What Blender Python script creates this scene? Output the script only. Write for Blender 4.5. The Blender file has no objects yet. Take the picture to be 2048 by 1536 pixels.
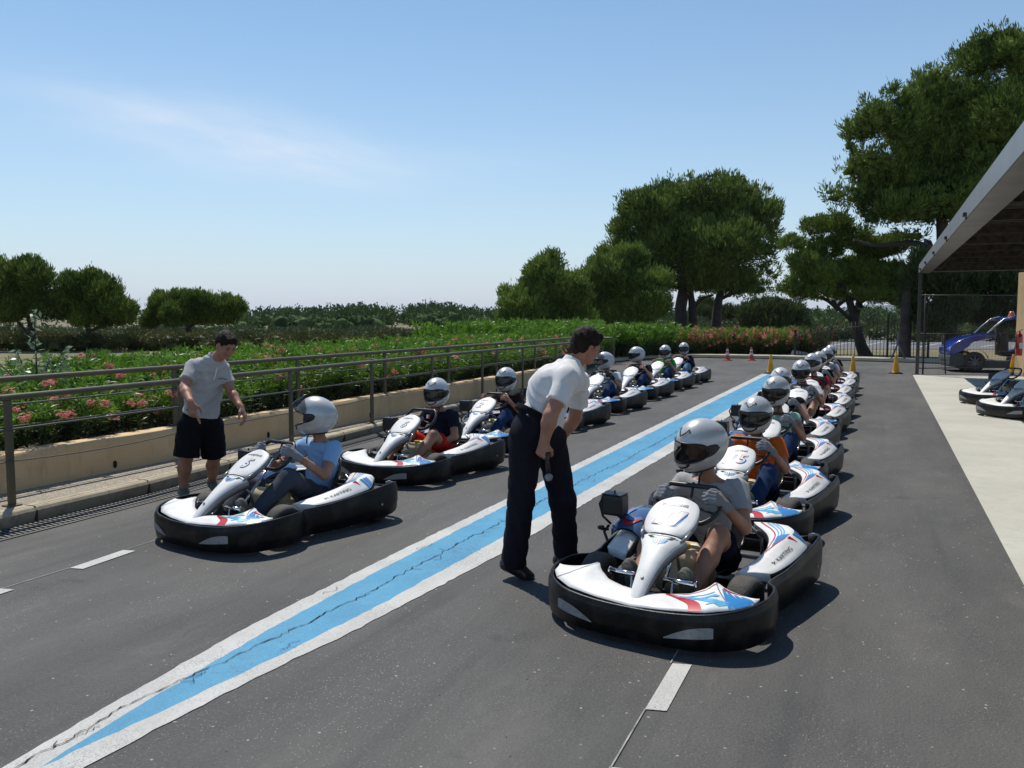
import bpy, bmesh, math, random
import numpy as np
from mathutils import Vector, Matrix
R = math.radians
SC = bpy.context.scene
COL = SC.collection
random.seed(7)
rng = np.random.default_rng(7)

# ---------------------------------------------------------------- camera
EYE = 1.7
PITCH, YAW, FPX = 4.574, 23.43, 1700.0
cd = bpy.data.cameras.new('camera')
cam = bpy.data.objects.new('camera', cd)
COL.objects.link(cam)
cam.location = (0, 0, EYE)
cam.rotation_euler = (R(90 - PITCH), 0, R(YAW))
cd.sensor_width = 36
cd.lens = 36 * FPX / 2048
cd.clip_start = 0.05
cd.clip_end = 20000
SC.camera = cam

# ---------------------------------------------------------------- sky, sun, exposure
SUN = Vector((-0.40, 0.37, 1.0)).normalized()
el = math.asin(SUN.z)
az = math.atan2(SUN.x, SUN.y)
wd = bpy.data.worlds.new('World')
SC.world = wd
wd.use_nodes = True
nt = wd.node_tree
nt.nodes.clear()
out = nt.nodes.new('ShaderNodeOutputWorld')
bg = nt.nodes.new('ShaderNodeBackground')
sky = nt.nodes.new('ShaderNodeTexSky')
sky.sky_type = 'NISHITA'
sky.sun_disc = False
sky.sun_elevation = el
sky.sun_rotation = az % (2 * math.pi)
sky.air_density = 1.0
sky.dust_density = 0.0
sky.ozone_density = 4.0
sky.altitude = 50
# thin cirrus veils high over the field, by direction
tc = nt.nodes.new('ShaderNodeTexCoord')
def cirrus(center, along, stretch, cross, scale, seed):
    """soft veil round one direction of the sky"""
    c = Vector(center).normalized()
    a = Vector(along); a = (a - c * a.dot(c)).normalized()
    b = c.cross(a)
    def dot(v, off=0.0):
        n = nt.nodes.new('ShaderNodeVectorMath'); n.operation = 'DOT_PRODUCT'
        nt.links.new(tc.outputs['Generated'], n.inputs[0]); n.inputs[1].default_value = v
        return n.outputs['Value']
    def m(op, x, y=None, z=None):
        n = nt.nodes.new('ShaderNodeMath'); n.operation = op
        for i, q in enumerate((x, y, z)):
            if q is None: continue
            if isinstance(q, (int, float)): n.inputs[i].default_value = q
            else: nt.links.new(q, n.inputs[i])
        return n.outputs[0]
    da, db, dc = dot(a), dot(b), dot(c)
    ra = m('DIVIDE', da, stretch); rb = m('DIVIDE', db, cross)
    r2 = m('ADD', m('MULTIPLY', ra, ra), m('MULTIPLY', rb, rb))
    fall = m('POWER', 2.718, m('MULTIPLY', r2, -1.0))
    cmb = nt.nodes.new('ShaderNodeCombineXYZ')
    nt.links.new(m('MULTIPLY', da, scale * 0.35), cmb.inputs[0])
    nt.links.new(m('MULTIPLY', db, scale * 1.6), cmb.inputs[1])
    cmb.inputs[2].default_value = seed
    no = nt.nodes.new('ShaderNodeTexNoise')
    no.inputs['Scale'].default_value = 1.0
    no.inputs['Detail'].default_value = 7
    no.inputs['Roughness'].default_value = 0.55
    nt.links.new(cmb.outputs[0], no.inputs['Vector'])
    nn = m('MULTIPLY', m('SUBTRACT', no.outputs['Fac'], 0.25), 2.2)
    front = m('GREATER_THAN', dc, 0.0)
    return m('MULTIPLY', m('MULTIPLY', fall, nn), front)
def sky_dir(px, py):
    p, y = R(PITCH), R(YAW)
    fw = Vector((-math.sin(y) * math.cos(p), math.cos(y) * math.cos(p), -math.sin(p)))
    rt = Vector((math.cos(y), math.sin(y), 0)); up = rt.cross(fw)
    return (fw + rt * (px - 1024) / FPX + up * (768 - py) / FPX).normalized()
v1 = cirrus(sky_dir(500, 285), sky_dir(760, 345) - sky_dir(360, 262), 0.17, 0.030, 22, 3.1)
v2 = cirrus(sky_dir(250, 215), sky_dir(420, 200) - sky_dir(60, 190), 0.20, 0.035, 18, 8.4)
v3 = cirrus(sky_dir(640, 330), sky_dir(1000, 322) - sky_dir(400, 330), 0.22, 0.018, 16, 5.4)
def mth(op, x, y):
    n = nt.nodes.new('ShaderNodeMath'); n.operation = op
    for i, q in enumerate((x, y)):
        if isinstance(q, (int, float)): n.inputs[i].default_value = q
        else: nt.links.new(q, n.inputs[i])
    return n.outputs[0]
veil = mth('ADD', mth('MULTIPLY', v1, 0.75), mth('ADD', mth('MULTIPLY', v2, 0.12), mth('MULTIPLY', v3, 0.22)))
mix = nt.nodes.new('ShaderNodeMixRGB')
mix.inputs[2].default_value = (6.5, 7.1, 8.1, 1)
nt.links.new(veil, mix.inputs[0])
# pale summer haze of the sky low over the horizon
sz = nt.nodes.new('ShaderNodeSeparateXYZ'); nt.links.new(tc.outputs['Generated'], sz.inputs[0])
hz = mth('POWER', 2.718, mth('MULTIPLY', mth('MAXIMUM', sz.outputs[2], 0.0), -7.0))
hmix = nt.nodes.new('ShaderNodeMixRGB'); hmix.inputs[2].default_value = (4.95, 5.35, 6.35, 1)
tint = nt.nodes.new('ShaderNodeMixRGB'); tint.blend_type = 'MULTIPLY'; tint.inputs[0].default_value = 1; tint.inputs[2].default_value = (1.0, 1.10, 1.04, 1)
nt.links.new(sky.outputs[0], tint.inputs[1])
nt.links.new(mth('MULTIPLY', hz, 0.97), hmix.inputs[0]); nt.links.new(tint.outputs[0], hmix.inputs[1])
nt.links.new(hmix.outputs[0], mix.inputs[1])
nt.links.new(mix.outputs[0], bg.inputs[0])
bg.inputs[1].default_value = 0.12
nt.links.new(bg.outputs[0], out.inputs[0])
sl = bpy.data.lights.new('sun', 'SUN')
sl.energy = 4.4
sl.angle = R(0.5)
sl.color = (1.0, 0.95, 0.86)
so = bpy.data.objects.new('sun', sl)
COL.objects.link(so)
so.rotation_mode = 'QUATERNION'
so.rotation_quaternion = SUN.to_track_quat('Z', 'Y')
so.location = (-20, 20, 40)
SC.view_settings.view_transform = 'Standard'
SC.view_settings.look = 'None'
SC.view_settings.gamma = 1
SC.view_settings.exposure = 0.0

# ---------------------------------------------------------------- materials
def lin(r, g, b):
    f = lambda c: (c / 255 / 12.92) if c / 255 <= 0.04045 else ((c / 255 + 0.055) / 1.055) ** 2.4
    return (f(r), f(g), f(b))
def mat(name, col, rough=0.6, metal=0.0, var=0.12, vscale=6.0, bump=0.0, bscale=60.0, coat=0.0, spec=0.5,
        col2=None, c2scale=3.0, c2w=0.5, sheen=0.0, trans=0.0, alpha=1.0, sss=0.0):
    m = bpy.data.materials.new(name)
    m.use_nodes = True
    t = m.node_tree
    b = t.nodes['Principled BSDF']
    co = t.nodes.new('ShaderNodeTexCoord')
    n = t.nodes.new('ShaderNodeTexNoise')
    n.inputs['Scale'].default_value = vscale
    n.inputs['Detail'].default_value = 6
    t.links.new(co.outputs['Object'], n.inputs['Vector'])
    rp = t.nodes.new('ShaderNodeMapRange')
    rp.inputs[1].default_value = 0.3; rp.inputs[2].default_value = 0.7
    rp.inputs[3].default_value = 1 - var; rp.inputs[4].default_value = 1 + var
    t.links.new(n.outputs['Fac'], rp.inputs[0])
    mul = t.nodes.new('ShaderNodeVectorMath'); mul.operation = 'SCALE'
    t.links.new(rp.outputs[0], mul.inputs['Scale'])
    if col2:
        n2 = t.nodes.new('ShaderNodeTexNoise'); n2.inputs['Scale'].default_value = c2scale
        n2.inputs['Detail'].default_value = 4
        t.links.new(co.outputs['Object'], n2.inputs['Vector'])
        r2 = t.nodes.new('ShaderNodeMapRange')
        r2.inputs[1].default_value = c2w - 0.12; r2.inputs[2].default_value = c2w + 0.12
        t.links.new(n2.outputs['Fac'], r2.inputs[0])
        mx = t.nodes.new('ShaderNodeMixRGB')
        mx.inputs[1].default_value = (*col, 1); mx.inputs[2].default_value = (*col2, 1)
        t.links.new(r2.outputs[0], mx.inputs[0])
        t.links.new(mx.outputs[0], mul.inputs[0])
    else:
        mul.inputs[0].default_value = col
    t.links.new(mul.outputs[0], b.inputs['Base Color'])
    b.inputs['Roughness'].default_value = rough
    b.inputs['Metallic'].default_value = metal
    b.inputs['Specular IOR Level'].default_value = spec
    b.inputs['Coat Weight'].default_value = coat
    b.inputs['Coat Roughness'].default_value = 0.08
    b.inputs['Sheen Weight'].default_value = sheen
    b.inputs['Transmission Weight'].default_value = trans
    b.inputs['Alpha'].default_value = alpha
    if sss:
        b.inputs['Subsurface Weight'].default_value = sss
        b.inputs['Subsurface Radius'].default_value = (0.012, 0.005, 0.003)
        b.inputs['Subsurface Scale'].default_value = 1.0
    if bump:
        nb = t.nodes.new('ShaderNodeTexNoise'); nb.inputs['Scale'].default_value = bscale
        nb.inputs['Detail'].default_value = 5
        t.links.new(co.outputs['Object'], nb.inputs['Vector'])
        bp = t.nodes.new('ShaderNodeBump'); bp.inputs['Strength'].default_value = bump
        bp.inputs['Distance'].default_value = 0.01
        t.links.new(nb.outputs['Fac'], bp.inputs['Height'])
        t.links.new(bp.outputs[0], b.inputs['Normal'])
    return m
def leafmat(name, c1, c2, scale=0.8, rough=0.5, spec=0.4, tl=0.25, rnd=True):
    """foliage: two greens mixed by clump noise and by leaf, a little light through the leaf"""
    m = bpy.data.materials.new(name); m.use_nodes = True
    t = m.node_tree; b = t.nodes['Principled BSDF']; o = t.nodes['Material Output']
    co = t.nodes.new('ShaderNodeNewGeometry')
    n = t.nodes.new('ShaderNodeTexNoise'); n.inputs['Scale'].default_value = scale; n.inputs['Detail'].default_value = 3
    t.links.new(co.outputs['Position'], n.inputs['Vector'])
    ri = t.nodes.new('ShaderNodeMath'); ri.operation = 'MULTIPLY_ADD'
    t.links.new(co.outputs['Random Per Island'], ri.inputs[0]); ri.inputs[1].default_value = 0.5
    t.links.new(n.outputs['Fac'], ri.inputs[2])
    mr = t.nodes.new('ShaderNodeMapRange'); mr.inputs[1].default_value = 0.5; mr.inputs[2].default_value = 1.0
    t.links.new(ri.outputs[0], mr.inputs[0])
    mx = t.nodes.new('ShaderNodeMixRGB')
    mx.inputs[1].default_value = (*c1, 1); mx.inputs[2].default_value = (*c2, 1)
    t.links.new(mr.outputs[0], mx.inputs[0])
    t.links.new(mx.outputs[0], b.inputs['Base Color'])
    b.inputs['Roughness'].default_value = rough; b.inputs['Specular IOR Level'].default_value = spec
    if tl:
        tr = t.nodes.new('ShaderNodeBsdfTranslucent'); ms = t.nodes.new('ShaderNodeMixShader')
        ms.inputs[0].default_value = tl
        t.links.new(mx.outputs[0], tr.inputs[0])
        t.links.new(b.outputs[0], ms.inputs[1]); t.links.new(tr.outputs[0], ms.inputs[2])
        t.links.new(ms.outputs[0], o.inputs[0])
    return m

# ---------------------------------------------------------------- object helpers
def tag(o, label=None, cat=None, group=None, kind=None):
    if label: o['label'] = label
    if cat: o['category'] = cat
    if group: o['group'] = group
    if kind: o['kind'] = kind
    return o
def empty(name, loc=(0, 0, 0), rz=0.0, label=None, cat=None, group=None):
    o = bpy.data.objects.new(name, None)
    COL.objects.link(o); o.location = loc; o.rotation_euler = (0, 0, rz)
    o.empty_display_size = 0.2
    return tag(o, label, cat, group)
def link(name, me, parent=None):
    o = bpy.data.objects.new(name, me); COL.objects.link(o)
    if parent: o.parent = parent
    return o
def copy_tree(o, parent=None):
    c = o.copy(); COL.objects.link(c); c.parent = parent
    for ch in list(o.children): copy_tree(ch, c)
    return c
def npmesh(name, V, F, mats, smooth=False, mi=None):
    V = np.asarray(V, np.float32); F = np.asarray(F, np.int32)
    me = bpy.data.meshes.new(name)
    k = F.shape[1]
    me.vertices.add(len(V)); me.vertices.foreach_set('co', V.ravel())
    me.loops.add(F.size); me.loops.foreach_set('vertex_index', F.ravel())
    me.polygons.add(len(F))
    me.polygons.foreach_set('loop_start', np.arange(0, F.size, k, dtype=np.int32))
    me.polygons.foreach_set('loop_total', np.full(len(F), k, np.int32))
    me.polygons.foreach_set('use_smooth', np.full(len(F), smooth, bool))
    if mi is not None: me.polygons.foreach_set('material_index', np.asarray(mi, np.int32))
    for m in (mats if isinstance(mats, (list, tuple)) else [mats]): me.materials.append(m)
    me.update(calc_edges=True)
    return me
def catmull(P, n, closed=False):
    """n points per span through the control points (any dimension)"""
    P = [np.array(p, float) for p in P]; N = len(P); o = []
    spans = N if closed else N - 1
    for i in range(spans):
        if closed: a, b, c, d = P[(i - 1) % N], P[i], P[(i + 1) % N], P[(i + 2) % N]
        else: a, b, c, d = P[max(i - 1, 0)], P[i], P[i + 1], P[min(i + 2, N - 1)]
        for j in range(n):
            t = j / n
            o.append(0.5 * (2 * b + (c - a) * t + (2 * a - 5 * b + 4 * c - d) * t * t + (3 * b - a - 3 * c + d) * t ** 3))
    if not closed: o.append(P[-1])
    return o
class MB:
    """collects shapes into one mesh"""
    def __init__(s): s.v = []; s.f = []; s.m = []; s.sm = []
    def add(s, V, F, mi=0, smooth=False):
        o = len(s.v); s.v += [tuple(map(float, p)) for p in V]
        for f in F: s.f.append(tuple(i + o for i in f)); s.m.append(mi); s.sm.append(smooth)
        return s
    def box(s, c, d, rot=None, mi=0, bev=0.0):
        x, y, z = [q / 2 for q in d]
        if bev > 0:
            b = min(bev, x * .9, y * .9, z * .9)
            bm = bmesh.new(); bmesh.ops.create_cube(bm, size=1)
            for v in bm.verts: v.co = Vector((v.co.x * 2 * x, v.co.y * 2 * y, v.co.z * 2 * z))
            bmesh.ops.bevel(bm, geom=list(bm.edges), offset=b, segments=2, affect='EDGES', profile=0.6)
            bm.verts.index_update()
            V = [Vector(v.co) for v in bm.verts]; F = [[v.index for v in f.verts] for f in bm.faces]
            bm.free()
        else:
            V = [Vector((i * x, j * y, k * z)) for i in (-1, 1) for j in (-1, 1) for k in (-1, 1)]
            F = [(0, 1, 3, 2), (4, 6, 7, 5), (0, 4, 5, 1), (2, 3, 7, 6), (0, 2, 6, 4), (1, 5, 7, 3)]
        if rot is not None: V = [rot @ v for v in V]
        return s.add([v + Vector(c) for v in V], F, mi)
    def tube(s, path, r, n=10, mi=0, closed=False, cap=True, ry=None):
        P = [Vector(p) for p in path]; N = len(P)
        rr = r if isinstance(r, (list, tuple)) else [r] * N
        ups = None; rings = []
        for i in range(N):
            if closed: t = (P[(i + 1) % N] - P[i - 1]).normalized()
            else: t = (P[min(i + 1, N - 1)] - P[max(i - 1, 0)]).normalized()
            if ups is None:
                ups = Vector((0, 0, 1)) if abs(t.z) < 0.9 else Vector((1, 0, 0))
            a = ups - t * ups.dot(t)
            if a.length < 1e-6: a = t.orthogonal()
            a.normalize(); ups = a; b = t.cross(a)
            rings.append([P[i] + a * math.cos(2 * math.pi * j / n) * rr[i] + b * math.sin(2 * math.pi * j / n) * rr[i] for j in range(n)])
        V = [p for q in rings for p in q]; F = []
        for i in range(N if closed else N - 1):
            k = (i + 1) % N
            for j in range(n): F.append((i * n + j, i * n + (j + 1) % n, k * n + (j + 1) % n, k * n + j))
        s.add(V, F, mi, True)
        if cap and not closed:
            s.add(rings[0], [tuple(range(n))[::-1]], mi); s.add(rings[-1], [tuple(range(n))], mi)
        return s
    def cyl(s, a, b, r, r2=None, n=16, mi=0): return s.tube([a, b], [r, r if r2 is None else r2], n, mi)
    def lathe(s, prof, c=(0, 0, 0), axis='z', n=24, mi=0, smooth=True):
        V = []; F = []
        for r, h in prof:
            for j in range(n):
                a = 2 * math.pi * j / n; x, y = r * math.cos(a), r * math.sin(a)
                p = {'z': (x, y, h), 'x': (h, x, y), 'y': (y, h, x)}[axis]
                V.append((p[0] + c[0], p[1] + c[1], p[2] + c[2]))
        for i in range(len(prof) - 1):
            for j in range(n): F.append((i * n + j, i * n + (j + 1) % n, (i + 1) * n + (j + 1) % n, (i + 1) * n + j))
        return s.add(V, F, mi, smooth)
    def grid(s, rows, mi=0, smooth=True, closeu=False, flip=False):
        nv = len(rows[0]); V = [p for r in rows for p in r]; F = []
        for i in range(len(rows) - 1):
            for j in range(nv if closeu else nv - 1):
                k = (j + 1) % nv; q = (i * nv + j, i * nv + k, (i + 1) * nv + k, (i + 1) * nv + j)
                F.append(q[::-1] if flip else q)
        return s.add(V, F, mi, smooth)
    def prism(s, poly, z0, z1, mi=0, M=None):
        n = len(poly); V = [Vector((x, y, z0)) for x, y in poly] + [Vector((x, y, z1)) for x, y in poly]
        if M is not None: V = [M @ v for v in V]
        F = [tuple(range(n))[::-1], tuple(range(n, 2 * n))] + [(i, (i + 1) % n, n + (i + 1) % n, n + i) for i in range(n)]
        return s.add(V, F, mi)
    def sphere(s, c, r, n=12, mi=0):
        rr = r if isinstance(r, (tuple, list)) else (r, r, r)
        rows = []
        for i in range(n + 1):
            t = math.pi * i / n
            rows.append([(c[0] + rr[0] * math.sin(t) * math.cos(a), c[1] + rr[1] * math.sin(t) * math.sin(a), c[2] + rr[2] * math.cos(t))
                         for a in [2 * math.pi * j / (2 * n) for j in range(2 * n)]])
        return s.grid(rows, mi, True, True, True)
    def ribbon(s, pts, w, z=0.0, mi=0, n3=None):
        """flat strip along a 2-d polyline; w one width or a list"""
        P = [np.array(p[:2], float) for p in pts]; N = len(P); L = []; Rr = []
        for i in range(N):
            t = P[min(i + 1, N - 1)] - P[max(i - 1, 0)]; t = t / (np.linalg.norm(t) + 1e-9)
            q = np.array([-t[1], t[0]]); ww = (w[i] if isinstance(w, (list, tuple)) else w) / 2
            L.append((*(P[i] + q * ww), z)); Rr.append((*(P[i] - q * ww), z))
        F = [(i, N + i, N + i + 1, i + 1) for i in range(N - 1)]
        return s.add(L + Rr, F, mi)
    def mesh(s, name, mats, fixn=True):
        me = bpy.data.meshes.new(name); me.from_pydata(s.v, [], s.f)
        for m in (mats if isinstance(mats, (list, tuple)) else [mats]): me.materials.append(m)
        me.polygons.foreach_set('material_index', s.m); me.polygons.foreach_set('use_smooth', s.sm)
        if fixn:
            bm = bmesh.new(); bm.from_mesh(me)
            bmesh.ops.remove_doubles(bm, verts=bm.verts, dist=1e-5)
            bmesh.ops.recalc_face_normals(bm, faces=bm.faces); bm.to_mesh(me); bm.free()
        me.update()
        return me
    def build(s, name, mats, parent=None, fixn=True):
        return link(name, s.mesh(name, mats, fixn), parent)
_txt = {}
def text_geo(txt, size=1.0, bold=0.0, shear=0.0):
    """letters as flat triangles, centred: (verts 2d, faces)"""
    key = (txt, bold, shear)
    if key not in _txt:
        cu = bpy.data.curves.new('t', 'FONT'); cu.body = txt; cu.align_x = 'CENTER'; cu.align_y = 'CENTER'
        cu.offset = bold; cu.resolution_u = 3; cu.shear = shear
        ob = bpy.data.objects.new('t', cu); COL.objects.link(ob)
        bpy.context.view_layer.update()
        me = bpy.data.meshes.new_from_object(ob.evaluated_get(bpy.context.evaluated_depsgraph_get()))
        bm = bmesh.new(); bm.from_mesh(me); bmesh.ops.triangulate(bm, faces=bm.faces)
        bmesh.ops.subdivide_edges(bm, edges=[e for e in bm.edges if e.calc_length() > .25], cuts=2)
        bmesh.ops.triangulate(bm, faces=bm.faces)
        bm.verts.index_update()
        _txt[key] = ([(v.co.x, v.co.y) for v in bm.verts], [[v.index for v in f.verts] for f in bm.faces])
        bm.free(); bpy.data.meshes.remove(me); bpy.data.objects.remove(ob); bpy.data.curves.remove(cu)
    V, F = _txt[key]
    return [(x * size, y * size) for x, y in V], F

# ---------------------------------------------------------------- smooth solid bodies (distance fields -> one skin)
class SDF:
    def __init__(s): s.p = []; s.c = []
    def cap(s, a, b, ra, rb=None, k=0.02, sq=None, op='u'):
        s.p.append(('c', np.array(a, float), np.array(b, float), ra, ra if rb is None else rb, k, sq, op)); return s
    def ell(s, c, r, M=None, k=0.02, op='u'):
        s.p.append(('e', np.array(c, float), np.array(r, float), np.eye(3) if M is None else np.array(M, float), 0, k, None, op)); return s
    def cut(s, c, n, rad, at=None): s.c.append((np.array(c, float), np.array(n, float) / np.linalg.norm(n), rad, np.array(c if at is None else at, float))); return s
    def inflate(s, d):
        o = SDF(); o.c = list(s.c)
        for q in s.p:
            q = list(q)
            if q[0] == 'c': q[3] += d; q[4] += d
            else: q[2] = q[2] + d
            o.p.append(tuple(q))
        return o
    def grid(s, h):
        lo = np.full(3, 1e9); hi = -lo
        for q in s.p:
            if q[7] != 'u': continue
            if q[0] == 'c':
                r = max(q[3], q[4]); lo = np.minimum(lo, np.minimum(q[1], q[2]) - r); hi = np.maximum(hi, np.maximum(q[1], q[2]) + r)
            else: r = q[2].max(); lo = np.minimum(lo, q[1] - r); hi = np.maximum(hi, q[1] + r)
        lo -= 4 * h + .01; hi += 4 * h + .01
        n = np.ceil((hi - lo) / h).astype(int) + 1
        return lo, n
    def field(s, h, fold=None):
        lo, n = s.grid(h)
        D = np.full(n, 0.25, np.float32)
        for q in s.p:
            k = q[5]
            if q[0] == 'c': r = max(q[3], q[4]); a = np.minimum(q[1], q[2]) - r; b = np.maximum(q[1], q[2]) + r
            else: r = q[2].max(); a = q[1] - r; b = q[1] + r
            pad = k + 3 * h
            i0 = np.maximum(((a - pad - lo) / h).astype(int), 0); i1 = np.minimum(((b + pad - lo) / h).astype(int) + 2, n)
            if (i1 <= i0).any(): continue
            ax = [(lo[d] + h * np.arange(i0[d], i1[d])).astype(np.float32) for d in range(3)]
            X, Y, Z = ax[0][:, None, None], ax[1][None, :, None], ax[2][None, None, :]
            if q[0] == 'c':
                A, B = q[1], q[2]; ab = B - A; L = max(ab @ ab, 1e-9)
                px, py, pz = X - A[0], Y - A[1], Z - A[2]
                t = np.clip((px * ab[0] + py * ab[1] + pz * ab[2]) / L, 0, 1)
                dx, dy, dz = px - t * ab[0], py - t * ab[1], pz - t * ab[2]
                rr = q[3] + (q[4] - q[3]) * t
                if q[6] is not None:
                    ax_, f = q[6]; ax_ = np.array(ax_, float) / np.linalg.norm(ax_)
                    dt = (dx * ax_[0] + dy * ax_[1] + dz * ax_[2]) * (f - 1)
                    dx, dy, dz = dx + dt * ax_[0], dy + dt * ax_[1], dz + dt * ax_[2]
                    d = np.sqrt(dx * dx + dy * dy + dz * dz) - rr
                    if f > 1: d = d / (1 + (f - 1) * .5)
                else: d = np.sqrt(dx * dx + dy * dy + dz * dz) - rr
            else:
                M = q[3]; px, py, pz = X - q[1][0], Y - q[1][1], Z - q[1][2]
                u = [(px * M[i][0] + py * M[i][1] + pz * M[i][2]) / q[2][i] for i in range(3)]
                k0 = np.sqrt(u[0] ** 2 + u[1] ** 2 + u[2] ** 2) + 1e-6
                k1 = np.sqrt((u[0] / q[2][0]) ** 2 + (u[1] / q[2][1]) ** 2 + (u[2] / q[2][2]) ** 2) + 1e-6
                d = k0 * (k0 - 1) / k1
            sl = tuple(slice(i0[j], i1[j]) for j in range(3)); E = D[sl]
            if q[7] == 'u':
                hh = np.maximum(k - np.abs(E - d), 0) / k
                D[sl] = np.minimum(E, d) - hh * hh * k * .25
            else:
                hh = np.maximum(k - np.abs(E + d), 0) / k
                D[sl] = np.maximum(E, -d) + hh * hh * k * .25
        ax = [(lo[d] + h * np.arange(n[d])).astype(np.float32) for d in range(3)]
        if fold is not None:
            I = np.nonzero(np.abs(D) < .03)
            P = np.stack([ax[0][I[0]], ax[1][I[1]], ax[2][I[2]]], 1)
            D[I] += fold(P)
        for c, nn, rad, at in s.c:
            i0 = np.maximum(((at - rad - lo) / h).astype(int), 0); i1 = np.minimum(((at + rad - lo) / h).astype(int) + 2, n)
            if (i1 <= i0).any(): continue
            X, Y, Z = ax[0][i0[0]:i1[0], None, None] - c[0], ax[1][None, i0[1]:i1[1], None] - c[1], ax[2][None, None, i0[2]:i1[2]] - c[2]
            d = X * nn[0] + Y * nn[1] + Z * nn[2]
            o_ = c - at; rr = np.sqrt((X + o_[0]) ** 2 + (Y + o_[1]) ** 2 + (Z + o_[2]) ** 2)
            sl = tuple(slice(i0[j], i1[j]) for j in range(3))
            D[sl] = np.where(rr < rad, np.maximum(D[sl], d), D[sl])
        return D, lo
    def mesh(s, name, h, mats, fold=None):
        D, lo = s.field(h, fold)
        return surfnet(name, D, lo, h, mats)
    def build(s, name, h, mats, parent=None, fold=None):
        return link(name, s.mesh(name, h, mats, fold), parent)
def surfnet(name, D, lo, h, mats):
    S = D < 0
    c = [S[i:D.shape[0] - 1 + i, j:D.shape[1] - 1 + j, k:D.shape[2] - 1 + k] for i in (0, 1) for j in (0, 1) for k in (0, 1)]
    al = c[0].copy(); an = c[0].copy()
    for q in c[1:]: al &= q; an |= q
    I = np.argwhere(an & ~al)
    idx = np.full(an.shape, -1, np.int32); idx[tuple(I.T)] = np.arange(len(I))
    off = np.array([(i, j, k) for i in (0, 1) for j in (0, 1) for k in (0, 1)])
    val = np.stack([D[tuple((I + o).T)] for o in off], 1)
    acc = np.zeros((len(I), 3), np.float32); cnt = np.zeros(len(I), np.float32)
    for a in range(8):
        for b in range(a + 1, 8):
            if np.abs(off[a] - off[b]).sum() != 1: continue
            va, vb = val[:, a], val[:, b]; m = (va < 0) != (vb < 0)
            t = np.where(m, va / np.where(m, va - vb, 1), 0)[:, None]
            acc += np.where(m[:, None], off[a] + t * (off[b] - off[a]), 0); cnt += m
    V = (I + acc / np.maximum(cnt, 1)[:, None]) * h + lo
    F = []
    for ax in range(3):
        o1, o2 = [(1, 2), (2, 0), (0, 1)][ax]
        sl0 = [slice(None)] * 3; sl1 = [slice(None)] * 3
        sl0[ax] = slice(0, -1); sl1[ax] = slice(1, None)
        ch = S[tuple(sl0)] != S[tuple(sl1)]
        E = np.argwhere(ch)
        E = E[(E[:, o1] > 0) & (E[:, o2] > 0) & (E[:, o1] < D.shape[o1] - 1) & (E[:, o2] < D.shape[o2] - 1)]
        u = np.zeros(3, int); u[o1] = 1; w = np.zeros(3, int); w[o2] = 1
        q = np.stack([idx[tuple((E - u - w).T)], idx[tuple((E - w).T)], idx[tuple(E.T)], idx[tuple((E - u).T)]], 1)
        ins = S[tuple(E.T)]
        q = np.where(ins[:, None], q, q[:, ::-1])
        F.append(q)
    F = np.concatenate(F); F = F[(F >= 0).all(1)]
    # relax once for a clean skin
    if len(V):
        A = np.zeros_like(V); n_ = np.zeros(len(V), np.float32)
        for a in range(4):
            b = (a + 1) % 4
            np.add.at(A, F[:, a], V[F[:, b]]); np.add.at(n_, F[:, a], 1)
            np.add.at(A, F[:, b], V[F[:, a]]); np.add.at(n_, F[:, b], 1)
        V = V * .45 + .55 * A / np.maximum(n_, 1)[:, None]
    return npmesh(name, V, F, mats, True)
def unit(v): v = np.array(v, float); return v / (np.linalg.norm(v) + 1e-9)
def rotv(v, axis, a):
    v = np.array(v, float); k = unit(axis)
    return v * math.cos(a) + np.cross(k, v) * math.sin(a) + k * (k @ v) * (1 - math.cos(a))
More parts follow.
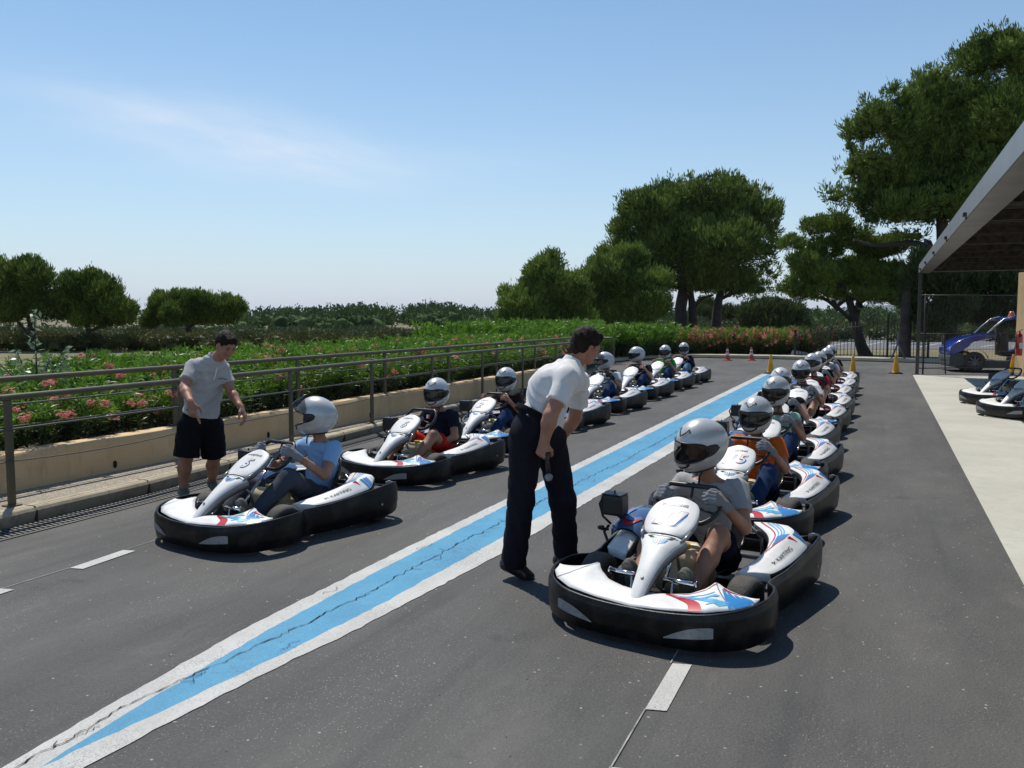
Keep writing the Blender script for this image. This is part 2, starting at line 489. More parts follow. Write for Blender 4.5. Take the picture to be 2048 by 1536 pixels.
# ================================================================ THE GROUND
HX = (-math.sin(R(YAW)), math.cos(R(YAW))); HR = (math.cos(R(YAW)), math.sin(R(YAW)))
def spot(px, depth):
    """place on the ground seen in column px of the photograph, depth metres out along the view"""
    s = (px - 1024) / FPX * depth
    return HX[0] * depth + HR[0] * s, HX[1] * depth + HR[1] * s
def ground_mat(name, kind):
    m = bpy.data.materials.new(name); m.use_nodes = True
    t = m.node_tree; b = t.nodes['Principled BSDF']; L = t.links.new
    g = t.nodes.new('ShaderNodeNewGeometry')
    def noise(sc, det=5, rough=.5, stretch=None):
        n = t.nodes.new('ShaderNodeTexNoise'); n.inputs['Scale'].default_value = sc
        n.inputs['Detail'].default_value = det; n.inputs['Roughness'].default_value = rough
        if stretch:
            mp = t.nodes.new('ShaderNodeMapping'); mp.inputs['Scale'].default_value = stretch
            L(g.outputs['Position'], mp.inputs[0]); L(mp.outputs[0], n.inputs['Vector'])
        else: L(g.outputs['Position'], n.inputs['Vector'])
        return n.outputs['Fac']
    def rng_(x, a, b_, c, d):
        r = t.nodes.new('ShaderNodeMapRange'); r.inputs[1].default_value = a; r.inputs[2].default_value = b_
        r.inputs[3].default_value = c; r.inputs[4].default_value = d; L(x, r.inputs[0]); return r.outputs[0]
    def mixc(f, a, c):
        x = t.nodes.new('ShaderNodeMixRGB')
        if isinstance(f, (int, float)): x.inputs[0].default_value = f
        else: L(f, x.inputs[0])
        for i, q in ((1, a), (2, c)):
            if isinstance(q, tuple): x.inputs[i].default_value = (*q, 1)
            else: L(q, x.inputs[i])
        return x.outputs[0]
    def mul(a, c):
        x = t.nodes.new('ShaderNodeMath'); x.operation = 'MULTIPLY'; L(a, x.inputs[0])
        if isinstance(c, (int, float)): x.inputs[1].default_value = c
        else: L(c, x.inputs[1])
        return x.outputs[0]
    def voro(sc, feature='F1'):
        v = t.nodes.new('ShaderNodeTexVoronoi'); v.inputs['Scale'].default_value = sc; v.feature = feature
        L(g.outputs['Position'], v.inputs['Vector']); return v
    if kind == 'asphalt':
        big = rng_(noise(0.8, 6, .68, (1.0, 0.38, 1)), .36, .64, 0, 1)
        fine = noise(70, 4, .7)
        base = mixc(big, (.042, .041, .041), (.100, .096, .090))
        base = mixc(rng_(fine, .35, .7, 0, .6), base, (.125, .121, .115))
        v = voro(80); w = voro(30)
        worn = rng_(noise(1.1, 5, .65, (1.0, 0.5, 1)), .42, .62, 0.05, 1)
        st = mul(rng_(v.outputs['Distance'], .26, .12, 0, 1), worn)
        sep = t.nodes.new('ShaderNodeSeparateColor'); L(v.outputs['Color'], sep.inputs[0])
        st = mul(st, rng_(sep.outputs[0], .62, .72, 0, 1))
        base = mixc(st, base, (.42, .40, .36))
        sep2 = t.nodes.new('ShaderNodeSeparateColor'); L(w.outputs['Color'], sep2.inputs[0])
        st2 = mul(rng_(w.outputs['Distance'], .22, .12, 0, 1), rng_(sep2.outputs[1], .93, .95, 0, .8))
        base = mixc(st2, base, (.42, .40, .36))
        lane = rng_(noise(1.0, 4, .6, (2.6, .10, 1)), .56, .70, 0, .45)
        base = mixc(lane, base, (.036, .036, .038))
        wornp = rng_(noise(1.0, 7, .8, (1.6, .55, 1)), .54, .70, 0, .45)
        base = mixc(wornp, base, (.150, .143, .130))
        stain = rng_(noise(.9, 6, .7), .62, .72, 0, .6)
        base = mixc(stain, base, (.028, .028, .03))
        pale = rng_(noise(1.7, 6, .75), .70, .76, 0, .35)
        base = mixc(pale, base, (.12, .115, .105))
        L(base, b.inputs['Base Color'])
        b.inputs['Roughness'].default_value = .78; b.inputs['Specular IOR Level'].default_value = .35
        bp = t.nodes.new('ShaderNodeBump'); bp.inputs['Strength'].default_value = .45; bp.inputs['Distance'].default_value = .005
        L(v.outputs['Distance'], bp.inputs['Height'])
        b2 = t.nodes.new('ShaderNodeBump'); b2.inputs['Strength'].default_value = .22; b2.inputs['Distance'].default_value = .008
        L(noise(26, 5, .7), b2.inputs['Height']); L(bp.outputs[0], b2.inputs['Normal']); L(b2.outputs[0], b.inputs['Normal'])
    elif kind in ('white', 'blue'):
        c1, c2 = ((.46, .45, .42), (.56, .55, .52)) if kind == 'white' else ((.040, .25, .43), (.065, .31, .50))
        base = mixc(rng_(noise(2.2, 6, .65), .35, .65, 0, 1), c1, c2)
        wear = mul(rng_(noise(130, 4, .8), .50, .62, 0, 1), rng_(noise(1.6, 5, .7), .38, .62, 0.05, .85))
        base = mixc(wear, base, (.10, .11, .12) if kind == 'white' else (.035, .08, .14))
        dirt = rng_(noise(1.0, 6, .75, (2.2, .5, 1)), .50, .70, 0, .38)
        base = mixc(dirt, base, (.24, .235, .22) if kind == 'white' else (.045, .15, .24))
        vc = voro(7, 'DISTANCE_TO_EDGE')
        mp = t.nodes.new('ShaderNodeVectorMath'); mp.operation = 'ADD'
        nn = t.nodes.new('ShaderNodeTexNoise'); nn.inputs['Scale'].default_value = 9; nn.inputs['Detail'].default_value = 6
        L(g.outputs['Position'], nn.inputs['Vector'])
        sc = t.nodes.new('ShaderNodeVectorMath'); sc.operation = 'SCALE'; sc.inputs['Scale'].default_value = .22
        L(nn.outputs['Color'], sc.inputs[0]); L(g.outputs['Position'], mp.inputs[0]); L(sc.outputs[0], mp.inputs[1])
        L(mp.outputs[0], vc.inputs['Vector'])
        cr = mul(rng_(vc.outputs['Distance'], .020, .004, 0, 1), rng_(noise(1.9, 3), .55, .66, 0, .65))
        base = mixc(cr, base, (.05, .055, .06))
        L(base, b.inputs['Base Color'])
        b.inputs['Roughness'].default_value = .62
        bp = t.nodes.new('ShaderNodeBump'); bp.inputs['Strength'].default_value = .5; bp.inputs['Distance'].default_value = .006
        L(noise(90, 5, .7), bp.inputs['Height']); L(bp.outputs[0], b.inputs['Normal'])
    elif kind == 'concrete':
        base = mixc(rng_(noise(.8, 6, .6), .35, .65, 0, 1), (.42, .405, .345), (.51, .495, .43))
        base = mixc(rng_(noise(9, 6, .75), .5, .75, 0, .45), base, (.33, .31, .25))
        base = mixc(rng_(noise(.5, 7, .7, (3, 1, 1)), .60, .70, 0, .35), base, (.30, .28, .24))
        L(base, b.inputs['Base Color']); b.inputs['Roughness'].default_value = .8
        bp = t.nodes.new('ShaderNodeBump'); bp.inputs['Strength'].default_value = .35; bp.inputs['Distance'].default_value = .005
        L(noise(60, 5, .7), bp.inputs['Height']); L(bp.outputs[0], b.inputs['Normal'])
    elif kind == 'pebble':
        v = voro(75); sep = t.nodes.new('ShaderNodeSeparateColor'); L(v.outputs['Color'], sep.inputs[0])
        base = mixc(sep.outputs[0], (.22, .18, .13), (.56, .50, .39))
        base = mixc(rng_(v.outputs['Distance'], .35, .6, 0, .8), base, (.20, .17, .13))
        base = mixc(rng_(noise(1.2, 6, .7), .5, .7, 0, .4), base, (.22, .19, .15))
        L(base, b.inputs['Base Color']); b.inputs['Roughness'].default_value = .85
        bp = t.nodes.new('ShaderNodeBump'); bp.inputs['Strength'].default_value = .8; bp.inputs['Distance'].default_value = .006; bp.invert = True
        L(v.outputs['Distance'], bp.inputs['Height']); L(bp.outputs[0], b.inputs['Normal'])
    elif kind == 'kerb':
        base = mixc(rng_(noise(2.5, 6, .6), .35, .65, 0, 1), (.34, .28, .19), (.44, .37, .26))
        base = mixc(rng_(noise(11, 6, .8), .54, .72, 0, .8), base, (.12, .09, .07))
        base = mixc(rng_(noise(3.5, 4, .7), .56, .66, 0, .45), base, (.14, .09, .06))
        L(base, b.inputs['Base Color']); b.inputs['Roughness'].default_value = .85
        bp = t.nodes.new('ShaderNodeBump'); bp.inputs['Strength'].default_value = .5; bp.inputs['Distance'].default_value = .006
        L(noise(45, 5, .75), bp.inputs['Height']); L(bp.outputs[0], b.inputs['Normal'])
    elif kind == 'render':
        base = mixc(rng_(noise(1.4, 6, .6), .35, .65, 0, 1), (.62, .43, .235), (.72, .52, .30))
        base = mixc(rng_(noise(3.0, 6, .7, (1.5, 1.5, .35)), .55, .72, 0, .45), base, (.33, .22, .12))
        base = mixc(rng_(noise(24, 6, .8), .62, .72, 0, .6), base, (.22, .16, .10))
        L(base, b.inputs['Base Color']); b.inputs['Roughness'].default_value = .88
        bp = t.nodes.new('ShaderNodeBump'); bp.inputs['Strength'].default_value = .5; bp.inputs['Distance'].default_value = .01
        L(noise(70, 5, .75), bp.inputs['Height']); L(bp.outputs[0], b.inputs['Normal'])
    elif kind == 'field':
        base = mixc(rng_(noise(.09, 6, .65), .38, .62, 0, 1), (.20, .155, .085), (.075, .095, .030))
        base = mixc(rng_(noise(1.3, 6, .7), .4, .7, 0, .7), base, (.26, .20, .115))
        base = mixc(rng_(noise(.35, 6, .7), .55, .7, 0, .7), base, (.05, .07, .025))
        L(base, b.inputs['Base Color']); b.inputs['Roughness'].default_value = .95
    elif kind == 'soil':
        base = mixc(rng_(noise(3, 6, .65), .38, .62, 0, 1), (.045, .032, .020), (.10, .075, .045))
        L(base, b.inputs['Base Color']); b.inputs['Roughness'].default_value = .95
    return m
M = {}
for k_ in ('asphalt', 'white', 'blue', 'concrete', 'pebble', 'kerb', 'render', 'field', 'soil'): M[k_] = ground_mat(k_, k_)
M['sidewalk_far'] = mat('pale_paving', (.42, .37, .28), .85, var=.2, vscale=1.5, bump=.4)
def sheet(name, poly, z, m, label=None):
    mb = MB(); mb.add([(x, y, z) for x, y in poly], [tuple(range(len(poly)))])
    o = mb.build(name, m); o['kind'] = 'structure'
    if label: o['label'] = label
    return o
# big ground, gently rolling far out, reaching the horizon
def gz(x, y):
    r = math.hypot(x, y)
    f = min(max((r - 110) / 200, 0), 1)
    return -.03 + f * (1.2 * math.sin(x * .006 + 1) + 1.0 * math.cos(y * .005))
V = []; F = []
rad = [0.5, 20, 40, 60, 80, 100, 130, 160, 200, 260, 350, 500, 800, 1300, 2200, 4000, 7000]
NA = 72
V.append((0, 0, -.03))
for r in rad:
    for j in range(NA):
        a = 2 * math.pi * j / NA; x, y = r * math.cos(a), r * math.sin(a); V.append((x, y, gz(x, y) if r < 1400 else -.03))
for j in range(NA): F.append((0, 1 + j, 1 + (j + 1) % NA))
for i in range(len(rad) - 1):
    for j in range(NA):
        k = (j + 1) % NA; F.append((1 + i * NA + j, 1 + (i + 1) * NA + j, 1 + (i + 1) * NA + k, 1 + i * NA + k))
mb = MB(); mb.add(V, F, 0, True); tag(mb.build('ground', M['field']), 'dry grassy ground of the fields round the pit lane', kind='structure')
# far blue hills
def ridge(name, px0, px1, dist, prof, m):
    mb = MB(); n = 90; rows = []
    for i in range(n + 1):
        t = i / n; px = px0 + (px1 - px0) * t
        h = prof(t)
        r = []
        for d_, hh in ((-.16, 0), (-.08, .55), (0, 1), (.10, .5), (.2, 0)):
            x, y = spot(px, dist * (1 + d_)); r.append((x, y, -2 + h * hh))
        rows.append(r)
    mb.grid(rows); o = mb.build(name, m); o['kind'] = 'structure'; return o
M['hill'] = mat('hill', (.050, .075, .045), .95, var=.3, vscale=.01)
def hp(t): return 66 * math.exp(-((t - .45) / .16) ** 2) + 46 * math.exp(-((t - .66) / .13) ** 2) + 30 * math.exp(-((t - .25) / .12) ** 2) + 3 * math.sin(t * 60) + 2 * math.sin(t * 141)
ridge('far_hills', 1560, 1950, 5200, hp, M['hill'])

# pit lane asphalt
sheet('pit_lane', [(-6.42, -6), (30, -6), (30, 31), (4, 33.2), (0.5, 34.3), (-3, 34.8), (-5.6, 34.9), (-7.6, 34.2), (-8.6, 31.5), (-9.2, 27), (-7.6, 22.5), (-7.1, 16), (-6.75, 10)], 0, M['asphalt'])
x0, y0 = spot(1500, 44); x1, y1 = spot(2400, 44); x2, y2 = spot(2400, 78); x3, y3 = spot(1500, 66)
sheet('car_park', [(x0, y0), (x1, y1), (x2, y2), (x3, y3)], -.012, mat('car_park_asphalt', (.13, .13, .13), .85, var=.2, vscale=2))
mb = MB()
for i in range(9):
    a = spot(1590 + i * 62, 47 + (i % 2)); b_ = spot(1640 + i * 62, 54 + (i % 3))
    mb.ribbon([a, b_], .14, -.006)
mb.build('parking_lines', M['white'])['kind'] = 'structure'
# concrete apron on the right, with darker joint
sheet('concrete_apron', [(0.88, -6), (14, -6), (14, 26.6), (4.0, 27.6), (0.88, 27.15)], .004, M['concrete'])
# pavement and kerb on the left
def path_x(pts, y):
    for (xa, ya), (xb, yb) in zip(pts, pts[1:]):
        if ya <= y <= yb: return xa + (xb - xa) * (y - ya) / (yb - ya)
    return pts[0][0] if y < pts[0][1] else pts[-1][0]
KERB = [(-6.38, -6), (-6.38, 4.5), (-6.45, 6.7), (-6.66, 9.8), (-6.85, 13), (-7.02, 15.7), (-7.15, 18.5), (-7.3, 22)]
KERB = [tuple(p) for p in catmull(KERB, 4)]
WALLX = -7.35
mb = MB()
rows = [[(x, y, z) for x, z in ((x_ - .02, 0.0), (x_ + .012, .095), (x_ - .003, .118), (x_ - .02, .128), (x_ - .13, .128), (x_ - .14, .11))] for x_, y in KERB]
mb.grid([[(p[0], p[1], p[2]) for p in r] for r in rows], 0, False)
kb = mb.build('kerb', M['kerb']); kb['kind'] = 'structure'
mb = MB()
mb.grid([[(x - .135, y, .122), (-7.9, y, .122)] for x, y in KERB], 0, False)
mb.build('pavement', M['pebble'])['kind'] = 'structure'
# joints of the kerb stones
mb = MB()
for i in range(17):
    y = 1.2 + i * 1.2; x = path_x(KERB, y)
    mb.box((x + .001, y, .05), (.03, .012, .1)); mb.box((x - .07, y, .127), (.13, .012, .006))
mb.build('kerb_joints', mat('kerb_joint', (.07, .055, .04), .95))['kind'] = 'structure'
# drain grate along the kerb: a thing
g_ = empty('drain_grate', (0, 0, 0), 0, 'long black slotted drain grate set in the asphalt along the kerb', 'drain grate')
mb = MB(); GY = np.arange(0.5, 18.5, .5)
for s_ in (0, 1):
    mb.grid([[(path_x(KERB, y) + (.02, .30)[s_], y, .008), (path_x(KERB, y) + (.045, .325)[s_], y, .008)] for y in GY], 0, False)
mb.build('grate_frame', mat('grate_metal', (.13, .125, .118), .6, metal=.4), g_)
mb = MB()
mb.grid([[(path_x(KERB, y) + .045, y, .005), (path_x(KERB, y) + .30, y, .005)] for y in GY], 0, False)
mb.build('channel', mat('grate_dark', (.008, .008, .008), .9), g_)
mb = MB()
y = .5
while y < 18:
    x = path_x(KERB, y)
    mb.box((x + .17, y, .0085), (.256, .020, .005), Matrix.Rotation(R(-8), 3, 'Z')); y += .045
mb.build('bars', bpy.data.materials['grate_metal'], g_)

# painted island between the rows
Lo = [(-2.80, 1.5), (-2.93, 1.9), (-2.99, 2.07), (-3.05, 2.68), (-3.13, 3.57), (-3.15, 4.97), (-3.15, 7.1), (-3.17, 11), (-3.17, 26.5)]
Li = [(-2.75, 1.5), (-2.835, 1.95), (-2.86, 2.12), (-2.92, 2.65), (-3.0, 3.6), (-3.03, 4.8), (-3.04, 7), (-3.03, 13), (-2.99, 25.8)]
Ri = [(-2.75, 1.5), (-2.835, 1.95), (-2.86, 2.12), (-2.78, 2.69), (-2.71, 3.4), (-2.66, 4.2), (-2.62, 6.0), (-2.55, 10), (-2.47, 25.8)]
Ro = [(-2.62, 1.5), (-2.69, 1.95), (-2.71, 2.19), (-2.65, 3.08), (-2.57, 3.7), (-2.45, 5.4), (-2.42, 7), (-2.34, 11), (-2.26, 26.5)]
def jag(P, a=.004):
    Q = [p for p in catmull(P, 1)]; o = []
    for (p, q) in zip(Q, Q[1:]):
        L_ = np.linalg.norm(q - p); n = max(2, int(L_ / .06))
        for i in range(n): o.append(p + (q - p) * i / n)
    o.append(Q[-1]); o = np.array(o); o[:, 0] += rng.normal(0, a, len(o)); return [tuple(p) for p in o]
def strip(name, A, B, z, m):
    ys = sorted(set([round(p[1], 3) for p in A + B])); mb = MB()
    y0_, y1_ = max(A[0][1], B[0][1]), min(A[-1][1], B[-1][1]); ys = [y for y in ys if y0_ <= y <= y1_]
    mb.grid([[(path_x(A, y), y, z), (path_x(B, y), y, z)] for y in ys], 0, False)
    o = mb.build(name, m); o['kind'] = 'structure'; return o
jLo, jLi, jRi, jRo = jag(Lo), jag(Li), jag(Ri), jag(Ro)
strip('painted_line', jLo, jLi, .004, M['white']); strip('painted_line', jRi, jRo, .004, M['white'])
strip('painted_island', jLi, jRi, .004, M['blue'])
sheet('painted_line', [(-3.17, 26.5), (-2.26, 26.5), (-2.47, 26.3), (-2.99, 26.3)], .004, M['white'])
# tired crack wandering down the blue paint
mb = MB(); P = []; x = -2.93; y = 1.95; r_ = random.Random(5)
while y < 12.5:
    tx = path_x([(-2.93, 1.95), (-2.97, 2.6), (-2.90, 3.3), (-2.84, 4.2), (-2.84, 5.5), (-2.80, 7.5), (-2.72, 9.5), (-2.7, 12.6)], y)
    x += (tx - x) * .4 + r_.uniform(-.016, .016); P.append((x, y)); y += r_.uniform(.015, .045)
    if r_.random() < .06:
        q = [(x, y)]; a_ = r_.choice((-1, 1)) * r_.uniform(.4, 1.4)
        for _ in range(r_.randint(3, 8)):
            q.append((q[-1][0] + .010 * math.sin(a_) + r_.uniform(-.008, .008), q[-1][1] + .018 * math.cos(a_) + r_.uniform(-.006, .006)))
        mb.ribbon(q, [.0035] * (len(q) - 1) + [.0005], .0085)
mb.ribbon(P, [(.006 if p[1] < 5 else .006) * r_.uniform(.3, 1.5) for p in P], .0085)
for x, y in ((-2.88, 2.9), (-2.95, 2.3), (-2.8, 5.1), (-2.75, 3.4), (-3.05, 5.3), (-2.66, 8.2), (-2.55, 7.1), (-3.08, 4.2)):
    q = [(x, y)]
    for _ in range(9): q.append((q[-1][0] + r_.uniform(-.02, .02), q[-1][1] + r_.uniform(.0, .03)))
    mb.ribbon(q, .003, .0085)
mb.build('pavement_crack', mat('crack', (.012, .012, .013), .95))['kind'] = 'structure'
# dashes, thin setting-out lines, scratches
def dash(x, y0_, y1_, w=.105, dx=0.0):
    sheet('painted_dash', [(x, y0_), (x + w, y0_ + .02), (x + w + dx, y1_ + .02), (x + dx, y1_)], .005, M['white'])
dash(-.885, 3.49, 4.02, .09); dash(-.88, 2.45, 2.975, .1)
dash(-4.975, 3.97, 4.44, .10, -.03); dash(-4.985, 2.95, 3.49, .10, -.01)
M['faint'] = mat('faint_line', (.30, .29, .27), .8, var=.5, vscale=12)
mb = MB(); mb.ribbon([(-.885, 1.8), (-.885, 2.975)], .007, .006).ribbon([(-.882, 2.97), (-.885, 3.49)], .007, .0062).ribbon([(-.895, 4.02), (-.905, 8)], .006, .006)
mb.ribbon([(-4.985, 3.49), (-4.98, 3.97)], .006, .006).ribbon([(-5.0, 4.47), (-5.02, 12)], .005, .006)
mb.build('setting_out_line', M['faint'])['kind'] = 'structure'
# grit and crumbs lying on the lane
V = []; F = []
for i in range(420):
    y = 1.8 + 10 * r_.random() ** 2; x = r_.uniform(-6.2, 1.2); s_ = r_.uniform(.0015, .005) * (1 if r_.random() < .95 else 2.2)
    a = r_.random() * 6.28; z = .002; o = len(V)
    for j in range(4): V.append((x + s_ * math.cos(a + j * 1.57) * r_.uniform(.6, 1.3), y + s_ * math.sin(a + j * 1.57), z))
    V.append((x, y, z + s_ * .9))
    for j in range(4): F.append((o + j, o + (j + 1) % 4, o + 4))
mb = MB(); mb.add(V, F); tag(mb.build('grit', mat('grit', (.30, .28, .24), .8, var=.5, vscale=40)), 'pale grit scattered on the asphalt', 'grit', kind='stuff')

# far pavement band under the pink hedge
FP = [tuple(p) for p in catmull([(-9.6, 26.5), (-9.0, 31.5), (-7.9, 34.7), (-5.6, 35.5), (-3, 35.4), (0.5, 34.9), (4, 33.9), (12, 32)], 6)]
mb = MB(); rows = []
for i, (x, y) in enumerate(FP):
    a = np.array(FP[max(i - 1, 0)]); b_ = np.array(FP[min(i + 1, len(FP) - 1)]); t_ = unit(b_ - a); n_ = np.array([-t_[1], t_[0]])
    p = np.array((x, y)); rows.append([(*p, 0), (*(p + n_ * .03), .10), (*(p + n_ * .15), .105), (*(p + n_ * 1.3), .1), (*(p + n_ * 1.35), -.03)])
mb.grid(rows, 0, False); mb.build('far_pavement', M['sidewalk_far'])['kind'] = 'structure'

# ================================================================ PLANTER WALL AND RAILINGS
wall = empty('planter_wall', (-7.35, 10, 0), 0, 'low ochre rendered planter wall running along the pavement behind the railing', 'wall')
Wp = catmull([(-7.12, -6), (-7.12, 5), (-7.1, 10), (-7.12, 15), (-7.2, 19), (-7.25, 21.3)], 14)
Wp = [np.array(p) for p in Wp] + [np.array(p) for p in catmull([(-7.3, 21.9), (-7.6, 22.6), (-8.4, 23.2), (-9.6, 23.9)], 5)]
mb = MB(); rows = []
for i, p in enumerate(Wp):
    t_ = unit(Wp[min(i + 1, len(Wp) - 1)] - Wp[max(i - 1, 0)]); n_ = np.array([-t_[1], t_[0]])
    j = .006 * math.sin(i * 1.7)
    rows.append([(*(p), .10), (*(p), .44 + j), (*(p + n_ * .015), .465 + j), (*(p + n_ * .03), .472 + j), (*(p + n_ * .20), .47), (*(p + n_ * .22), .45), (*(p + n_ * .22), .1)])
rows = [[(q[0] - 7.12 * 0 + 7.35, q[1] - 10, q[2]) for q in r] for r in rows]
mb.grid(rows, 0, False); mb.build('wall_body', M['render'], wall)
for i in range(9):
    y = 3.9 + i * 2.35; mb = MB()
    mb.cyl((0, 0, 0), (.035, 0, -.004), .022, n=12); mb.add([(.0365, .026 * math.cos(a), -.012 + .026 * math.sin(a) - (.02 if math.sin(a) < 0 else 0)) for a in np.linspace(0, 6.283, 12, endpoint=False)], [tuple(range(12))])
    o = mb.build('weep_hole', mat('weep_dark', (.015, .013, .01), .9) if i == 0 else bpy.data.materials['weep_dark'], wall)
    o.location = (path_x([(q[0], q[1]) for q in Wp[:70]], y) + 7.35 - .032, y - 10, .215)
sheet('planter_soil', [(-7.25, -6), (-7.25, 21.5), (-9.5, 24), (-14, 27), (-14, -6)], .40, M['soil'])
M['rail'] = mat('rail_paint', (.105, .090, .052), .45, metal=.0, var=.15, vscale=5, bump=.1)
M['cable'] = mat('cable', (.10, .10, .095), .4, metal=.5)
def railing(name, pts, ztop, zbase, posts, rods, label, rt, foot=True, lower_cap=False):
    x0_, y0_ = pts[0]
    o = empty(name, (x0_, y0_, zbase), 0, label, 'railing')
    loc = lambda x, y, z: (x - x0_, y - y0_, z - zbase)
    C = [tuple(p) for p in catmull(pts, 8)]
    top = [loc(x, y, ztop) for x, y in C]
    x, y = C[-1]
    if lower_cap:
        xe, ye = C[-1]; xp, yp = C[-2]; t_ = unit((xe - xp, ye - yp))
        top += [loc(xe + t_[0] * .05, ye + t_[1] * .05, ztop - .015), loc(xe + t_[0] * .075, ye + t_[1] * .075, ztop - .06), loc(xe + t_[0] * .08, ye + t_[1] * .08, zbase)]
    MB().tube(top, rt, 12).build('handrail', M['rail'], o)
    for (xp, yp) in posts:
        mb = MB(); mb.box(loc(xp, yp, (ztop + zbase) / 2 - rt / 2), (.028, .062, ztop - zbase - rt), bev=.004)
        if foot: mb.box(loc(xp, yp, zbase + .006), (.11, .11, .012), bev=.003)
        mb.build('post', M['rail'], o)
    for z, r_w, sag in rods:
        P = []
        for i in range(len(posts) - 1):
            a, b_ = posts[i], posts[i + 1]
            for j in range(6):
                t = j / 6; s_ = sag * 4 * t * (1 - t) * ((i * 37) % 5) / 4
                P.append(loc(a[0] + (b_[0] - a[0]) * t + .02, a[1] + (b_[1] - a[1]) * t, z - s_))
        P.append(loc(posts[-1][0] + .02, posts[-1][1], z))
        MB().tube(P, r_w, 6).build('rail_wire', M['cable'], o)
    return o
def npath(ys, pts): return [(path_x(pts, y), y) for y in ys]
nr = [(-6.62, 0.8), (-6.62, 2.8), (-6.60, 4.75), (-6.65, 6.7), (-6.74, 8.6), (-6.84, 10.6), (-6.93, 12.6), (-6.99, 14.7), (-7.03, 16.8), (-7.06, 18.9), (-7.1, 20.6)]
railing('near_railing', nr, 1.03, .122, nr, [(.765, .0085, .0), (.50, .0055, .03)], 'dark olive metal railing standing on the pavement with taut cables below its handrail', .027)
fr = [(-7.24, 0.2), (-7.24, 2.6), (-7.24, 5.0), (-7.24, 7.2), (-7.24, 9.4), (-7.24, 11.6), (-7.25, 13.8), (-7.28, 16.0), (-7.31, 18.2), (-7.36, 20.3)]
fr2 = fr + [(-7.25, 20.9), (-6.9, 21.25), (-6.45, 21.35)]
railing('far_railing', fr2, 1.13, .47, fr, [(.90, .008, 0), (.70, .006, .0)], 'second railing behind the first, fixed on top of the ochre planter wall', .026, lower_cap=True)
# ================================================================ VEGETATION
def leaves(C, Rd, n, L, W, up=.3, jit=.5, shell=(.72, 1.02), seed=1, bend=0.0, flat=False, zmin=None, tuft=0):
    """n leaf quads spread over the outside of ellipsoids; returns (verts, quads)"""
    g = np.random.default_rng(seed)
    C = np.asarray(C, float); Rd = np.asarray(Rd, float)
    if Rd.ndim == 1: Rd = np.stack([Rd] * 3, 1)
    w = (Rd.prod(1)) ** (2 / 3); w /= w.sum()
    k = g.choice(len(C), n, p=w)
    d = g.normal(size=(n, 3)); d /= np.linalg.norm(d, axis=1)[:, None]
    r = g.uniform(*shell, n)[:, None]
    P = C[k] + d * Rd[k] * r
    if tuft:
        m_ = max(1, n // tuft); idx = g.integers(0, m_, n); k = k[:m_][idx]; d = d[:m_][idx]; r = (r[:m_] + g.uniform(-.02, .10, (m_, 1)))[idx]
        P = C[k] + d * Rd[k] * r + g.normal(size=(n, 3)) * L * .38
    if zmin is not None:
        m = P[:, 2] > zmin; P = P[m]; d = d[m]; n = len(P)
    a = d + g.normal(size=(n, 3)) * jit + np.array([0, 0, up]); a /= np.linalg.norm(a, axis=1)[:, None]
    q = np.cross(a, g.normal(size=(n, 3))); q /= np.linalg.norm(q, axis=1)[:, None] + 1e-9
    l = (L * g.uniform(.6, 1.3, n))[:, None]; ww = (W * g.uniform(.7, 1.3, n))[:, None]
    mid = P + a * l * .5
    V = np.stack([P, mid + q * ww * .5, P + a * l, mid - q * ww * .5], 1).reshape(-1, 3)
    F = np.arange(len(V)).reshape(-1, 4)
    return V, F
def blobs(C, Rd, seed=1, sub=2, k=.72, amp=.18):
    """rough dark heart of the clumps so that crowns are not see-through"""
    bm = bmesh.new(); bmesh.ops.create_icosphere(bm, subdivisions=sub, radius=1)
    b0 = np.array([v.co[:] for v in bm.verts]); bm.verts.index_update(); f0 = np.array([[v.index for v in f.verts] for f in bm.faces]); bm.free()
    g = np.random.default_rng(seed); V = []; F = []; o = 0
    Rd = np.asarray(Rd, float)
    if Rd.ndim == 1: Rd = np.stack([Rd] * 3, 1)
    for c, r in zip(C, Rd):
        v = b0 * (1 + g.normal(0, amp, len(b0)))[:, None] * r * k + c
        V.append(v); F.append(f0 + o); o += len(b0)
    return np.concatenate(V), np.concatenate(F)
def foliage_obj(name, parts, m, parent=None):
    """parts: list of (V, F); quads and triangles kept as quads"""
    V = []; F = []; o = 0
    for v, f in parts:
        if f.shape[1] == 3: f = np.concatenate([f, f[:, 2:3]], 1)[:, [0, 1, 2, 2]] if False else f
        V.append(v); F.append((f, o)); o += len(v)
    me = bpy.data.meshes.new(name)
    Vn = np.concatenate(V).astype(np.float32)
    me.vertices.add(len(Vn)); me.vertices.foreach_set('co', Vn.ravel())
    li = np.concatenate([(f + oo).ravel() for f, oo in F]).astype(np.int32)
    lt = np.concatenate([np.full(len(f), f.shape[1], np.int32) for f, _ in F])
    ls = np.concatenate([[0], np.cumsum(lt)[:-1]]).astype(np.int32)
    me.loops.add(len(li)); me.loops.foreach_set('vertex_index', li)
    me.polygons.add(len(lt)); me.polygons.foreach_set('loop_start', ls); me.polygons.foreach_set('loop_total', lt)
    me.materials.append(m); me.update(calc_edges=True)
    return link(name, me, parent)
M['bark'] = mat('pine_bark', (.055, .042, .034), .9, var=.35, vscale=3, bump=1.0, bscale=12)
M['pine'] = leafmat('pine_needles', (.050, .092, .020), (.23, .30, .060), .5, .6, .10, .20)
M['pine2'] = leafmat('pine_needles_light', (.060, .110, .022), (.26, .34, .070), .5, .6, .10, .20)
M['wood'] = leafmat('far_wood_leaves', (.036, .070, .024), (.095, .145, .05), .09, .7, .05, .15)
M['olive'] = leafmat('olive_leaves', (.045, .072, .030), (.115, .145, .070), .5, .6, .1, .2)
M['hedge'] = leafmat('hedge_leaves', (.045, .065, .018), (.15, .15, .045), .7, .6, .3, .2)
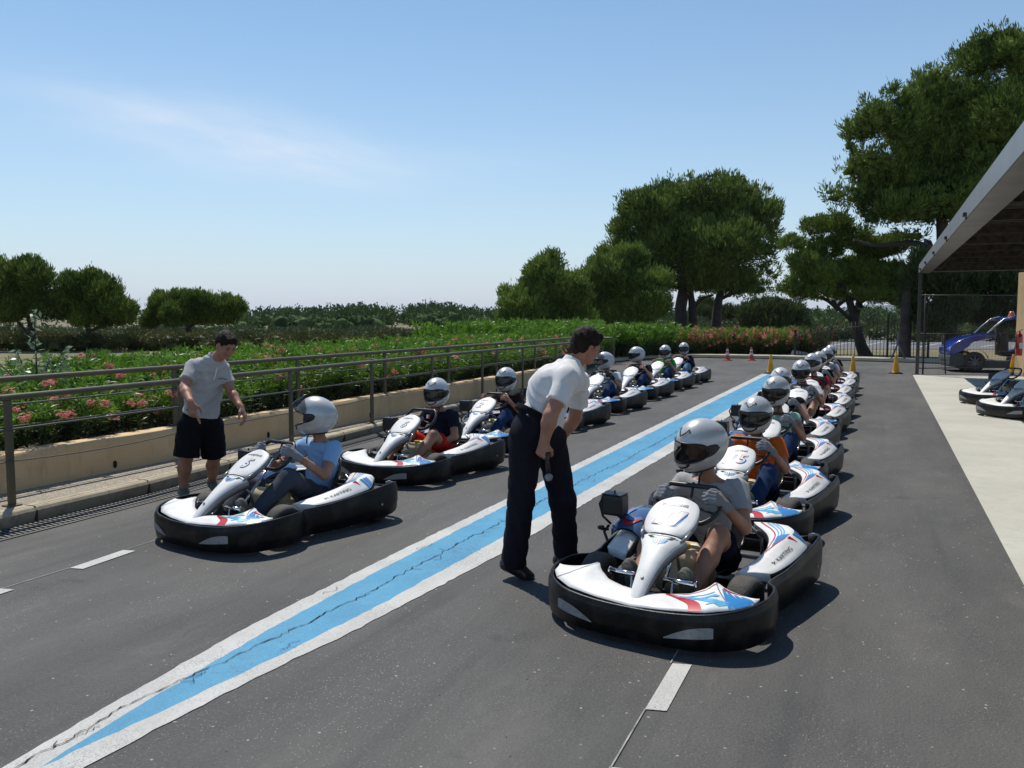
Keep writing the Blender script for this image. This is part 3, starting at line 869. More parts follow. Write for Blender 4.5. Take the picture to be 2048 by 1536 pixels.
M['oak'] = leafmat('oak_leaves', (.040, .065, .018), (.115, .15, .05), .6, .6, .3, .2)
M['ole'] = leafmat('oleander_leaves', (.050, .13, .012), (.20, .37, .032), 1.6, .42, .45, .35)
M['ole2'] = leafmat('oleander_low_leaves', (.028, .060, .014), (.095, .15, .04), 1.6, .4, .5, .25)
M['flower'] = leafmat('oleander_flowers', (.66, .15, .16), (.85, .38, .34), 6, .6, .1, .35)
M['pale'] = leafmat('sapling_leaves', (.10, .16, .08), (.34, .42, .26), 3, .4, .5, .3)
def pine(label, px, depth, clumps, trunks, n, leaf, m='pine', seed=1, group=None, core=.70, cat='tree', name='pine_tree', base_z=0.0, limbs=(), fat=1.04):
    """clumps in photograph columns/rows at this depth: (px, py, r_px, squash, back) -> metres"""
    bx, by = spot(px, depth); o = empty(name, (bx, by, base_z), 0, label, cat, group)
    s_ = depth / FPX
    def W(qx, qy, dd=0.0):
        x, y = spot(qx, depth + dd); return np.array([x - bx, y - by, EYE + (632 - qy) * (depth + dd) / FPX - base_z])
    g = np.random.default_rng(seed); C = []; Rd = []
    for c in clumps:
        qx, qy, rp, sq = c[:4]; dd = c[4] if len(c) > 4 else None
        k = max(1, int((rp / 22) ** 2 * .8)) if rp > 26 else 1
        c0 = W(qx, qy, (g.uniform(-1, 1) * rp * s_ * .8) if dd is None else dd); r = rp * s_ * fat
        if k == 1: C.append(c0); Rd.append((r, r, r * sq)); continue
        for _ in range(k * 3):
            d = g.normal(size=3); d /= np.linalg.norm(d); d *= np.array([1, 1, sq]); rr = r * g.uniform(.30, .52)
            C.append(c0 + d * (r - rr * .8) * g.uniform(.75, 1.0)); Rd.append((rr, rr, rr * .8))
        Rd.append((r * .72, r * .72, r * .72 * sq)); C.append(c0)
    C = np.array(C); Rd = np.array(Rd)
    V, F = leaves(C, Rd, int(n * 1.45), leaf * 1.15, leaf * .30, .9, .38, (.52, 1.06), seed, tuft=16)
    V2, F2 = leaves(C, Rd, int(n * .22), leaf * 1.25, leaf * .26, 2.2, .30, (1.0, 1.16), seed + 50, tuft=9)
    up_ = V2[::4, 2] > np.median(V[:, 2]) - 9; V2 = V2.reshape(-1, 4, 3)[up_].reshape(-1, 3); F2 = np.arange(len(V2)).reshape(-1, 4)
    bl = blobs(C, Rd, seed, 2, core * .62, .28)
    foliage_obj('crown', [(V, F), (V2, F2), bl], M[m], o)
    for tr in trunks:
        P = [W(q[0], q[1], q[3] if len(q) > 3 else 0) for q in tr]; rr = [q[2] * s_ for q in tr]
        Q = catmull([(*p, r) for p, r in zip(P, rr)], 5)
        MB().tube([q[:3] for q in Q], [max(q[3], .01) for q in Q], 9).build('trunk' if tr[0][1] > 640 and tr[0][2] >= 4 else 'limb', M['bark'], o)
    return o
# --- middle pines behind the pink hedge (about eighty metres out)
pine('broad dark umbrella pine, tallest of the clump behind the pink hedge', 1385, 72, [
    (1290, 420, 55, .8), (1370, 405, 60, .75), (1450, 405, 60, .75), (1510, 440, 48, .9), (1250, 470, 42, .8), (1232, 500, 24, .8), (1340, 480, 75, .8), (1440, 490, 75, .8),
    (1525, 500, 32, 1.0), (1300, 525, 60, .7), (1395, 545, 62, .5), (1470, 555, 50, .55), (1515, 580, 34, .45), (1460, 580, 26, .4), (1330, 565, 40, .5), (1535, 545, 18, .6), (1500, 408, 34, .8),
    (1385, 372, 18, .9), (1425, 368, 18, .9), (1460, 372, 18, .9), (1345, 376, 16, .9), (1310, 388, 18, .9), (1285, 398, 15, .9)],
    [[(1362, 676, 15), (1360, 620, 12), (1366, 580, 11), (1372, 520, 7)], [(1386, 675, 10), (1384, 630, 8), (1378, 570, 5)], [(1430, 674, 11), (1433, 620, 9), (1440, 570, 6), (1445, 500, 4)],
     [(1436, 600, 4), (1470, 585, 3), (1520, 575, 2)], [(1384, 620, 3.5), (1402, 598, 3), (1425, 590, 2)]],
    100000, .34, 'pine', 11, core=.66)
pine('bushy pine leaning against the left flank of the tallest pine', 1245, 66, [
    (1215, 550, 42, .9), (1250, 530, 42, .9), (1270, 575, 45, .8), (1225, 600, 48, .8), (1180, 560, 28, 1.0), (1190, 610, 38, .9), (1290, 610, 48, .6), (1240, 640, 50, .5), (1310, 560, 30, .7), (1175, 640, 30, .6), (1212, 515, 16, 1.1), (1195, 530, 14, 1.2)],
    [[(1255, 680, 6), (1250, 640, 5), (1245, 590, 3)]], 52000, .30, 'pine2', 12, core=.62)
pine('rounded pine at the left end of the clump behind the older man', 1085, 62, [
    (1090, 565, 45, .9), (1120, 575, 42, .9), (1060, 590, 38, .9), (1035, 615, 32, 1.0), (1020, 640, 24, 1.0), (1080, 630, 48, .8), (1130, 625, 42, .9), (1150, 590, 28, 1.0), (1100, 530, 24, .9), (1070, 548, 18, .9), (1012, 588, 11, 1.0), (1160, 640, 28, .8), (1045, 655, 24, .6)],
    [[(1112, 684, 5), (1105, 650, 4), (1095, 600, 3)], [(1112, 676, 3), (1122, 652, 2), (1122, 640, 1.5)]], 48000, .28, 'pine2', 13, core=.62)
# --- right-hand pines
pine('low spreading pine with leaning forked trunk behind the black fence', 1725, 37, [
    (1610, 560, 34, .7), (1650, 545, 40, .7), (1700, 550, 48, .65), (1760, 555, 48, .6), (1805, 560, 38, .6), (1600, 525, 26, .6), (1580, 487, 22, .5), (1640, 500, 34, .6), (1625, 455, 26, .6), (1660, 450, 30, .5), (1700, 478, 34, .5), (1745, 500, 40, .6), (1575, 575, 18, .6), (1630, 585, 26, .4), (1800, 595, 30, .5), (1690, 590, 34, .35), (1750, 592, 30, .35), (1780, 490, 28, .6), (1596, 590, 18, .5)],
    [[(1737, 722, 15), (1722, 690, 11), (1712, 655, 9), (1702, 620, 8), (1690, 590, 6), (1672, 560, 4)], [(1708, 650, 7), (1712, 620, 6), (1718, 590, 5), (1735, 560, 3)],
     [(1674, 620, 4), (1650, 600, 3.5), (1618, 592, 2.5), (1600, 580, 2)], [(1672, 612, 4), (1690, 600, 3), (1712, 596, 2.5)], [(1716, 606, 4), (1740, 594, 3), (1770, 590, 2)], [(1700, 640, 4), (1675, 617, 4), (1662, 600, 3)]],
    80000, .135, 'pine2', 14, core=.62)
pine('huge dark pine filling the upper right corner above the canopy', 1885, 35, [
    (1930, 130, 52, .9), (1990, 120, 50, .9), (2040, 150, 60, .9), (1840, 190, 46, .9), (1875, 225, 55, .9), (1785, 210, 34, .9), (1740, 250, 46, .9), (1700, 270, 36, .9), (1800, 270, 60, .85), (1900, 290, 75, .85), (1995, 250, 80, .85), (2090, 260, 80, .9),
    (1730, 330, 46, .8), (1790, 360, 60, .7), (1860, 380, 60, .65), (1700, 400, 42, .6), (1745, 430, 40, .5), (1690, 345, 26, .8), (1660, 400, 24, .6), (1650, 388, 16, .7), (1960, 360, 70, .8), (2050, 360, 80, .9), (1830, 440, 36, .4), (1900, 440, 30, .5), (1990, 440, 50, .6), (2060, 460, 60, .7),
    (1965, 90, 26, .9), (1940, 100, 20, .9), (1685, 300, 18, .9), (1722, 222, 16, .9), (1765, 190, 16, .9), (1850, 160, 18, .9), (1670, 430, 14, .6), (1790, 420, 55, .6), (1850, 310, 70, .8), (1950, 420, 60, .6), (1740, 380, 50, .7), (1920, 210, 60, .8), (1830, 250, 55, .8), (2020, 340, 70, .8), (1890, 400, 60, .6), (1820, 475, 34, .4), (1960, 470, 50, .5)],
    [[(1905, 735, 20, 1.5), (1895, 640, 15, 1.2), (1882, 540, 13, .8), (1874, 450, 11), (1868, 380, 8), (1880, 280, 6)], [(1884, 540, 7), (1850, 500, 7), (1815, 488, 6), (1770, 492, 5), (1735, 492, 4), (1700, 482, 3)],
     [(1872, 440, 6), (1840, 420, 4), (1800, 400, 3)], [(1878, 400, 6), (1920, 350, 5), (1960, 300, 4)], [(2005, 740, 14, 3), (1998, 600, 12, 3), (1990, 450, 9, 3)]],
    150000, .17, 'pine', 15, core=.68)
pine('ivy covered dark tree between the fence end and the canopy post', 1838, 33, [
    (1825, 560, 22, 1.2), (1850, 545, 24, 1.1), (1880, 560, 30, 1.0), (1925, 565, 30, .9), (1975, 570, 34, .9), (2030, 575, 34, .9), (1812, 600, 16, 1.3), (1835, 615, 20, 1.2), (1905, 610, 34, .9), (1960, 620, 36, .8), (2020, 620, 34, .9), (1860, 640, 28, .8), (1832, 520, 14, 1.2)],
    [[(1810, 725, 12), (1808, 640, 11), (1812, 560, 8)]], 30000, .16, 'oak', 16, core=.6, name='ivy_tree')
# --- left pines
pine('leftmost pine cut by the edge of the photo', 40, 42, [
    (45, 560, 34, 1.0), (80, 555, 26, 1.0), (60, 540, 22, .9), (10, 580, 36, 1.0), (-10, 545, 30, 1.0), (40, 610, 40, .7), (85, 600, 26, .8), (90, 628, 20, .6), (10, 630, 28, .6), (-30, 600, 34, .9), (72, 530, 14, .9)],
    [[(66, 698, 6), (64, 660, 5), (58, 630, 4), (45, 590, 3)], [(60, 672, 3), (40, 645, 2.5), (25, 625, 2)]], 30000, .19, 'pine', 17, core=.50, fat=.93)
pine('round headed pine with a clean trunk in the dry field', 180, 42, [
    (150, 580, 30, .9), (185, 572, 32, .8), (215, 585, 30, .9), (235, 615, 26, .8), (150, 615, 36, .7), (195, 620, 38, .6), (130, 600, 20, .9), (262, 625, 15, .7), (250, 640, 16, .5), (120, 625, 18, .6), (215, 642, 26, .4), (145, 560, 14, .9), (190, 555, 14, .9), (168, 640, 20, .5), (268, 614, 8, .8)],
    [[(179, 705, 7), (178, 670, 5), (177, 645, 4.5), (170, 610, 3)], [(182, 662, 3), (200, 655, 2.4), (222, 646, 1.8)]], 34000, .18, 'pine', 18, core=.50, fat=.93)
pine('flat topped wide pine above the young instructor', 378, 46, [
    (330, 612, 26, .8), (365, 602, 30, .6), (400, 602, 28, .6), (350, 630, 36, .45), (400, 628, 36, .45), (445, 618, 30, .6), (470, 612, 20, .7), (450, 635, 28, .4), (312, 635, 22, .6), (300, 645, 14, .7), (485, 622, 10, .8), (425, 608, 18, .7), (324, 594, 9, .8), (455, 598, 9, .8)],
    [[(380, 696, 6), (379, 668, 5), (377, 640, 5), (372, 620, 3)], [(378, 656, 3), (400, 642, 2.4), (430, 636, 2)]], 34000, .18, 'pine', 19, core=.50, fat=.93)
pine('grey green round oak between the pine trunks and the far fence', 1535, 62, [
    (1500, 630, 22, .8), (1525, 622, 24, .7), (1555, 622, 26, .7), (1585, 630, 22, .8), (1510, 645, 24, .6), (1550, 645, 30, .6), (1590, 648, 22, .5)],
    [[(1546, 672, 3), (1545, 655, 2.5), (1543, 640, 2)]], 22000, .26, 'oak', 20, core=.72, name='oak_tree')
pine('small rounded oak seen between the dark pine trunks', 1465, 92, [
    (1455, 630, 20, .8), (1480, 638, 20, .8), (1410, 612, 18, .8), (1400, 632, 22, .8), (1440, 648, 20, .6)],
    [[(1462, 672, 2.5), (1460, 655, 2), (1458, 640, 2)]], 14000, .26, 'oak', 21, core=.72, name='oak_tree')
# distant wood: reads as one mass
g = np.random.default_rng(3); C = []; Rd = []
def top_at(px):
    return np.interp(px, [-100, 250, 480, 560, 640, 720, 800, 880, 930, 1000, 1100, 1400, 1600, 1700, 1800, 2100], [652, 650, 630, 620, 622, 614, 622, 612, 616, 628, 630, 628, 626, 624, 622, 620])
for i in range(700):
    px = g.uniform(-60, 2080); t = g.random(); dep = 100 + 90 * t
    tp = top_at(px) - 8 + g.uniform(0, 6) + (1 - t) * 12
    if px < 470 and t > .0: tp += 3
    ztop = EYE + (632 - tp) * dep / FPX; r = g.uniform(1.3, 2.6)
    x, y = spot(px, dep); C.append((x, y, ztop - r * .8)); Rd.append((r * 1.15, r * 1.15, r))
    if ztop - r > 1.0:
        C.append((x + g.uniform(-1, 1), y + g.uniform(-1, 1), max(.6, ztop - r * 2.2))); Rd.append((r * 1.3, r * 1.3, r * 1.3))
V, F = leaves(C, Rd, 170000, .42, .24, .6, .6, (.6, 1.05), 4, tuft=6)
foliage_obj('distant_wood', [(V, F), blobs(C, Rd, 5, 2, .42, .25)], M['wood'])
o = bpy.data.objects['distant_wood']; tag(o, 'far-off pine wood along the horizon', 'wood', kind='stuff')
# mid-field bushes, each a thing; a few shared meshes
def bush_mesh(seed, n, leaf, m, w=1.0, h=.7, cl=7):
    g = np.random.default_rng(seed); C = []; Rd = []
    for i in range(cl):
        r = g.uniform(.28, .5); C.append((g.uniform(-1, 1) * w * .6, g.uniform(-1, 1) * w * .6, g.uniform(.3, .8) * h)); Rd.append((r, r, r * .8))
    V, F = leaves(C, Rd, n, leaf, leaf * .4, .4, .6, (.6, 1.1), seed, zmin=0)
    b = blobs(C, Rd, seed, 2, .55, .22)
    o = foliage_obj('bush', [(V, F), b], M[m]); me = o.data; bpy.data.objects.remove(o); return me
bm_ol = [bush_mesh(s, 2600, .14, 'olive', 1.0, .9) for s in (31, 32)]
bm_hd = [bush_mesh(s, 2800, .12, 'hedge', 1.2, .8) for s in (33, 34, 35)]
bm_ok = [bush_mesh(s, 2600, .12, 'oak', 1.0, .8) for s in (36, 37)]
def bush(me, px, depth, sc, label, group, sz=None, name='bush'):
    x, y = spot(px, depth); o = link(name, me); o.location = (x, y, -.03)
    o.scale = (sc * g.uniform(.9, 1.1), sc, (sz or sc) * g.uniform(.9, 1.1)); o.rotation_euler = (0, 0, g.uniform(0, 6.28))
    tag(o, label, 'bush', group)
for i in range(60):    # clipped dark hedge along the field
    px = -20 + i * 19 + g.uniform(-5, 5)
    if 225 < px < 245: continue
    bush(bm_hd[i % 3], px, 43 + g.uniform(-.6, .6), 1.0, 'dark olive brown hedge bush at the back of the dry field', 'hedge bushes along the back of the field', .92 + g.uniform(-.1, .12), 'hedge_bush')
for i in range(70):
    px = -10 + i * 16 + g.uniform(-10, 10)
    bush(bm_ol[i % 2], px, 56 + g.uniform(-6, 10), 1.4, 'silvery olive bush behind the dark hedge', 'olive bushes behind the hedge', .85 + g.uniform(-.15, .2), 'olive_bush')
for i in range(26):
    px = 1330 + i * 29 + g.uniform(-8, 8)
    bush((bm_ok + bm_ol)[i % 4], px, 80 + g.uniform(-6, 6), 1.8, 'green bush across the car park', 'bushes across the car park', 1.4 + g.uniform(-.4, .3), 'bush')
for i, px in enumerate((1595, 1640, 1655, 1700, 1760, 1800, 1850, 1900, 1960, 2010)):
    bush(bm_ok[i % 2], px, 60 + g.uniform(-3, 3), 1.3, 'rounded shrub on the sandy strip behind the fence', 'shrubs on the sandy strip', 1.3, 'shrub')
x0, y0 = spot(1560, 84); x1, y1 = spot(2150, 84); x2, y2 = spot(2150, 66); x3, y3 = spot(1560, 70)
sheet('sandy_verge', [(x3, y3), (x2, y2), (x1, y1), (x0, y0)], -.008, mat('sand', (.42, .33, .21), .95, var=.2, vscale=.5))
# --- oleanders
def oleander(seed, n=3400, h=.85, w=.75, fl=7, nf=26, low=.5):
    """upright lance leaves on many stems; flower heads apart"""
    g = np.random.default_rng(seed)
    V = []; F = []
    ns = 46; st = MB()
    tips = []
    for i in range(ns):
        a = g.uniform(0, 6.28); r = w * math.sqrt(g.random()) ; lean = g.uniform(.1, .35)
        b0 = np.array([r * .5 * math.cos(a), r * .5 * math.sin(a), 0]); hh = h * g.uniform(.72, 1.08)
        tip = b0 + np.array([math.cos(a) * (r * .5 + lean * .3), math.sin(a) * (r * .5 + lean * .3), hh]); tips.append((b0, tip))
        st.tube([b0, (b0 + tip) / 2 + g.normal(0, .02, 3), tip], [.008, .006, .003], 4, cap=False)
    per = n // ns; P = []; A = []
    for b0, tip in tips:
        t = g.random(per) ** .6; P.append(b0 + (tip - b0) * t[:, None])
        d = g.normal(size=(per, 3)) * .55 + unit(tip - b0) * .75; A.append(d)
    P = np.concatenate(P); a = np.concatenate(A); a /= np.linalg.norm(a, axis=1)[:, None]; n = len(P)
    q = np.cross(a, g.normal(size=(n, 3))); q /= np.linalg.norm(q, axis=1)[:, None]
    l = (.145 * g.uniform(.6, 1.25, n))[:, None]; ww = .019 * g.uniform(.8, 1.3, n)[:, None]
    mid = P + a * l * .5 + np.array([0, 0, .004]); end = P + a * l - np.array([0, 0, 1]) * l * .12
    V = np.stack([P, mid + q * ww * .5, end, mid - q * ww * .5], 1).reshape(-1, 3); F = np.arange(len(V)).reshape(-1, 4)
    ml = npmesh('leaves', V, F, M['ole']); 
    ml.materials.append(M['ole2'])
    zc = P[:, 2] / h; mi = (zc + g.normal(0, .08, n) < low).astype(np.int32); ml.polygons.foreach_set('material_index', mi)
    ms = st.mesh('stems', M['bark'], False)
    # flower heads: clusters of five-petalled blossoms
    FV = []; FF = []; o = 0
    for i in range(fl):
        b0, tip = tips[g.integers(ns)]; a_ = g.uniform(0, 6.28)
        c = tip * np.array([1, 1, g.uniform(.62, 1.0)]) + np.array([.10 * math.cos(a_), .10 * math.sin(a_), .02])
        for _ in range(nf):
            p = c + g.normal(0, .035, 3); nn = unit(p - c + np.array([0, 0, .03]) + g.normal(0, .01, 3)); u = unit(np.cross(nn, g.normal(size=3))); v = np.cross(nn, u); s_ = g.uniform(.016, .025)
            for k in range(5):
                a1 = k * 1.2566; d0 = u * math.cos(a1) + v * math.sin(a1); d1 = u * math.cos(a1 + 1.0) + v * math.sin(a1 + 1.0); dm = unit(d0 + d1)
                FV += [p, p + d0 * s_ * .8, p + dm * s_ * 1.3 + nn * s_ * .3, p + d1 * s_ * .8]; FF.append((o, o + 1, o + 2, o + 3)); o += 4
    mf = npmesh('flowers', np.array(FV), np.array(FF), M['flower']) if fl else None
    return ml, ms, mf
OL = [oleander(41 + i, fl=(10, 6, 13, 0, 4)[i]) for i in range(5)]
OLP = [oleander(51 + i, fl=54, nf=20, n=2600) for i in range(2)]
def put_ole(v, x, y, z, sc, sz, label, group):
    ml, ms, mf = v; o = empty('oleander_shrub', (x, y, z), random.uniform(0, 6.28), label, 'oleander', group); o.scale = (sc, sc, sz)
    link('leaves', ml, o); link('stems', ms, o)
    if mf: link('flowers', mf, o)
r_ = random.Random(12)
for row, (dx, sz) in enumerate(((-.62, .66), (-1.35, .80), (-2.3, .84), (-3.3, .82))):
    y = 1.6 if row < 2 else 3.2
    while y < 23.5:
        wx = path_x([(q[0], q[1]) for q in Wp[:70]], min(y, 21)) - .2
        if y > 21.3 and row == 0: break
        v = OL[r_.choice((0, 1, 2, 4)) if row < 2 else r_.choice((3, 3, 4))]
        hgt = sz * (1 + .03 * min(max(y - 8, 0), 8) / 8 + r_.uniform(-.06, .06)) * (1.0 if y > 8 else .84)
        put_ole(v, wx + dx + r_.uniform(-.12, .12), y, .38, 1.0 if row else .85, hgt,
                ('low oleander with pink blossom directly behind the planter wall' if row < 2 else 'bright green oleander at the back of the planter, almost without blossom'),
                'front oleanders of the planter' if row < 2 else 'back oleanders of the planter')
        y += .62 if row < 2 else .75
for i in range(26):   # tall green bank past the end of the wall
    t = i / 25; x = np.interp(t, [0, .3, .7, 1], [-9.4, -10.2, -9.9, -8.6]) + r_.uniform(-.5, .5); y = 24.2 + 11.5 * t + r_.uniform(-.3, .3)
    put_ole(OL[3], x, y, 0, 1.5, 1.48 + r_.uniform(-.1, .1), 'tall dense green oleander in the bank past the end of the wall', 'green oleander bank')
for i in range(24):
    t = i / 23; x = -10.9 + r_.uniform(-.6, .6) - 1.2; y = 23.5 + 12 * t
    put_ole(OL[3], x, y, 0, 1.6, 1.6 + r_.uniform(-.1, .1), 'tall dense green oleander in the bank past the end of the wall', 'green oleander bank')
for row in range(2):
    for i in range(18):
        t = i / 17; x = np.interp(t, [0, .5, 1], [-8.2, -5.6, -2.75]) + r_.uniform(-.1, .1); y = np.interp(t, [0, .3, 1], [36.4, 37.4, 37.6]) + row * .9
        put_ole(OLP[i % 2], x, y, 0, 1.05 - .02 * (i > 15), 1.22 + r_.uniform(-.06, .08) + .05 * row, 'bushy oleander covered in pink blossom beyond the lane', 'pink oleander hedge')
# tall pale-leaved sapling among the oleanders
x, y = spot(72, 9.6)
sp = empty('pale_sapling', (x, y, .4), 0, 'slender sapling with pale grey green leaves rising above the oleanders', 'sapling')
st = MB(); P = []; g2 = np.random.default_rng(9)
for k in range(9):
    a = g2.uniform(0, 6.28); hh = (1.42 if k == 0 else g2.uniform(.5, 1.0)); sp_ = 0.03 if k == 0 else g2.uniform(.15, .6)
    e = np.array([sp_ * math.cos(a), sp_ * math.sin(a), hh]); st.tube([(0, 0, 0), tuple(e * np.array([.4, .4, .6])), tuple(e)], [.011, .008, .003], 5, cap=False)
    for j in range(18 if k == 0 else 12): P.append(e * np.array([(.3 + .7 * j / 12)] * 2 + [0]) * 1.0 + np.array([0, 0, hh * (.25 + .75 * j / (18 if k == 0 else 12))]))
P = np.array(P); P = np.repeat(P, 4, 0); n = len(P); a = g2.normal(size=(n, 3)) * np.array([1, 1, .6]); a /= np.linalg.norm(a, axis=1)[:, None]
q = np.cross(a, g2.normal(size=(n, 3))); q /= np.linalg.norm(q, axis=1)[:, None]; P = P + g2.normal(0, .02, (n, 3))
V = np.stack([P, P + a * .04 + q * .02, P + a * .085, P + a * .04 - q * .02], 1).reshape(-1, 3)
link('leaves', npmesh('leaves', V, np.arange(len(V)).reshape(-1, 4), M['pale']), sp); st.build('stem', M['bark'], sp, False)
# dry straw and weeds at the back of the planter
g3 = np.random.default_rng(19); n = 9000
P = np.stack([g3.uniform(-16, -10.2, n), g3.uniform(2, 30, n), np.full(n, -.02)], 1); a = g3.normal(0, .25, (n, 3)); a[:, 2] = 1
q = g3.normal(size=(n, 3)); q[:, 2] = 0; q /= np.linalg.norm(q, axis=1)[:, None]; l = g3.uniform(.3, .75, n)[:, None]
V = np.stack([P - q * .006, P + q * .006, P + a * l + q * .002, P + a * l - q * .002], 1).reshape(-1, 3)
M['straw'] = leafmat('straw', (.20, .15, .07), (.10, .15, .04), .6, .8, .2, .3)
tag(link('dry_grass', npmesh('dry_grass', V, np.arange(len(V)).reshape(-1, 4), M['straw'])), 'dry grass and weeds behind the oleanders', 'grass', kind='stuff')
# ================================================================ GO-KARTS
M['silver'] = mat('pearl_panel', (.80, .79, .775), .48, var=.05, vscale=9, coat=.08, spec=.35, bump=.03, bscale=160, col2=(.66, .65, .63), c2scale=7, c2w=.58)
M['silver_side'] = mat('silver_side', (.22, .225, .235), .34, metal=.3, var=.08, coat=.4)
M['plastic'] = mat('black_plastic', (.006, .006, .007), .34, spec=.3, var=.3, vscale=14, bump=.12, bscale=120, col2=(.030, .028, .026), c2scale=9, c2w=.60)
M['black'] = mat('black_part', (.018, .018, .020), .4, var=.2, vscale=10)
M['rubber'] = mat('tyre_rubber', (.070, .062, .054), .8, var=.25, vscale=18, bump=.4, bscale=90)
M['rim'] = mat('wheel_rim', (.30, .30, .31), .35, metal=.8)
M['chrome'] = mat('chrome', (.75, .75, .76), .13, metal=1.0, var=.05)
M['steel'] = mat('dull_steel', (.32, .32, .32), .38, metal=.8, var=.2)
M['tank'] = mat('tank_plastic', (.64, .52, .32), .38, var=.12, vscale=8, sss=.3)
M['red'] = mat('red_sticker', (.52, .018, .025), .28, coat=.5, var=.04)
M['bluest'] = mat('blue_sticker', (.035, .23, .56), .28, coat=.5, var=.04)
M['cyan'] = mat('light_blue_sticker', (.10, .44, .70), .28, coat=.5, var=.04)
M['grey_st'] = mat('grey_sticker', (.22, .23, .24), .3, coat=.4, var=.04)
M['ink'] = mat('black_lettering', (.02, .02, .025), .35, var=.03)
M['whitest'] = mat('white_sticker', (.75, .75, .76), .28, coat=.5, var=.03)
M['gold'] = mat('gold_lettering', (.50, .34, .08), .35, var=.03)
M['reflect'] = mat('grey_reflector', (.30, .31, .32), .4, metal=.3, var=.2, vscale=30)
M['seatm'] = mat('seat_shell', (.016, .016, .018), .38, coat=.3, var=.2)
def ring_ctrl():
    # x, y, ztop, zbot for the right half, front centre to rear centre
    h = [(0, -.865, .205, .032), (.20, -.86, .210, .032), (.40, -.815, .222, .032), (.545, -.70, .240, .034), (.612, -.55, .252, .036), (.622, -.41, .258, .040), (.600, -.30, .258, .045),
         (.548, -.215, .252, .045), (.552, -.10, .250, .042), (.575, .05, .256, .04), (.592, .25, .272, .04), (.605, .42, .290, .045), (.612, .57, .306, .05), (.606, .70, .316, .06), (.560, .79, .305, .08), (.47, .82, .27, .10), (.30, .82, .25, .12), (0, .82, .245, .12)]
    return h + [(-x, y, a, b) for x, y, a, b in h[-2:0:-1]]
RING = catmull(ring_ctrl(), 5, True)
def make_bumper(parent):
    mb = MB(); n = len(RING); rows = []
    for i, p in enumerate(RING):
        a, b = RING[i - 1], RING[(i + 1) % n]; t = unit((b[0] - a[0], b[1] - a[1])); nn = np.array([t[1], -t[0]])
        if nn @ np.array([p[0], p[1]]) < 0 and abs(p[0]) < .3: nn = -nn
        zt, zb = p[2], p[3]; H = zt - zb
        row = []
        for o, f in ((-.016, 0), (.000, .0), (.006, .03), (.013, .30), (.016, .32), (.016, .80), (.015, .84), (.004, .955), (.004, .985), (-.002, 1.0), (-.010, 1.0), (-.014, .98), (-.014, .90), (-.010, .3), (-.018, .02)):
            row.append((p[0] + nn[0] * o, p[1] + nn[1] * o, zb + H * f))
        rows.append(row)
    rows.append(rows[0]); mb.grid(rows, 0, True, True)
    o = mb.build('bumper', M['plastic'], parent)
    return o
def ring_face(x, z, push=.0185):
    F_ = sorted([(p[0], p[1]) for p in RING if p[1] < -.55]); y = np.interp(x, [q[0] for q in F_], [q[1] for q in F_]); y2 = np.interp(x + .01, [q[0] for q in F_], [q[1] for q in F_])
    t = unit((.01, y2 - y)); return (x + t[1] * push, y - t[0] * push, z)
def ring_pt(x, z, back=False, push=.022):
    """front face of the bumper at |x|"""
    h = [p for p in ring_ctrl()[:7]]; ax = abs(x)
    y = np.interp(ax, [q[0] for q in h[:5]], [q[1] for q in h[:5]]); return (x, y - push, z)
def front_fn(u, v):
    """front fairing surface; u -1..1 across, v 0 front .. 1 back"""
    a = abs(u); sg = 1 if u >= 0 else -1
    fx = np.interp(a, [0, .35, .62, .80, .92, 1.0], [0, .20, .385, .51, .575, .585]); fy = np.interp(a, [0, .35, .62, .80, .92, 1.0], [-.84, -.832, -.790, -.705, -.61, -.54])
    bx = np.interp(a, [0, .25, .45, .60, .68, .78, .90, 1.0], [0, .13, .235, .31, .345, .41, .51, .585]); by = np.interp(a, [0, .25, .45, .60, .68, .78, .90, 1.0], [-.66, -.645, -.60, -.545, -.50, -.525, -.54, -.53])
    fz = np.interp(a, [0, .62, 1], [.200, .222, .246]); bz = np.interp(a, [0, .45, .60, .68, .74, .85, 1], [.225, .240, .268, .298, .282, .262, .25])
    e = v ** .8
    x = fx + (bx - fx) * v; y = fy + (by - fy) * v; z = fz + (bz - fz) * e + .018 * math.sin(math.pi * min(v, 1)) * (1 - .5 * a)
    return np.array([sg * x, y, z])
def normal_of(fn, u, v, e=1e-3):
    a = fn(min(u + e, .999), v) - fn(u - e, v); b = fn(u, min(v + e, .999)) - fn(u, max(v - e, 0)); n = unit(np.cross(a, b)); return n if n[2] > 0 else -n
def patch(fn, us, vs): return [[tuple(fn(u, v)) for u in us] for v in vs]
def fold_strip(mb, fn, pts, w, off=.0018, mi=0, n=5):
    """strip of sticker following a surface: points in (u, v), w half widths in u/v units normal to path"""
    C = catmull(pts, n); N = len(C); L = []; Rr = []
    for i, p in enumerate(C):
        t = unit(C[min(i + 1, N - 1)] - C[max(i - 1, 0)]); q = np.array([-t[1], t[0]])
        ww = np.interp(i / (N - 1), np.linspace(0, 1, len(w)), w) if isinstance(w, (list, tuple)) else w
        for S_, s in ((L, 1), (Rr, -1)):
            a = np.clip(p + q * ww * s, [-.999, 0.01], [.999, .99]); S_.append(tuple(fn(a[0], a[1]) + normal_of(fn, a[0], a[1]) * off))
    mb.add(L + Rr, [(i, N + i, N + i + 1, i + 1) for i in range(N - 1)], mi, True)
def text_on(mb, txt, size, M4, mi=0, bold=0.0, shear=0.0, wrap=None, sx=1.0):
    V, F = text_geo(txt, size, bold, shear); V = [(x * sx, y) for x, y in V]
    if wrap: mb.add([wrap(x, y) for x, y in V], F, mi)
    else: mb.add([M4 @ Vector((x, y, 0)) for x, y in V], F, mi)
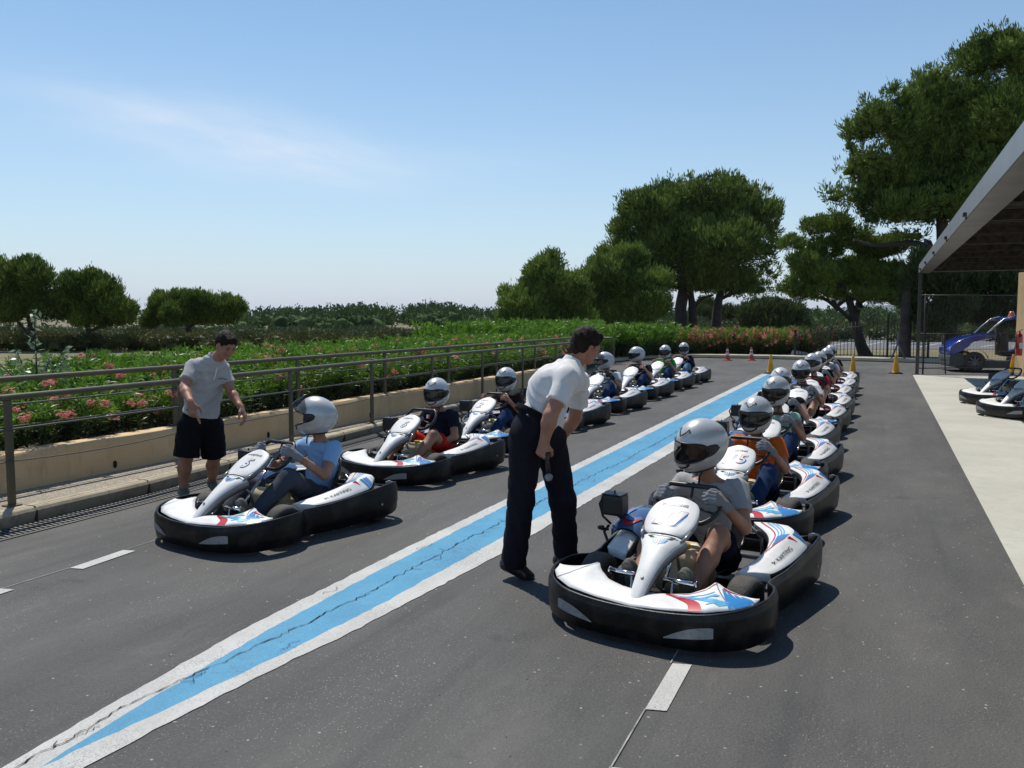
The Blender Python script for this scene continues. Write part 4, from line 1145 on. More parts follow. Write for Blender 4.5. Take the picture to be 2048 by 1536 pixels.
# nose panel: spine (y, z, half width)
NOSE = [(-.800, .205, .026), (-.775, .232, .035), (-.71, .292, .044), (-.63, .356, .055), (-.555, .410, .072), (-.485, .448, .096), (-.435, .470, .122), (-.405, .482, .134)]
SHLD = [(-.402, .490, .100), (-.385, .502, .122), (-.345, .528, .142), (-.30, .556, .150), (-.25, .588, .147), (-.205, .616, .134), (-.175, .636, .108), (-.160, .646, .074), (-.155, .650, .030)]
NOSE = [tuple(p) for p in catmull(NOSE, 3)]; SHLD = [tuple(p) for p in catmull(SHLD, 3)]
def nose_fn(S, u, k, off=0.0, depth=.030):
    """point across the panel at row k; edges roll back"""
    y, z, w = S[k]; a = S[max(k - 1, 0)]; b = S[min(k + 1, len(S) - 1)]
    t = unit((b[0] - a[0], b[1] - a[1])); n = np.array([-t[1], t[0]])
    if n[1] < 0: n = -n
    d = off - depth * abs(u) ** 3 * min(1, w / .08)
    return np.array([u * w, y + n[0] * d, z + n[1] * d]), n
def panel(S, thick, mats, name, parent, depth=.03):
    mb = MB(); us = np.linspace(-1, 1, 15); rows = []
    for k in range(len(S)): rows.append([tuple(nose_fn(S, u, k, 0, depth)[0]) for u in us])
    mb.grid(rows, 0, True)
    # sides and back
    left, right = [], []
    for k in range(len(S)):
        p, n = nose_fn(S, -1, k, 0, depth); q, _ = nose_fn(S, 1, k, 0, depth); n3 = np.array([0, n[0], n[1]])
        th = thick * min(1, S[k][2] / .05)
        left.append([tuple(p), tuple(p - n3 * th * .5 + [-.003, 0, 0]), tuple(p - n3 * th + [.006, 0, 0]), tuple(p - n3 * th + [.014, 0, 0] + n3 * .02)])
        right.append([tuple(q), tuple(q - n3 * th * .5 + [.003, 0, 0]), tuple(q - n3 * th - [.006, 0, 0]), tuple(q - n3 * th - [.014, 0, 0] + n3 * .02)])
    mb.grid(left, 1, True); mb.grid(right, 1, True)
    rows = []
    for k in range(len(S)):
        rows.append([tuple(nose_fn(S, u, k, -.014, depth)[0]) for u in np.linspace(-.96, .96, 9)])
    mb.grid(rows, 1, True)
    for k in (0, len(S) - 1):
        mb.grid([[tuple(nose_fn(S, u, k, 0, depth)[0]) for u in np.linspace(-1, 1, 9)], [tuple(nose_fn(S, u, k, -.02, depth)[0]) for u in np.linspace(-.97, .97, 9)]], 1, True)
    return mb.build(name, mats, parent)
def shield_wrap(cx, cs, off=.003):
    """flat (x, s) in metres on the shield -> surface; s measured along the spine from its middle"""
    S = SHLD; L = [0]
    for a, b in zip(S, S[1:]): L.append(L[-1] + math.hypot(b[0] - a[0], b[1] - a[1]))
    mid = L[-1] / 2
    def f(x, s):
        s_ = min(max(s + cs + mid, 0), L[-1] - 1e-6); k = max(i for i in range(len(L)) if L[i] <= s_); k = min(k, len(S) - 2)
        t = (s_ - L[k]) / (L[k + 1] - L[k]); w = S[k][2] + (S[k + 1][2] - S[k][2]) * t
        u = min(max((x + cx) / w, -1), 1); p, _ = nose_fn(S, u, k, off); q, _ = nose_fn(S, u, k + 1, off); r = p + (q - p) * t; r[0] = x + cx; return tuple(r)
    return f
def nose_wrap(cx, cs, off=.003):
    S = NOSE; L = [0]
    for a, b in zip(S, S[1:]): L.append(L[-1] + math.hypot(b[0] - a[0], b[1] - a[1]))
    def f(x, s):
        s_ = min(max(s + cs, 0), L[-1] - 1e-6); k = min(max(i for i in range(len(L)) if L[i] <= s_), len(S) - 2)
        t = (s_ - L[k]) / (L[k + 1] - L[k]); w = S[k][2] + (S[k + 1][2] - S[k][2]) * t
        u = min(max((x + cx) / w, -1), 1); p, _ = nose_fn(S, u, k, off); q, _ = nose_fn(S, u, k + 1, off); r = p + (q - p) * t; r[0] = x + cx; return tuple(r)
    f.L = L[-1]; return f
POD = [  # y: inner x,z  ridge x,z  outer x,z
    (-.165, .335, .245, .345, .248, .505, .250), (-.12, .345, .258, .375, .262, .520, .252), (-.02, .365, .270, .415, .284, .540, .256), (.10, .390, .286, .445, .306, .560, .264),
    (.22, .400, .308, .465, .336, .575, .276), (.34, .385, .330, .485, .362, .586, .290), (.43, .350, .346, .497, .376, .588, .302), (.50, .300, .356, .485, .380, .560, .315), (.58, .235, .362, .450, .374, .50, .33), (.65, .200, .362, .410, .366, .45, .34)]
POD = [tuple(p) for p in catmull(POD, 3)]
def pod_fn(sg, part):
    def f(u, v):   # u 0..1 inner->outer of that facet, v 0..1 front->back
        k = v * (len(POD) - 1); i = min(int(k), len(POD) - 2); t = k - i; p = np.array(POD[i]) * (1 - t) + np.array(POD[i + 1]) * t
        if part == 'up': a, b = (p[1], p[2]), (p[3], p[4])
        else: a, b = (p[3], p[4]), (p[5], p[6])
        u_ = max(0, min(1, u)); bulge = .006 * math.sin(math.pi * u_)
        uu = u_ * .3 if part == 'up' else .3 + .7 * u_
        return np.array([sg * (a[0] + (b[0] - a[0]) * u_), p[0] + .105 * uu * (1 - v) ** 2, a[1] + (b[1] - a[1]) * u_ + bulge])
    return f
def lettering(parent, txt, size, wrap=None, M4=None, m='ink', bold=.01, shear=0.0, name='lettering', sx=1.0):
    mb = MB(); text_on(mb, txt, size, M4, 0, bold, shear, wrap, sx); return mb.build(name, M[m], parent, False)
def logo_shape(mb, wrap, s, mi=(0, 0)):
    """the little two-piece angular mark left of the word"""
    for poly, m_ in ((((-1, .5), (-.25, .5), (-.6, .1), (-.25, -.1), (-.5, -.5), (-1, -.5), (-.7, 0)), mi[0]), (((-.1, .5), (.7, .5), (.3, .15), (.7, -.5), (.35, -.5), (.05, .05)), mi[1])):
        mb.add([wrap(x * s, y * s) for x, y in poly], [tuple(range(len(poly)))], m_)
def make_kart(name='go_kart'):
    K = empty(name, (0, 0, 0))
    bp = make_bumper(K)
    # oval scuffed grey inserts on the bumper face
    for sg in (-1, 1):
        mb = MB(); N_ = 14
        lo_ = [(.20 + .23 * i / 13, .085 + .022 * i / 13) for i in range(N_)]; hi_ = [(x, z + .005 + .052 * math.sin(math.pi * .5 * min(1, (i / 13) * 1.25)) * (1 if i < 13 else .9)) for i, (x, z) in enumerate(lo_)]
        V = [ring_face(sg * x, z) for x, z in lo_] + [ring_face(sg * x, z) for x, z in hi_]
        mb.add(V, [(i, i + 1, 15 + i, 14 + i) for i in range(13)], 0, True); mb.build('reflector', M['reflect'], bp)
    mb = MB()
    for sg in (-1, 1): mb.cyl((sg * .60, .55, .16), (sg * .632, .55, .16), .010, n=8)
    mb.build('bumper_bolt', M['steel'], bp)
    for sg in (-1, 1):   # end rollers at the rear corners
        mb = MB(); mb.cyl((sg * .563, .705, .25), (sg * .563, .705, .318), .030, n=16); mb.cyl((sg * .563, .705, .318), (sg * .563, .705, .324), .013, n=10, mi=1)
        mb.build('corner_roller', [M['black'], M['steel']], K)
    # front fairing
    us = np.linspace(-1, 1, 49); vs = np.linspace(0, 1, 9); mb = MB()
    top = patch(front_fn, us, vs); mb.grid(top, 0, True)
    mb.grid([[p for p in top[-1]], [(p[0], p[1] + .004, p[2] - .035) for p in top[-1]]], 1, True)
    mb.grid([[p for p in top[0]], [(p[0] * .995, p[1] + .008, p[2] - .03) for p in top[0]]], 1, True)
    ff = mb.build('front_fairing', [M['silver'], M['plastic']], K)
    mb = MB()
    for sg in (-1, 1): fold_strip(mb, front_fn, [(sg * .80, .01), (sg * .745, .35), (sg * .70, .7), (sg * .68, .97)], .006, .0012)
    mb.build('panel_seam', M['grey_st'], ff)
    mb = MB(); fold_strip(mb, front_fn, [(.24, .99), (.30, .80), (.42, .52), (.52, .28), (.55, .02)], [.012, .035, .040, .045, .05]); mb.build('sticker', M['red'], ff)
    mb = MB(); fold_strip(mb, front_fn, [(.30, .93), (.45, .86), (.60, .86), (.68, .90)], [.006, .02, .02, .03]); mb.build('sticker', M['red'], ff)
    mb = MB()
    fold_strip(mb, front_fn, [(.34, .74), (.50, .52), (.66, .30), (.74, .14)], [.03, .028, .03, .04])
    fold_strip(mb, front_fn, [(.38, .66), (.55, .60), (.67, .55)], [.028, .02, .02]); fold_strip(mb, front_fn, [(.50, .44), (.62, .46), (.70, .42)], [.02, .03, .03])
    fold_strip(mb, front_fn, [(.62, .22), (.70, .25), (.75, .22)], [.01, .04, .05])
    mb.build('sticker', M['cyan'], ff)
    mb = MB()
    for k, (a, b) in enumerate(((.80, .12), (.84, .22), (.885, .3), (.93, .38))): fold_strip(mb, front_fn, [(a - .01, .04), (a - .035, .45), (a - .06, .80 - k * .05)], [.026, .022, .010])
    mb.build('sticker', M['bluest'], ff)
    mb = MB(); fold_strip(mb, front_fn, [(.74, .84), (.80, .84), (.90, .88)], [.10, .06, .01]); mb.build('sticker', M['red'], ff)
    # nose cone and number shield
    ns = panel(NOSE, .060, [M['silver'], M['silver_side']], 'nose_cone', K, .032)
    W = nose_wrap(0, 0)
    mb = MB(); a = W.L
    poly = [(-.082, a - .012), (.082, a - .012), (.060, a - .036), (-.060, a - .036)]
    mb.add([nose_wrap(0, 0, .004)(x, s) for x, s in poly], [(0, 1, 2, 3)]); mb.add([nose_wrap(0, 0, .010)(x, s) for x, s in ((-.094, a - .006), (.094, a - .006), (.082, a - .013), (-.082, a - .013))], [(0, 1, 2, 3)], 1)
    mb.build('air_vent', [M['ink'], M['silver']], ns)
    mb = MB()
    for i, x in enumerate((-.045, -.030, -.015, .003, .018, .033, .046)):
        s0 = a - .040; ln = .030 - abs(i - 3) * .006
        mb.add([nose_wrap(0, 0, .0035)(*q) for q in ((x - .005, s0), (x + .005, s0), (x * .7 + .003, s0 - ln - .02), (x * .7 - .003, s0 - ln - .02))], [(0, 1, 2, 3)], 1 if i == 3 else 0)
    mb.build('sticker', [M['cyan'], M['red']], ns)
    mb = MB(); p, n_ = nose_fn(NOSE, 0, 7, .001); mb.cyl(tuple(p), tuple(p + np.array([0, n_[0], n_[1]]) * .006), .009, n=12); mb.build('bolt', M['steel'], ns)
    sh = panel(SHLD, .040, [M['silver'], M['silver_side']], 'number_shield', K, .020)
    lettering(sh, 'KARTING', .026, shield_wrap(.012, .098 - .018), name='lettering', bold=.02, sx=1.15)
    mb = MB(); w_ = shield_wrap(-.068, .08); logo_shape(mb, lambda x, y: w_(x, y), .012, (0, 0)); mb.build('emblem', M['ink'], sh, False)
    for sg in (-1, 1): MB().tube([(sg * .110, -.42, .452), (sg * .132, -.39, .475), (sg * .14, -.345, .50)], [.008, .012, .008], 8).build('shield_bracket', M['silver_side'], K)
    MB().tube([(0, -.40, .44), (.05, -.30, .33), (.07, -.28, .16)], .010, 8).build('shield_strut', M['steel'], K)
    MB().tube([(-.05, -.62, .14), (-.05, -.44, .36)], .010, 8).build('shield_strut', M['steel'], K)
    # side pods
    for sg in (1, -1):
        fu, fd = pod_fn(sg, 'up'), pod_fn(sg, 'dn'); vs = np.linspace(0, 1, 25); mb = MB()
        up = [[tuple(fu(u, v)) for u in np.linspace(0, 1, 5)] for v in vs]; dn = [[tuple(fd(u, v)) for u in np.linspace(0, 1, 5)] for v in vs]
        mb.grid(up, 0, True); mb.grid(dn, 0, True)
        mb.grid([[r[0] for r in up], [(r[0][0] - sg * .002, r[0][1], r[0][2] - .05) for r in up]], 1, True)
        mb.grid([[*up[0], *dn[0][1:]], [(p[0], p[1] + .012, p[2] - .05) for p in [*up[0], *dn[0][1:]]]], 0, True)
        mb.grid([[*up[-1], *dn[-1][1:]], [(p[0], p[1] - .01, p[2] - .06) for p in [*up[-1], *dn[-1][1:]]]], 1, True)
        mb.grid([[r[-1] for r in dn], [(r[-1][0] + sg * .004, r[-1][1], r[-1][2] - .03) for r in dn]], 1, True)
        pd = mb.build('side_pod', [M['silver'], M['plastic']], K)
        for o_ in (pd,):
            mb = MB()
            for a, w_ in ((.22, .030), ): fold_strip(mb, fu, [(a, .99), (a + .06, .80), (a + .1, .60)], w_)
            fold_strip(mb, fu, [(.32, .60), (.20, .48), (.16, .40), (.34, .40), (.62, .46), (.95, .56)], [.03, .035, .03, .02, .02, .02]); mb.build('sticker', M['red'], pd)
            mb = MB()
            for a in (.42, .55, .66): fold_strip(mb, fu, [(a, .99), (a + .02, .8), (a + .04, .62)], .026)
            mb.build('sticker', M['cyan'], pd)
            mb = MB(); V = [(.45, .60), (.95, .66), (.95, .60), (.70, .52), (.42, .46), (.38, .52)]
            for (a, b, c, d) in (((.42, .60), (.95, .64), (.95, .58), (.40, .52)), ((.40, .515), (.93, .575), (.80, .53), (.42, .455))):
                mb.grid([[tuple(fu(*(np.array(a) * (1 - t) + np.array(b) * t)) + [0, 0, .0022]) for t in np.linspace(0, 1, 6)], [tuple(fu(*(np.array(d) * (1 - t) + np.array(c) * t)) + [0, 0, .0022]) for t in np.linspace(0, 1, 6)]], 0, True)
            mb.build('sticker', M['bluest'], pd)
            mb = MB(); mb.add([tuple(fd(*q) + np.array([sg * .0015, 0, .002])) for q in ((.03, .60), (.03, .56), (.55, .60))], [(0, 1, 2)]); mb.build('sticker', M['red'], pd, False)
            mb = MB()
            for v0 in (.645, .70, .755): mb.grid([[tuple(fd(u, v0 + .03 * u) + np.array([sg * .0015, 0, .002])) for u in np.linspace(.06, .97, 5)], [tuple(fd(u, v0 + .038 + .03 * u) + np.array([sg * .0015, 0, .002])) for u in np.linspace(.06, .97, 5)]], 0, True)
            mb.build('sticker', M['bluest'], pd)
            def podtxt(cx, v0):
                def f(x, y):   # text runs from rear to front on the driver's left side
                    return tuple(fd(.52 - y / .13 * 1.0, v0 + sg * x * 1.0 / .9) + np.array([sg * .002, 0, .003]))
                return f
            lettering(pd, 'KARTING', .040, podtxt(0, .40), name='lettering', bold=.008)
            mb = MB(); w2 = podtxt(0, .40 - sg * .125); logo_shape(mb, w2, .021, (0, 1)); mb.build('emblem', [M['ink'], M['gold']], pd, False)
    # floor tray, frame
    mb = MB(); mb.prism([(-.17, -.78), (.17, -.78), (.30, -.40), (.30, .45), (-.30, .45), (-.30, -.40)], .045, .055); mb.build('floor_tray', M['black'], K)
    mb = MB()
    for sg in (-1, 1):
        mb.tube([(sg * .12, -.80, .075), (sg * .16, -.66, .075), (sg * .30, -.30, .08), (sg * .31, .35, .08), (sg * .24, .70, .10), (sg * .22, .79, .13)], .015, 8)
        mb.tube([(sg * .30, -.22, .08), (sg * .50, -.20, .10), (sg * .56, -.02, .12), (sg * .57, .40, .14), (sg * .40, .50, .10)], .011, 8)
        mb.tube([(sg * .14, -.66, .08), (sg * .17, -.76, .15), (0, -.78, .16)], .010, 8)
        mb.tube([(sg * .16, -.38, .09), (sg * .36, -.38, .12)], .016, 8)
    mb.tube([(-.3, -.05, .085), (.3, -.05, .085)], .012, 8)
    mb.tube([(-.22, .79, .13), (-.22, .79, .20), (.22, .79, .20), (.22, .79, .13)], .013, 8)
    mb.build('frame', M['black'], K)
    MB().cyl((-.56, .60, .145), (.56, .60, .145), .018).build('rear_axle', M['steel'], K)
    # wheels
    def wheel(x, y, r, w, steer=0.0, sgn=1):
        prof = [(r * .52, -w / 2 + .012), (r * .60, -w / 2 + .004), (r * .82, -w / 2), (r * .93, -w / 2 + .012), (r * .985, -w / 2 + .028), (r, -w * .18), (r, w * .18), (r * .985, w / 2 - .028), (r * .93, w / 2 - .012), (r * .82, w / 2), (r * .60, w / 2 - .004), (r * .52, w / 2 - .012), (r * .50, 0), (r * .52, -w / 2 + .012)]
        wh = empty('wheel', (x, y, r), 0); wh.parent = K; wh.rotation_euler = (0, 0, steer)
        MB().lathe(prof, (0, 0, 0), 'x', 32).build('tyre', M['rubber'], wh)
        rp = [(.012, w * .42), (r * .22, w * .42), (r * .26, w * .30), (r * .44, w * .24), (r * .50, w * .40), (r * .53, w * .42), (r * .53, -w * .42), (r * .50, -w * .40), (r * .44, -w * .24), (r * .26, -w * .30), (r * .22, -w * .42), (.012, -w * .42)]
        mb = MB(); mb.lathe(rp, (0, 0, 0), 'x', 24)
        for k in range(5):
            a = k * 1.2566; mb.cyl((sgn * w * .43, r * .16 * math.cos(a), r * .16 * math.sin(a)), (sgn * w * .47, r * .16 * math.cos(a), r * .16 * math.sin(a)), .006, n=6)
        mb.build('rim', M['rim'], wh)
    wheel(.440, -.315, .146, .138, R(-4), 1); wheel(-.440, -.315, .146, .138, R(-4), -1)
    wheel(.495, .60, .145, .16, 0, 1); wheel(-.495, .60, .145, .16, 0, -1)
    # pedals: chrome cross bars and posts
    for sg in (-1, 1):
        mb = MB(); mb.tube([(sg * .11, -.60, .08), (sg * .115, -.57, .16), (sg * .12, -.55, .275)], .007, 8)
        mb.cyl((sg * .070, -.545, .275), (sg * .25, -.545, .275), .015, n=12); mb.cyl((sg * .25, -.545, .275), (sg * .258, -.545, .275), .022, n=12)
        mb.build('pedal', M['chrome'], K)
    mb = MB()
    for sg in (-1, 1): mb.tube([(sg * .08, -.46, .10), (sg * .30, -.40, .13), (sg * .38, -.385, .13)], .008, 8); mb.sphere((sg * .30, -.40, .135), .016, 6)
    mb.build('steering_rod', M['steel'], K)
    # fuel tank between the legs
    o = SDF(); o.cap((-.075, -.13, .15), (.075, -.13, .15), .09, k=.03); o.cap((-.075, .02, .16), (.075, .02, .16), .09, k=.05); o.cap((-.07, -.12, .27), (.07, -.12, .27), .07, k=.05); o.cap((-.06, .0, .29), (.06, .0, .29), .06, k=.05)
    tk = o.build('fuel_tank', .010, M['tank'], K)
    mb = MB(); mb.cyl((.02, -.10, .33), (.02, -.10, .365), .028, n=16); mb.build('tank_cap', mat('tank_cap', (.45, .38, .05), .5), tk)
    mb = MB(); mb.tube([(-.06, -.13, .33), (-.09, -.17, .30), (-.10, -.17, .2), (-.16, -.1, .12)], .005, 6); mb.build('fuel_hose', M['black'], tk)
    # steering column and wheel
    MB().tube([(0, -.40, .17), (0, -.03, .56)], .011, 10).build('steering_column', M['chrome'], K)
    sw = empty('steering_wheel', (0, -.015, .595)); sw.parent = K; sw.rotation_euler = (R(50), 0, 0)
    P = []
    for i in range(40):
        a = 2 * math.pi * i / 40; x, y = .198 * math.cos(a), .160 * math.sin(a)
        y = min(y, .112); y = max(y, -.135); P.append((x, y, -.0))
    P = [tuple(p) for p in catmull(P, 1, True)]
    MB().tube(P, .015, 10, 0, True).build('rim', M['black'], sw)
    mb = MB()
    for a in (90 - 0, 205, 335):
        e = (.180 * math.cos(R(a)), .135 * math.sin(R(a)), 0); 
        mb.tube([(0, 0, -.03), (e[0] * .5, e[1] * .5, -.02), e], [.010, .008, .008], 6)
    mb.cyl((0, 0, -.04), (0, 0, -.012), .034, n=16)
    mb.build('spokes', M['black'], sw)
    # seat shell
    rows = []; zc = [(.05, .13, .10, .20), (.07, .22, .11, .20), (.0, 0, 0, 0)]
    SP = [(.17, .12, .175, .05), (.24, .10, .19, .09), (.34, .10, .20, .13), (.45, .14, .205, .16), (.52, .22, .205, .14), (.555, .31, .20, .11), (.575, .39, .19, .08), (.592, .46, .16, .05), (.60, .49, .13, .03)]
    SP = catmull(SP, 3); us = np.linspace(-1, 1, 17); mb = MB(); rI = []; rO = []
    for i, (y, z, w, sd) in enumerate(SP):
        a, b = SP[max(i - 1, 0)], SP[min(i + 1, len(SP) - 1)]; t = unit((b[0] - a[0], b[1] - a[1])); n = np.array([-t[1], t[0]])
        rI.append([(u * w, y + n[0] * sd * abs(u) ** 3.2, z + n[1] * sd * abs(u) ** 3.2) for u in us])
        rO.append([(u * (w + .008), y + n[0] * (sd * abs(u) ** 3.2 - .010), z + n[1] * (sd * abs(u) ** 3.2 - .010)) for u in us])
    mb.grid(rI, 0, True).grid(rO, 0, True); mb.grid([[r[0] for r in rI], [r[0] for r in rO]], 0, True); mb.grid([[r[-1] for r in rI], [r[-1] for r in rO]], 0, True); mb.grid([rI[-1], rO[-1]], 0, True); mb.grid([rI[0], rO[0]], 0, True)
    st = mb.build('seat', M['seatm'], K)
    for sg in (-1, 1): MB().tube([(sg * .20, .56, .36), (sg * .27, .58, .28), (sg * .30, .52, .12)], .010, 8).build('seat_stay', M['steel'], K)
    # engine and exhaust on the driver's right
    eg = empty('engine', (-.40, .42, .14)); eg.parent = K
    mb = MB(); mb.box((0, 0, .02), (.16, .20, .16), bev=.02)
    for k in range(7): mb.box((.0, -.13, -.03 + k * .022), (.13, .10, .007))
    mb.cyl((-.10, .02, .03), (.09, .02, .03), .055); mb.tube([(0, -.14, .05), (-.06, -.20, .04), (-.13, -.10, .02), (-.15, .10, .02)], .022, 8)
    mb.build('crankcase', M['steel'], eg)
    mb = MB(); rws = []
    for y, z, w, dd in ((-.31, .205, .10, .02), (-.27, .235, .12, .015), (-.18, .268, .13, .01), (-.06, .285, .135, .01), (.08, .28, .13, .015), (.12, .26, .12, .02)):
        rws.append([(u * w - .065, y, z - (abs(u) ** 2.5) * .05) for u in np.linspace(-1, 1, 9)])
    mb.grid(rws, 0, True); mb.grid([[(p[0], p[1], p[2] - .012) for p in r] for r in rws], 1, True)
    cv = mb.build('engine_cover', [mat('navy_cover', (.05, .10, .22), .25, coat=.6, var=.1), M['black']], eg)
    mb = MB()
    for o_, c_ in ((0, 0), (.045, 1)):
        P = [(-.09 + o_ * .5, -.06), (-.10 + o_ * .4, -.19), (-.03, -.285 + o_), (.03, -.2)]
        C = catmull(P, 5); L = []; Rr = []
        for i, p in enumerate(C):
            t = unit(C[min(i + 1, len(C) - 1)] - C[max(i - 1, 0)]); q = np.array([-t[1], t[0]]) * .012
            for S_, s in ((L, 1), (Rr, -1)):
                x, y = p + q * s; x -= .03; u = (x + .065) / .13; z = np.interp(y, [-.31, -.27, -.18, -.06, .08], [.205, .235, .268, .285, .28]) - min(abs(u), 1) ** 2.5 * .05; S_.append((x, y, z + .006))
        N = len(C); mb.add(L + Rr, [(i, N + i, N + i + 1, i + 1) for i in range(N - 1)], c_, True)
    mb.build('sticker', [M['red'], M['bluest']], cv)
    mb = MB(); mb.box((-.175, -.24, .335), (.150, .13, .135), bev=.022); mb.box((-.175, -.24, .405), (.138, .118, .010), bev=.004); mb.cyl((-.175, -.24, .41), (-.175, -.24, .427), .006, n=8)
    mb.cyl((-.10, -.18, .22), (-.165, -.22, .29), .03, n=12); mb.tube([(-.25, -.25, .38), (-.275, -.26, .33), (-.25, -.26, .25), (-.20, -.24, .2)], .008, 8)
    mb.build('air_box', M['black'], eg)
    mb = MB(); mb.tube([(-.17, -.34, .10), (-.22, -.30, .16), (-.20, -.27, .20)], .010, 8); mb.tube([(-.15, -.46, .235), (-.19, -.43, .22), (-.20, -.38, .20), (-.17, -.34, .19)], [.010, .014, .012, .008], 8)
    mb.build('lever', M['black'], eg)
    MB().cyl((-.12, .38, .06), (.10, .38, .08), .045).build('exhaust', M['steel'], eg)
    return K
KART = make_kart()
def glyphs(mb, txt, wrap, grow=0.0):
    """slanted racing numerals; the one is a plain bar"""
    cx = -(len(txt) - 1) * .047
    for i, ch in enumerate(txt):
        x0 = cx + i * .094
        if ch == '1':
            w, h_ = .020 + grow, .056 + grow; sl_ = .026; n = 8
            mb.grid([[wrap(x0 + w * u + sl_ * (2 * t - 1), -h_ + 2 * h_ * t) for u in (-1, -.5, 0, .5, 1)] for t in np.linspace(0, 1, n)], 0, False)
        else:
            V, F = text_geo(ch, .145, .006 + grow * 7, .25); mb.add([wrap(x + x0, y) for x, y in V], F)
def number_on(K, txt, flat=False):
    sh = [c for c in K.children if c.name.split('.')[0] == 'number_shield'][0]
    for o_, m_, off, gr in (((.008, -.004), 'bluest', .0024, .0035), ((-.002, .001), 'red', .0036, .0030), ((.0, 0), 'whitest', .0052, .0002)):
        mb = MB(); glyphs(mb, txt, shield_wrap(o_[0], -.025 + o_[1], off), gr); mb.build('number', M[m_], sh, False)
def number_dark(K, txt):
    sh = [c for c in K.children if c.name.split('.')[0] == 'number_shield'][0]
    for m_, off, gr in (('ink', .0024, .0035), ('whitest', .0042, -.0012)):
        mb = MB(); glyphs(mb, txt, shield_wrap(0, -.025, off), gr); mb.build('number', M[m_], sh, False)
GR = 'karts of the right-hand row'; GL = 'karts of the left-hand row'
right_row = [(-1.02, 5.02, -9, '11'), (-1.00, 7.20, -8, '15'), (-1.02, 9.18, -6, None), (-1.12, 11.0, -5, None), (-1.06, 13.15, -5, None), (-1.04, 15.05, -4, None), (-1.10, 17.2, -4, None), (-1.08, 19.3, -4, None), (-1.10, 21.2, -4, None)]
left_row = [(-4.43, 5.46, -11, '5'), (-4.55, 8.02, -8, '6'), (-4.62, 10.1, -7, '20'), (-4.60, 12.35, -6, None), (-4.64, 14.80, -6, '9'), (-4.70, 17.35, -5, None), (-4.72, 19.70, -5, None), (-4.72, 21.8, -5, None)]
RL = ['frontmost kart of the right row with number 11 on its white shield', 'kart number 15 right behind kart 11, driver in orange top', 'third kart of the right row, driver in mint sleeveless top', 'fourth kart of the right row, driver hidden behind the mint top driver',
      'fifth kart of the right row, driver in white shirt', 'sixth kart of the right row, driver in red T-shirt', 'seventh kart of the right row, just behind the red T-shirt driver', 'eighth and last but one kart of the right row', 'rearmost kart of the right row, beside the yellow cone']
LL = ['kart number 5 at the front of the left row beside the young instructor', 'kart number 6 of the left row, driver in navy polo and red shorts', 'kart number 20 of the left row partly behind the older man', 'kart of the left row mostly hidden by the older man',
      'kart number 9 just right of the older man, driver in white T-shirt with raised visor', 'kart of the left row with driver in navy T-shirt and helmet turned aside', 'kart of the left row with driver in bright green T-shirt', 'rearmost kart of the left row, driver in dark navy jacket']
karts = []
for i, (x, y, a, n_) in enumerate(right_row + left_row):
    k = KART if i == 0 else copy_tree(KART)
    karts.append(k)
for i, (x, y, a, n_) in enumerate(right_row + left_row):
    k = karts[i]; k.location = (x, y, 0); k.rotation_euler = (0, 0, R(a))
    tag(k, (RL + LL)[i], 'go-kart', GR if i < 9 else GL)
    if n_: (number_on if n_ in ('11', '15') else number_dark)(k, n_)
# two karts parked under the canopy
for x, y, a, l in ((2.45, 16.7, -48, 'empty kart parked under the canopy, nearer of the two, its nose in the shade'), (2.35, 18.9, -48, 'empty kart parked under the canopy, farther of the two')):
    k = copy_tree(karts[8]); k.location = (x, y, .008); k.rotation_euler = (0, 0, R(a)); tag(k, l, 'go-kart', 'karts parked under the canopy')
# ================================================================ PEOPLE
M['skin'] = mat('skin_tanned', (.40, .20, .125), .55, var=.10, vscale=14, bump=.08, bscale=160, sss=.12, col2=(.34, .155, .095), c2scale=9)
M['skin_f'] = mat('skin_fair', (.52, .30, .215), .55, var=.08, vscale=14, bump=.06, bscale=160, sss=.12, col2=(.46, .235, .165), c2scale=9)
def cloth(name, c, c2=None, var=.10, rough=.9): return mat(name, c, rough, var=var, vscale=5, bump=.25, bscale=420, spec=.12, col2=c2, c2scale=300, c2w=.52)
M['tee_grey'] = cloth('tee_heather_grey', (.36, .355, .35), (.43, .425, .42))
M['polo_light'] = cloth('polo_pale_grey', (.50, .485, .475), (.42, .41, .40)); M['polo_white'] = cloth('polo_off_white', (.76, .74, .72))
M['navy'] = cloth('navy_cloth', (.014, .016, .030)); M['blackc'] = cloth('black_cloth', (.010, .010, .012))
M['trouser'] = cloth('dark_trouser', (.014, .012, .018), (.020, .017, .025)); M['jeans'] = cloth('blue_jeans', (.018, .038, .10), (.030, .058, .14)); M['jeans_grey'] = cloth('grey_jeans', (.050, .056, .075), (.085, .092, .115))
M['jeans_light'] = cloth('light_jeans', (.12, .22, .40), (.18, .30, .48))
M['tee_blue'] = cloth('tee_pale_blue', (.28, .46, .70)); M['orange'] = cloth('orange_top', (.62, .13, .022)); M['mint'] = cloth('mint_top', (.36, .56, .46)); M['redc'] = cloth('red_cloth', (.50, .030, .040)); M['redshort'] = cloth('red_shorts', (.55, .025, .020))
M['whitec'] = cloth('white_cloth', (.66, .68, .72)); M['green'] = cloth('green_tee', (.022, .34, .05)); M['brownc'] = cloth('dark_brown_top', (.030, .018, .016)); M['shoe_b'] = mat('dark_shoe', (.015, .014, .014), .35, coat=.3); M['shoe_g'] = cloth('canvas_shoe', (.14, .14, .12))
M['sole'] = mat('shoe_sole', (.16, .16, .13), .8, bump=.8, bscale=140); M['glove'] = cloth('grey_knit_glove', (.20, .205, .22), (.28, .285, .30)); M['glove_d'] = cloth('dark_glove', (.03, .03, .035)); M['hair'] = mat('dark_hair', (.016, .009, .006), .7, spec=.2, bump=1.0, bscale=55, var=.4, vscale=40)
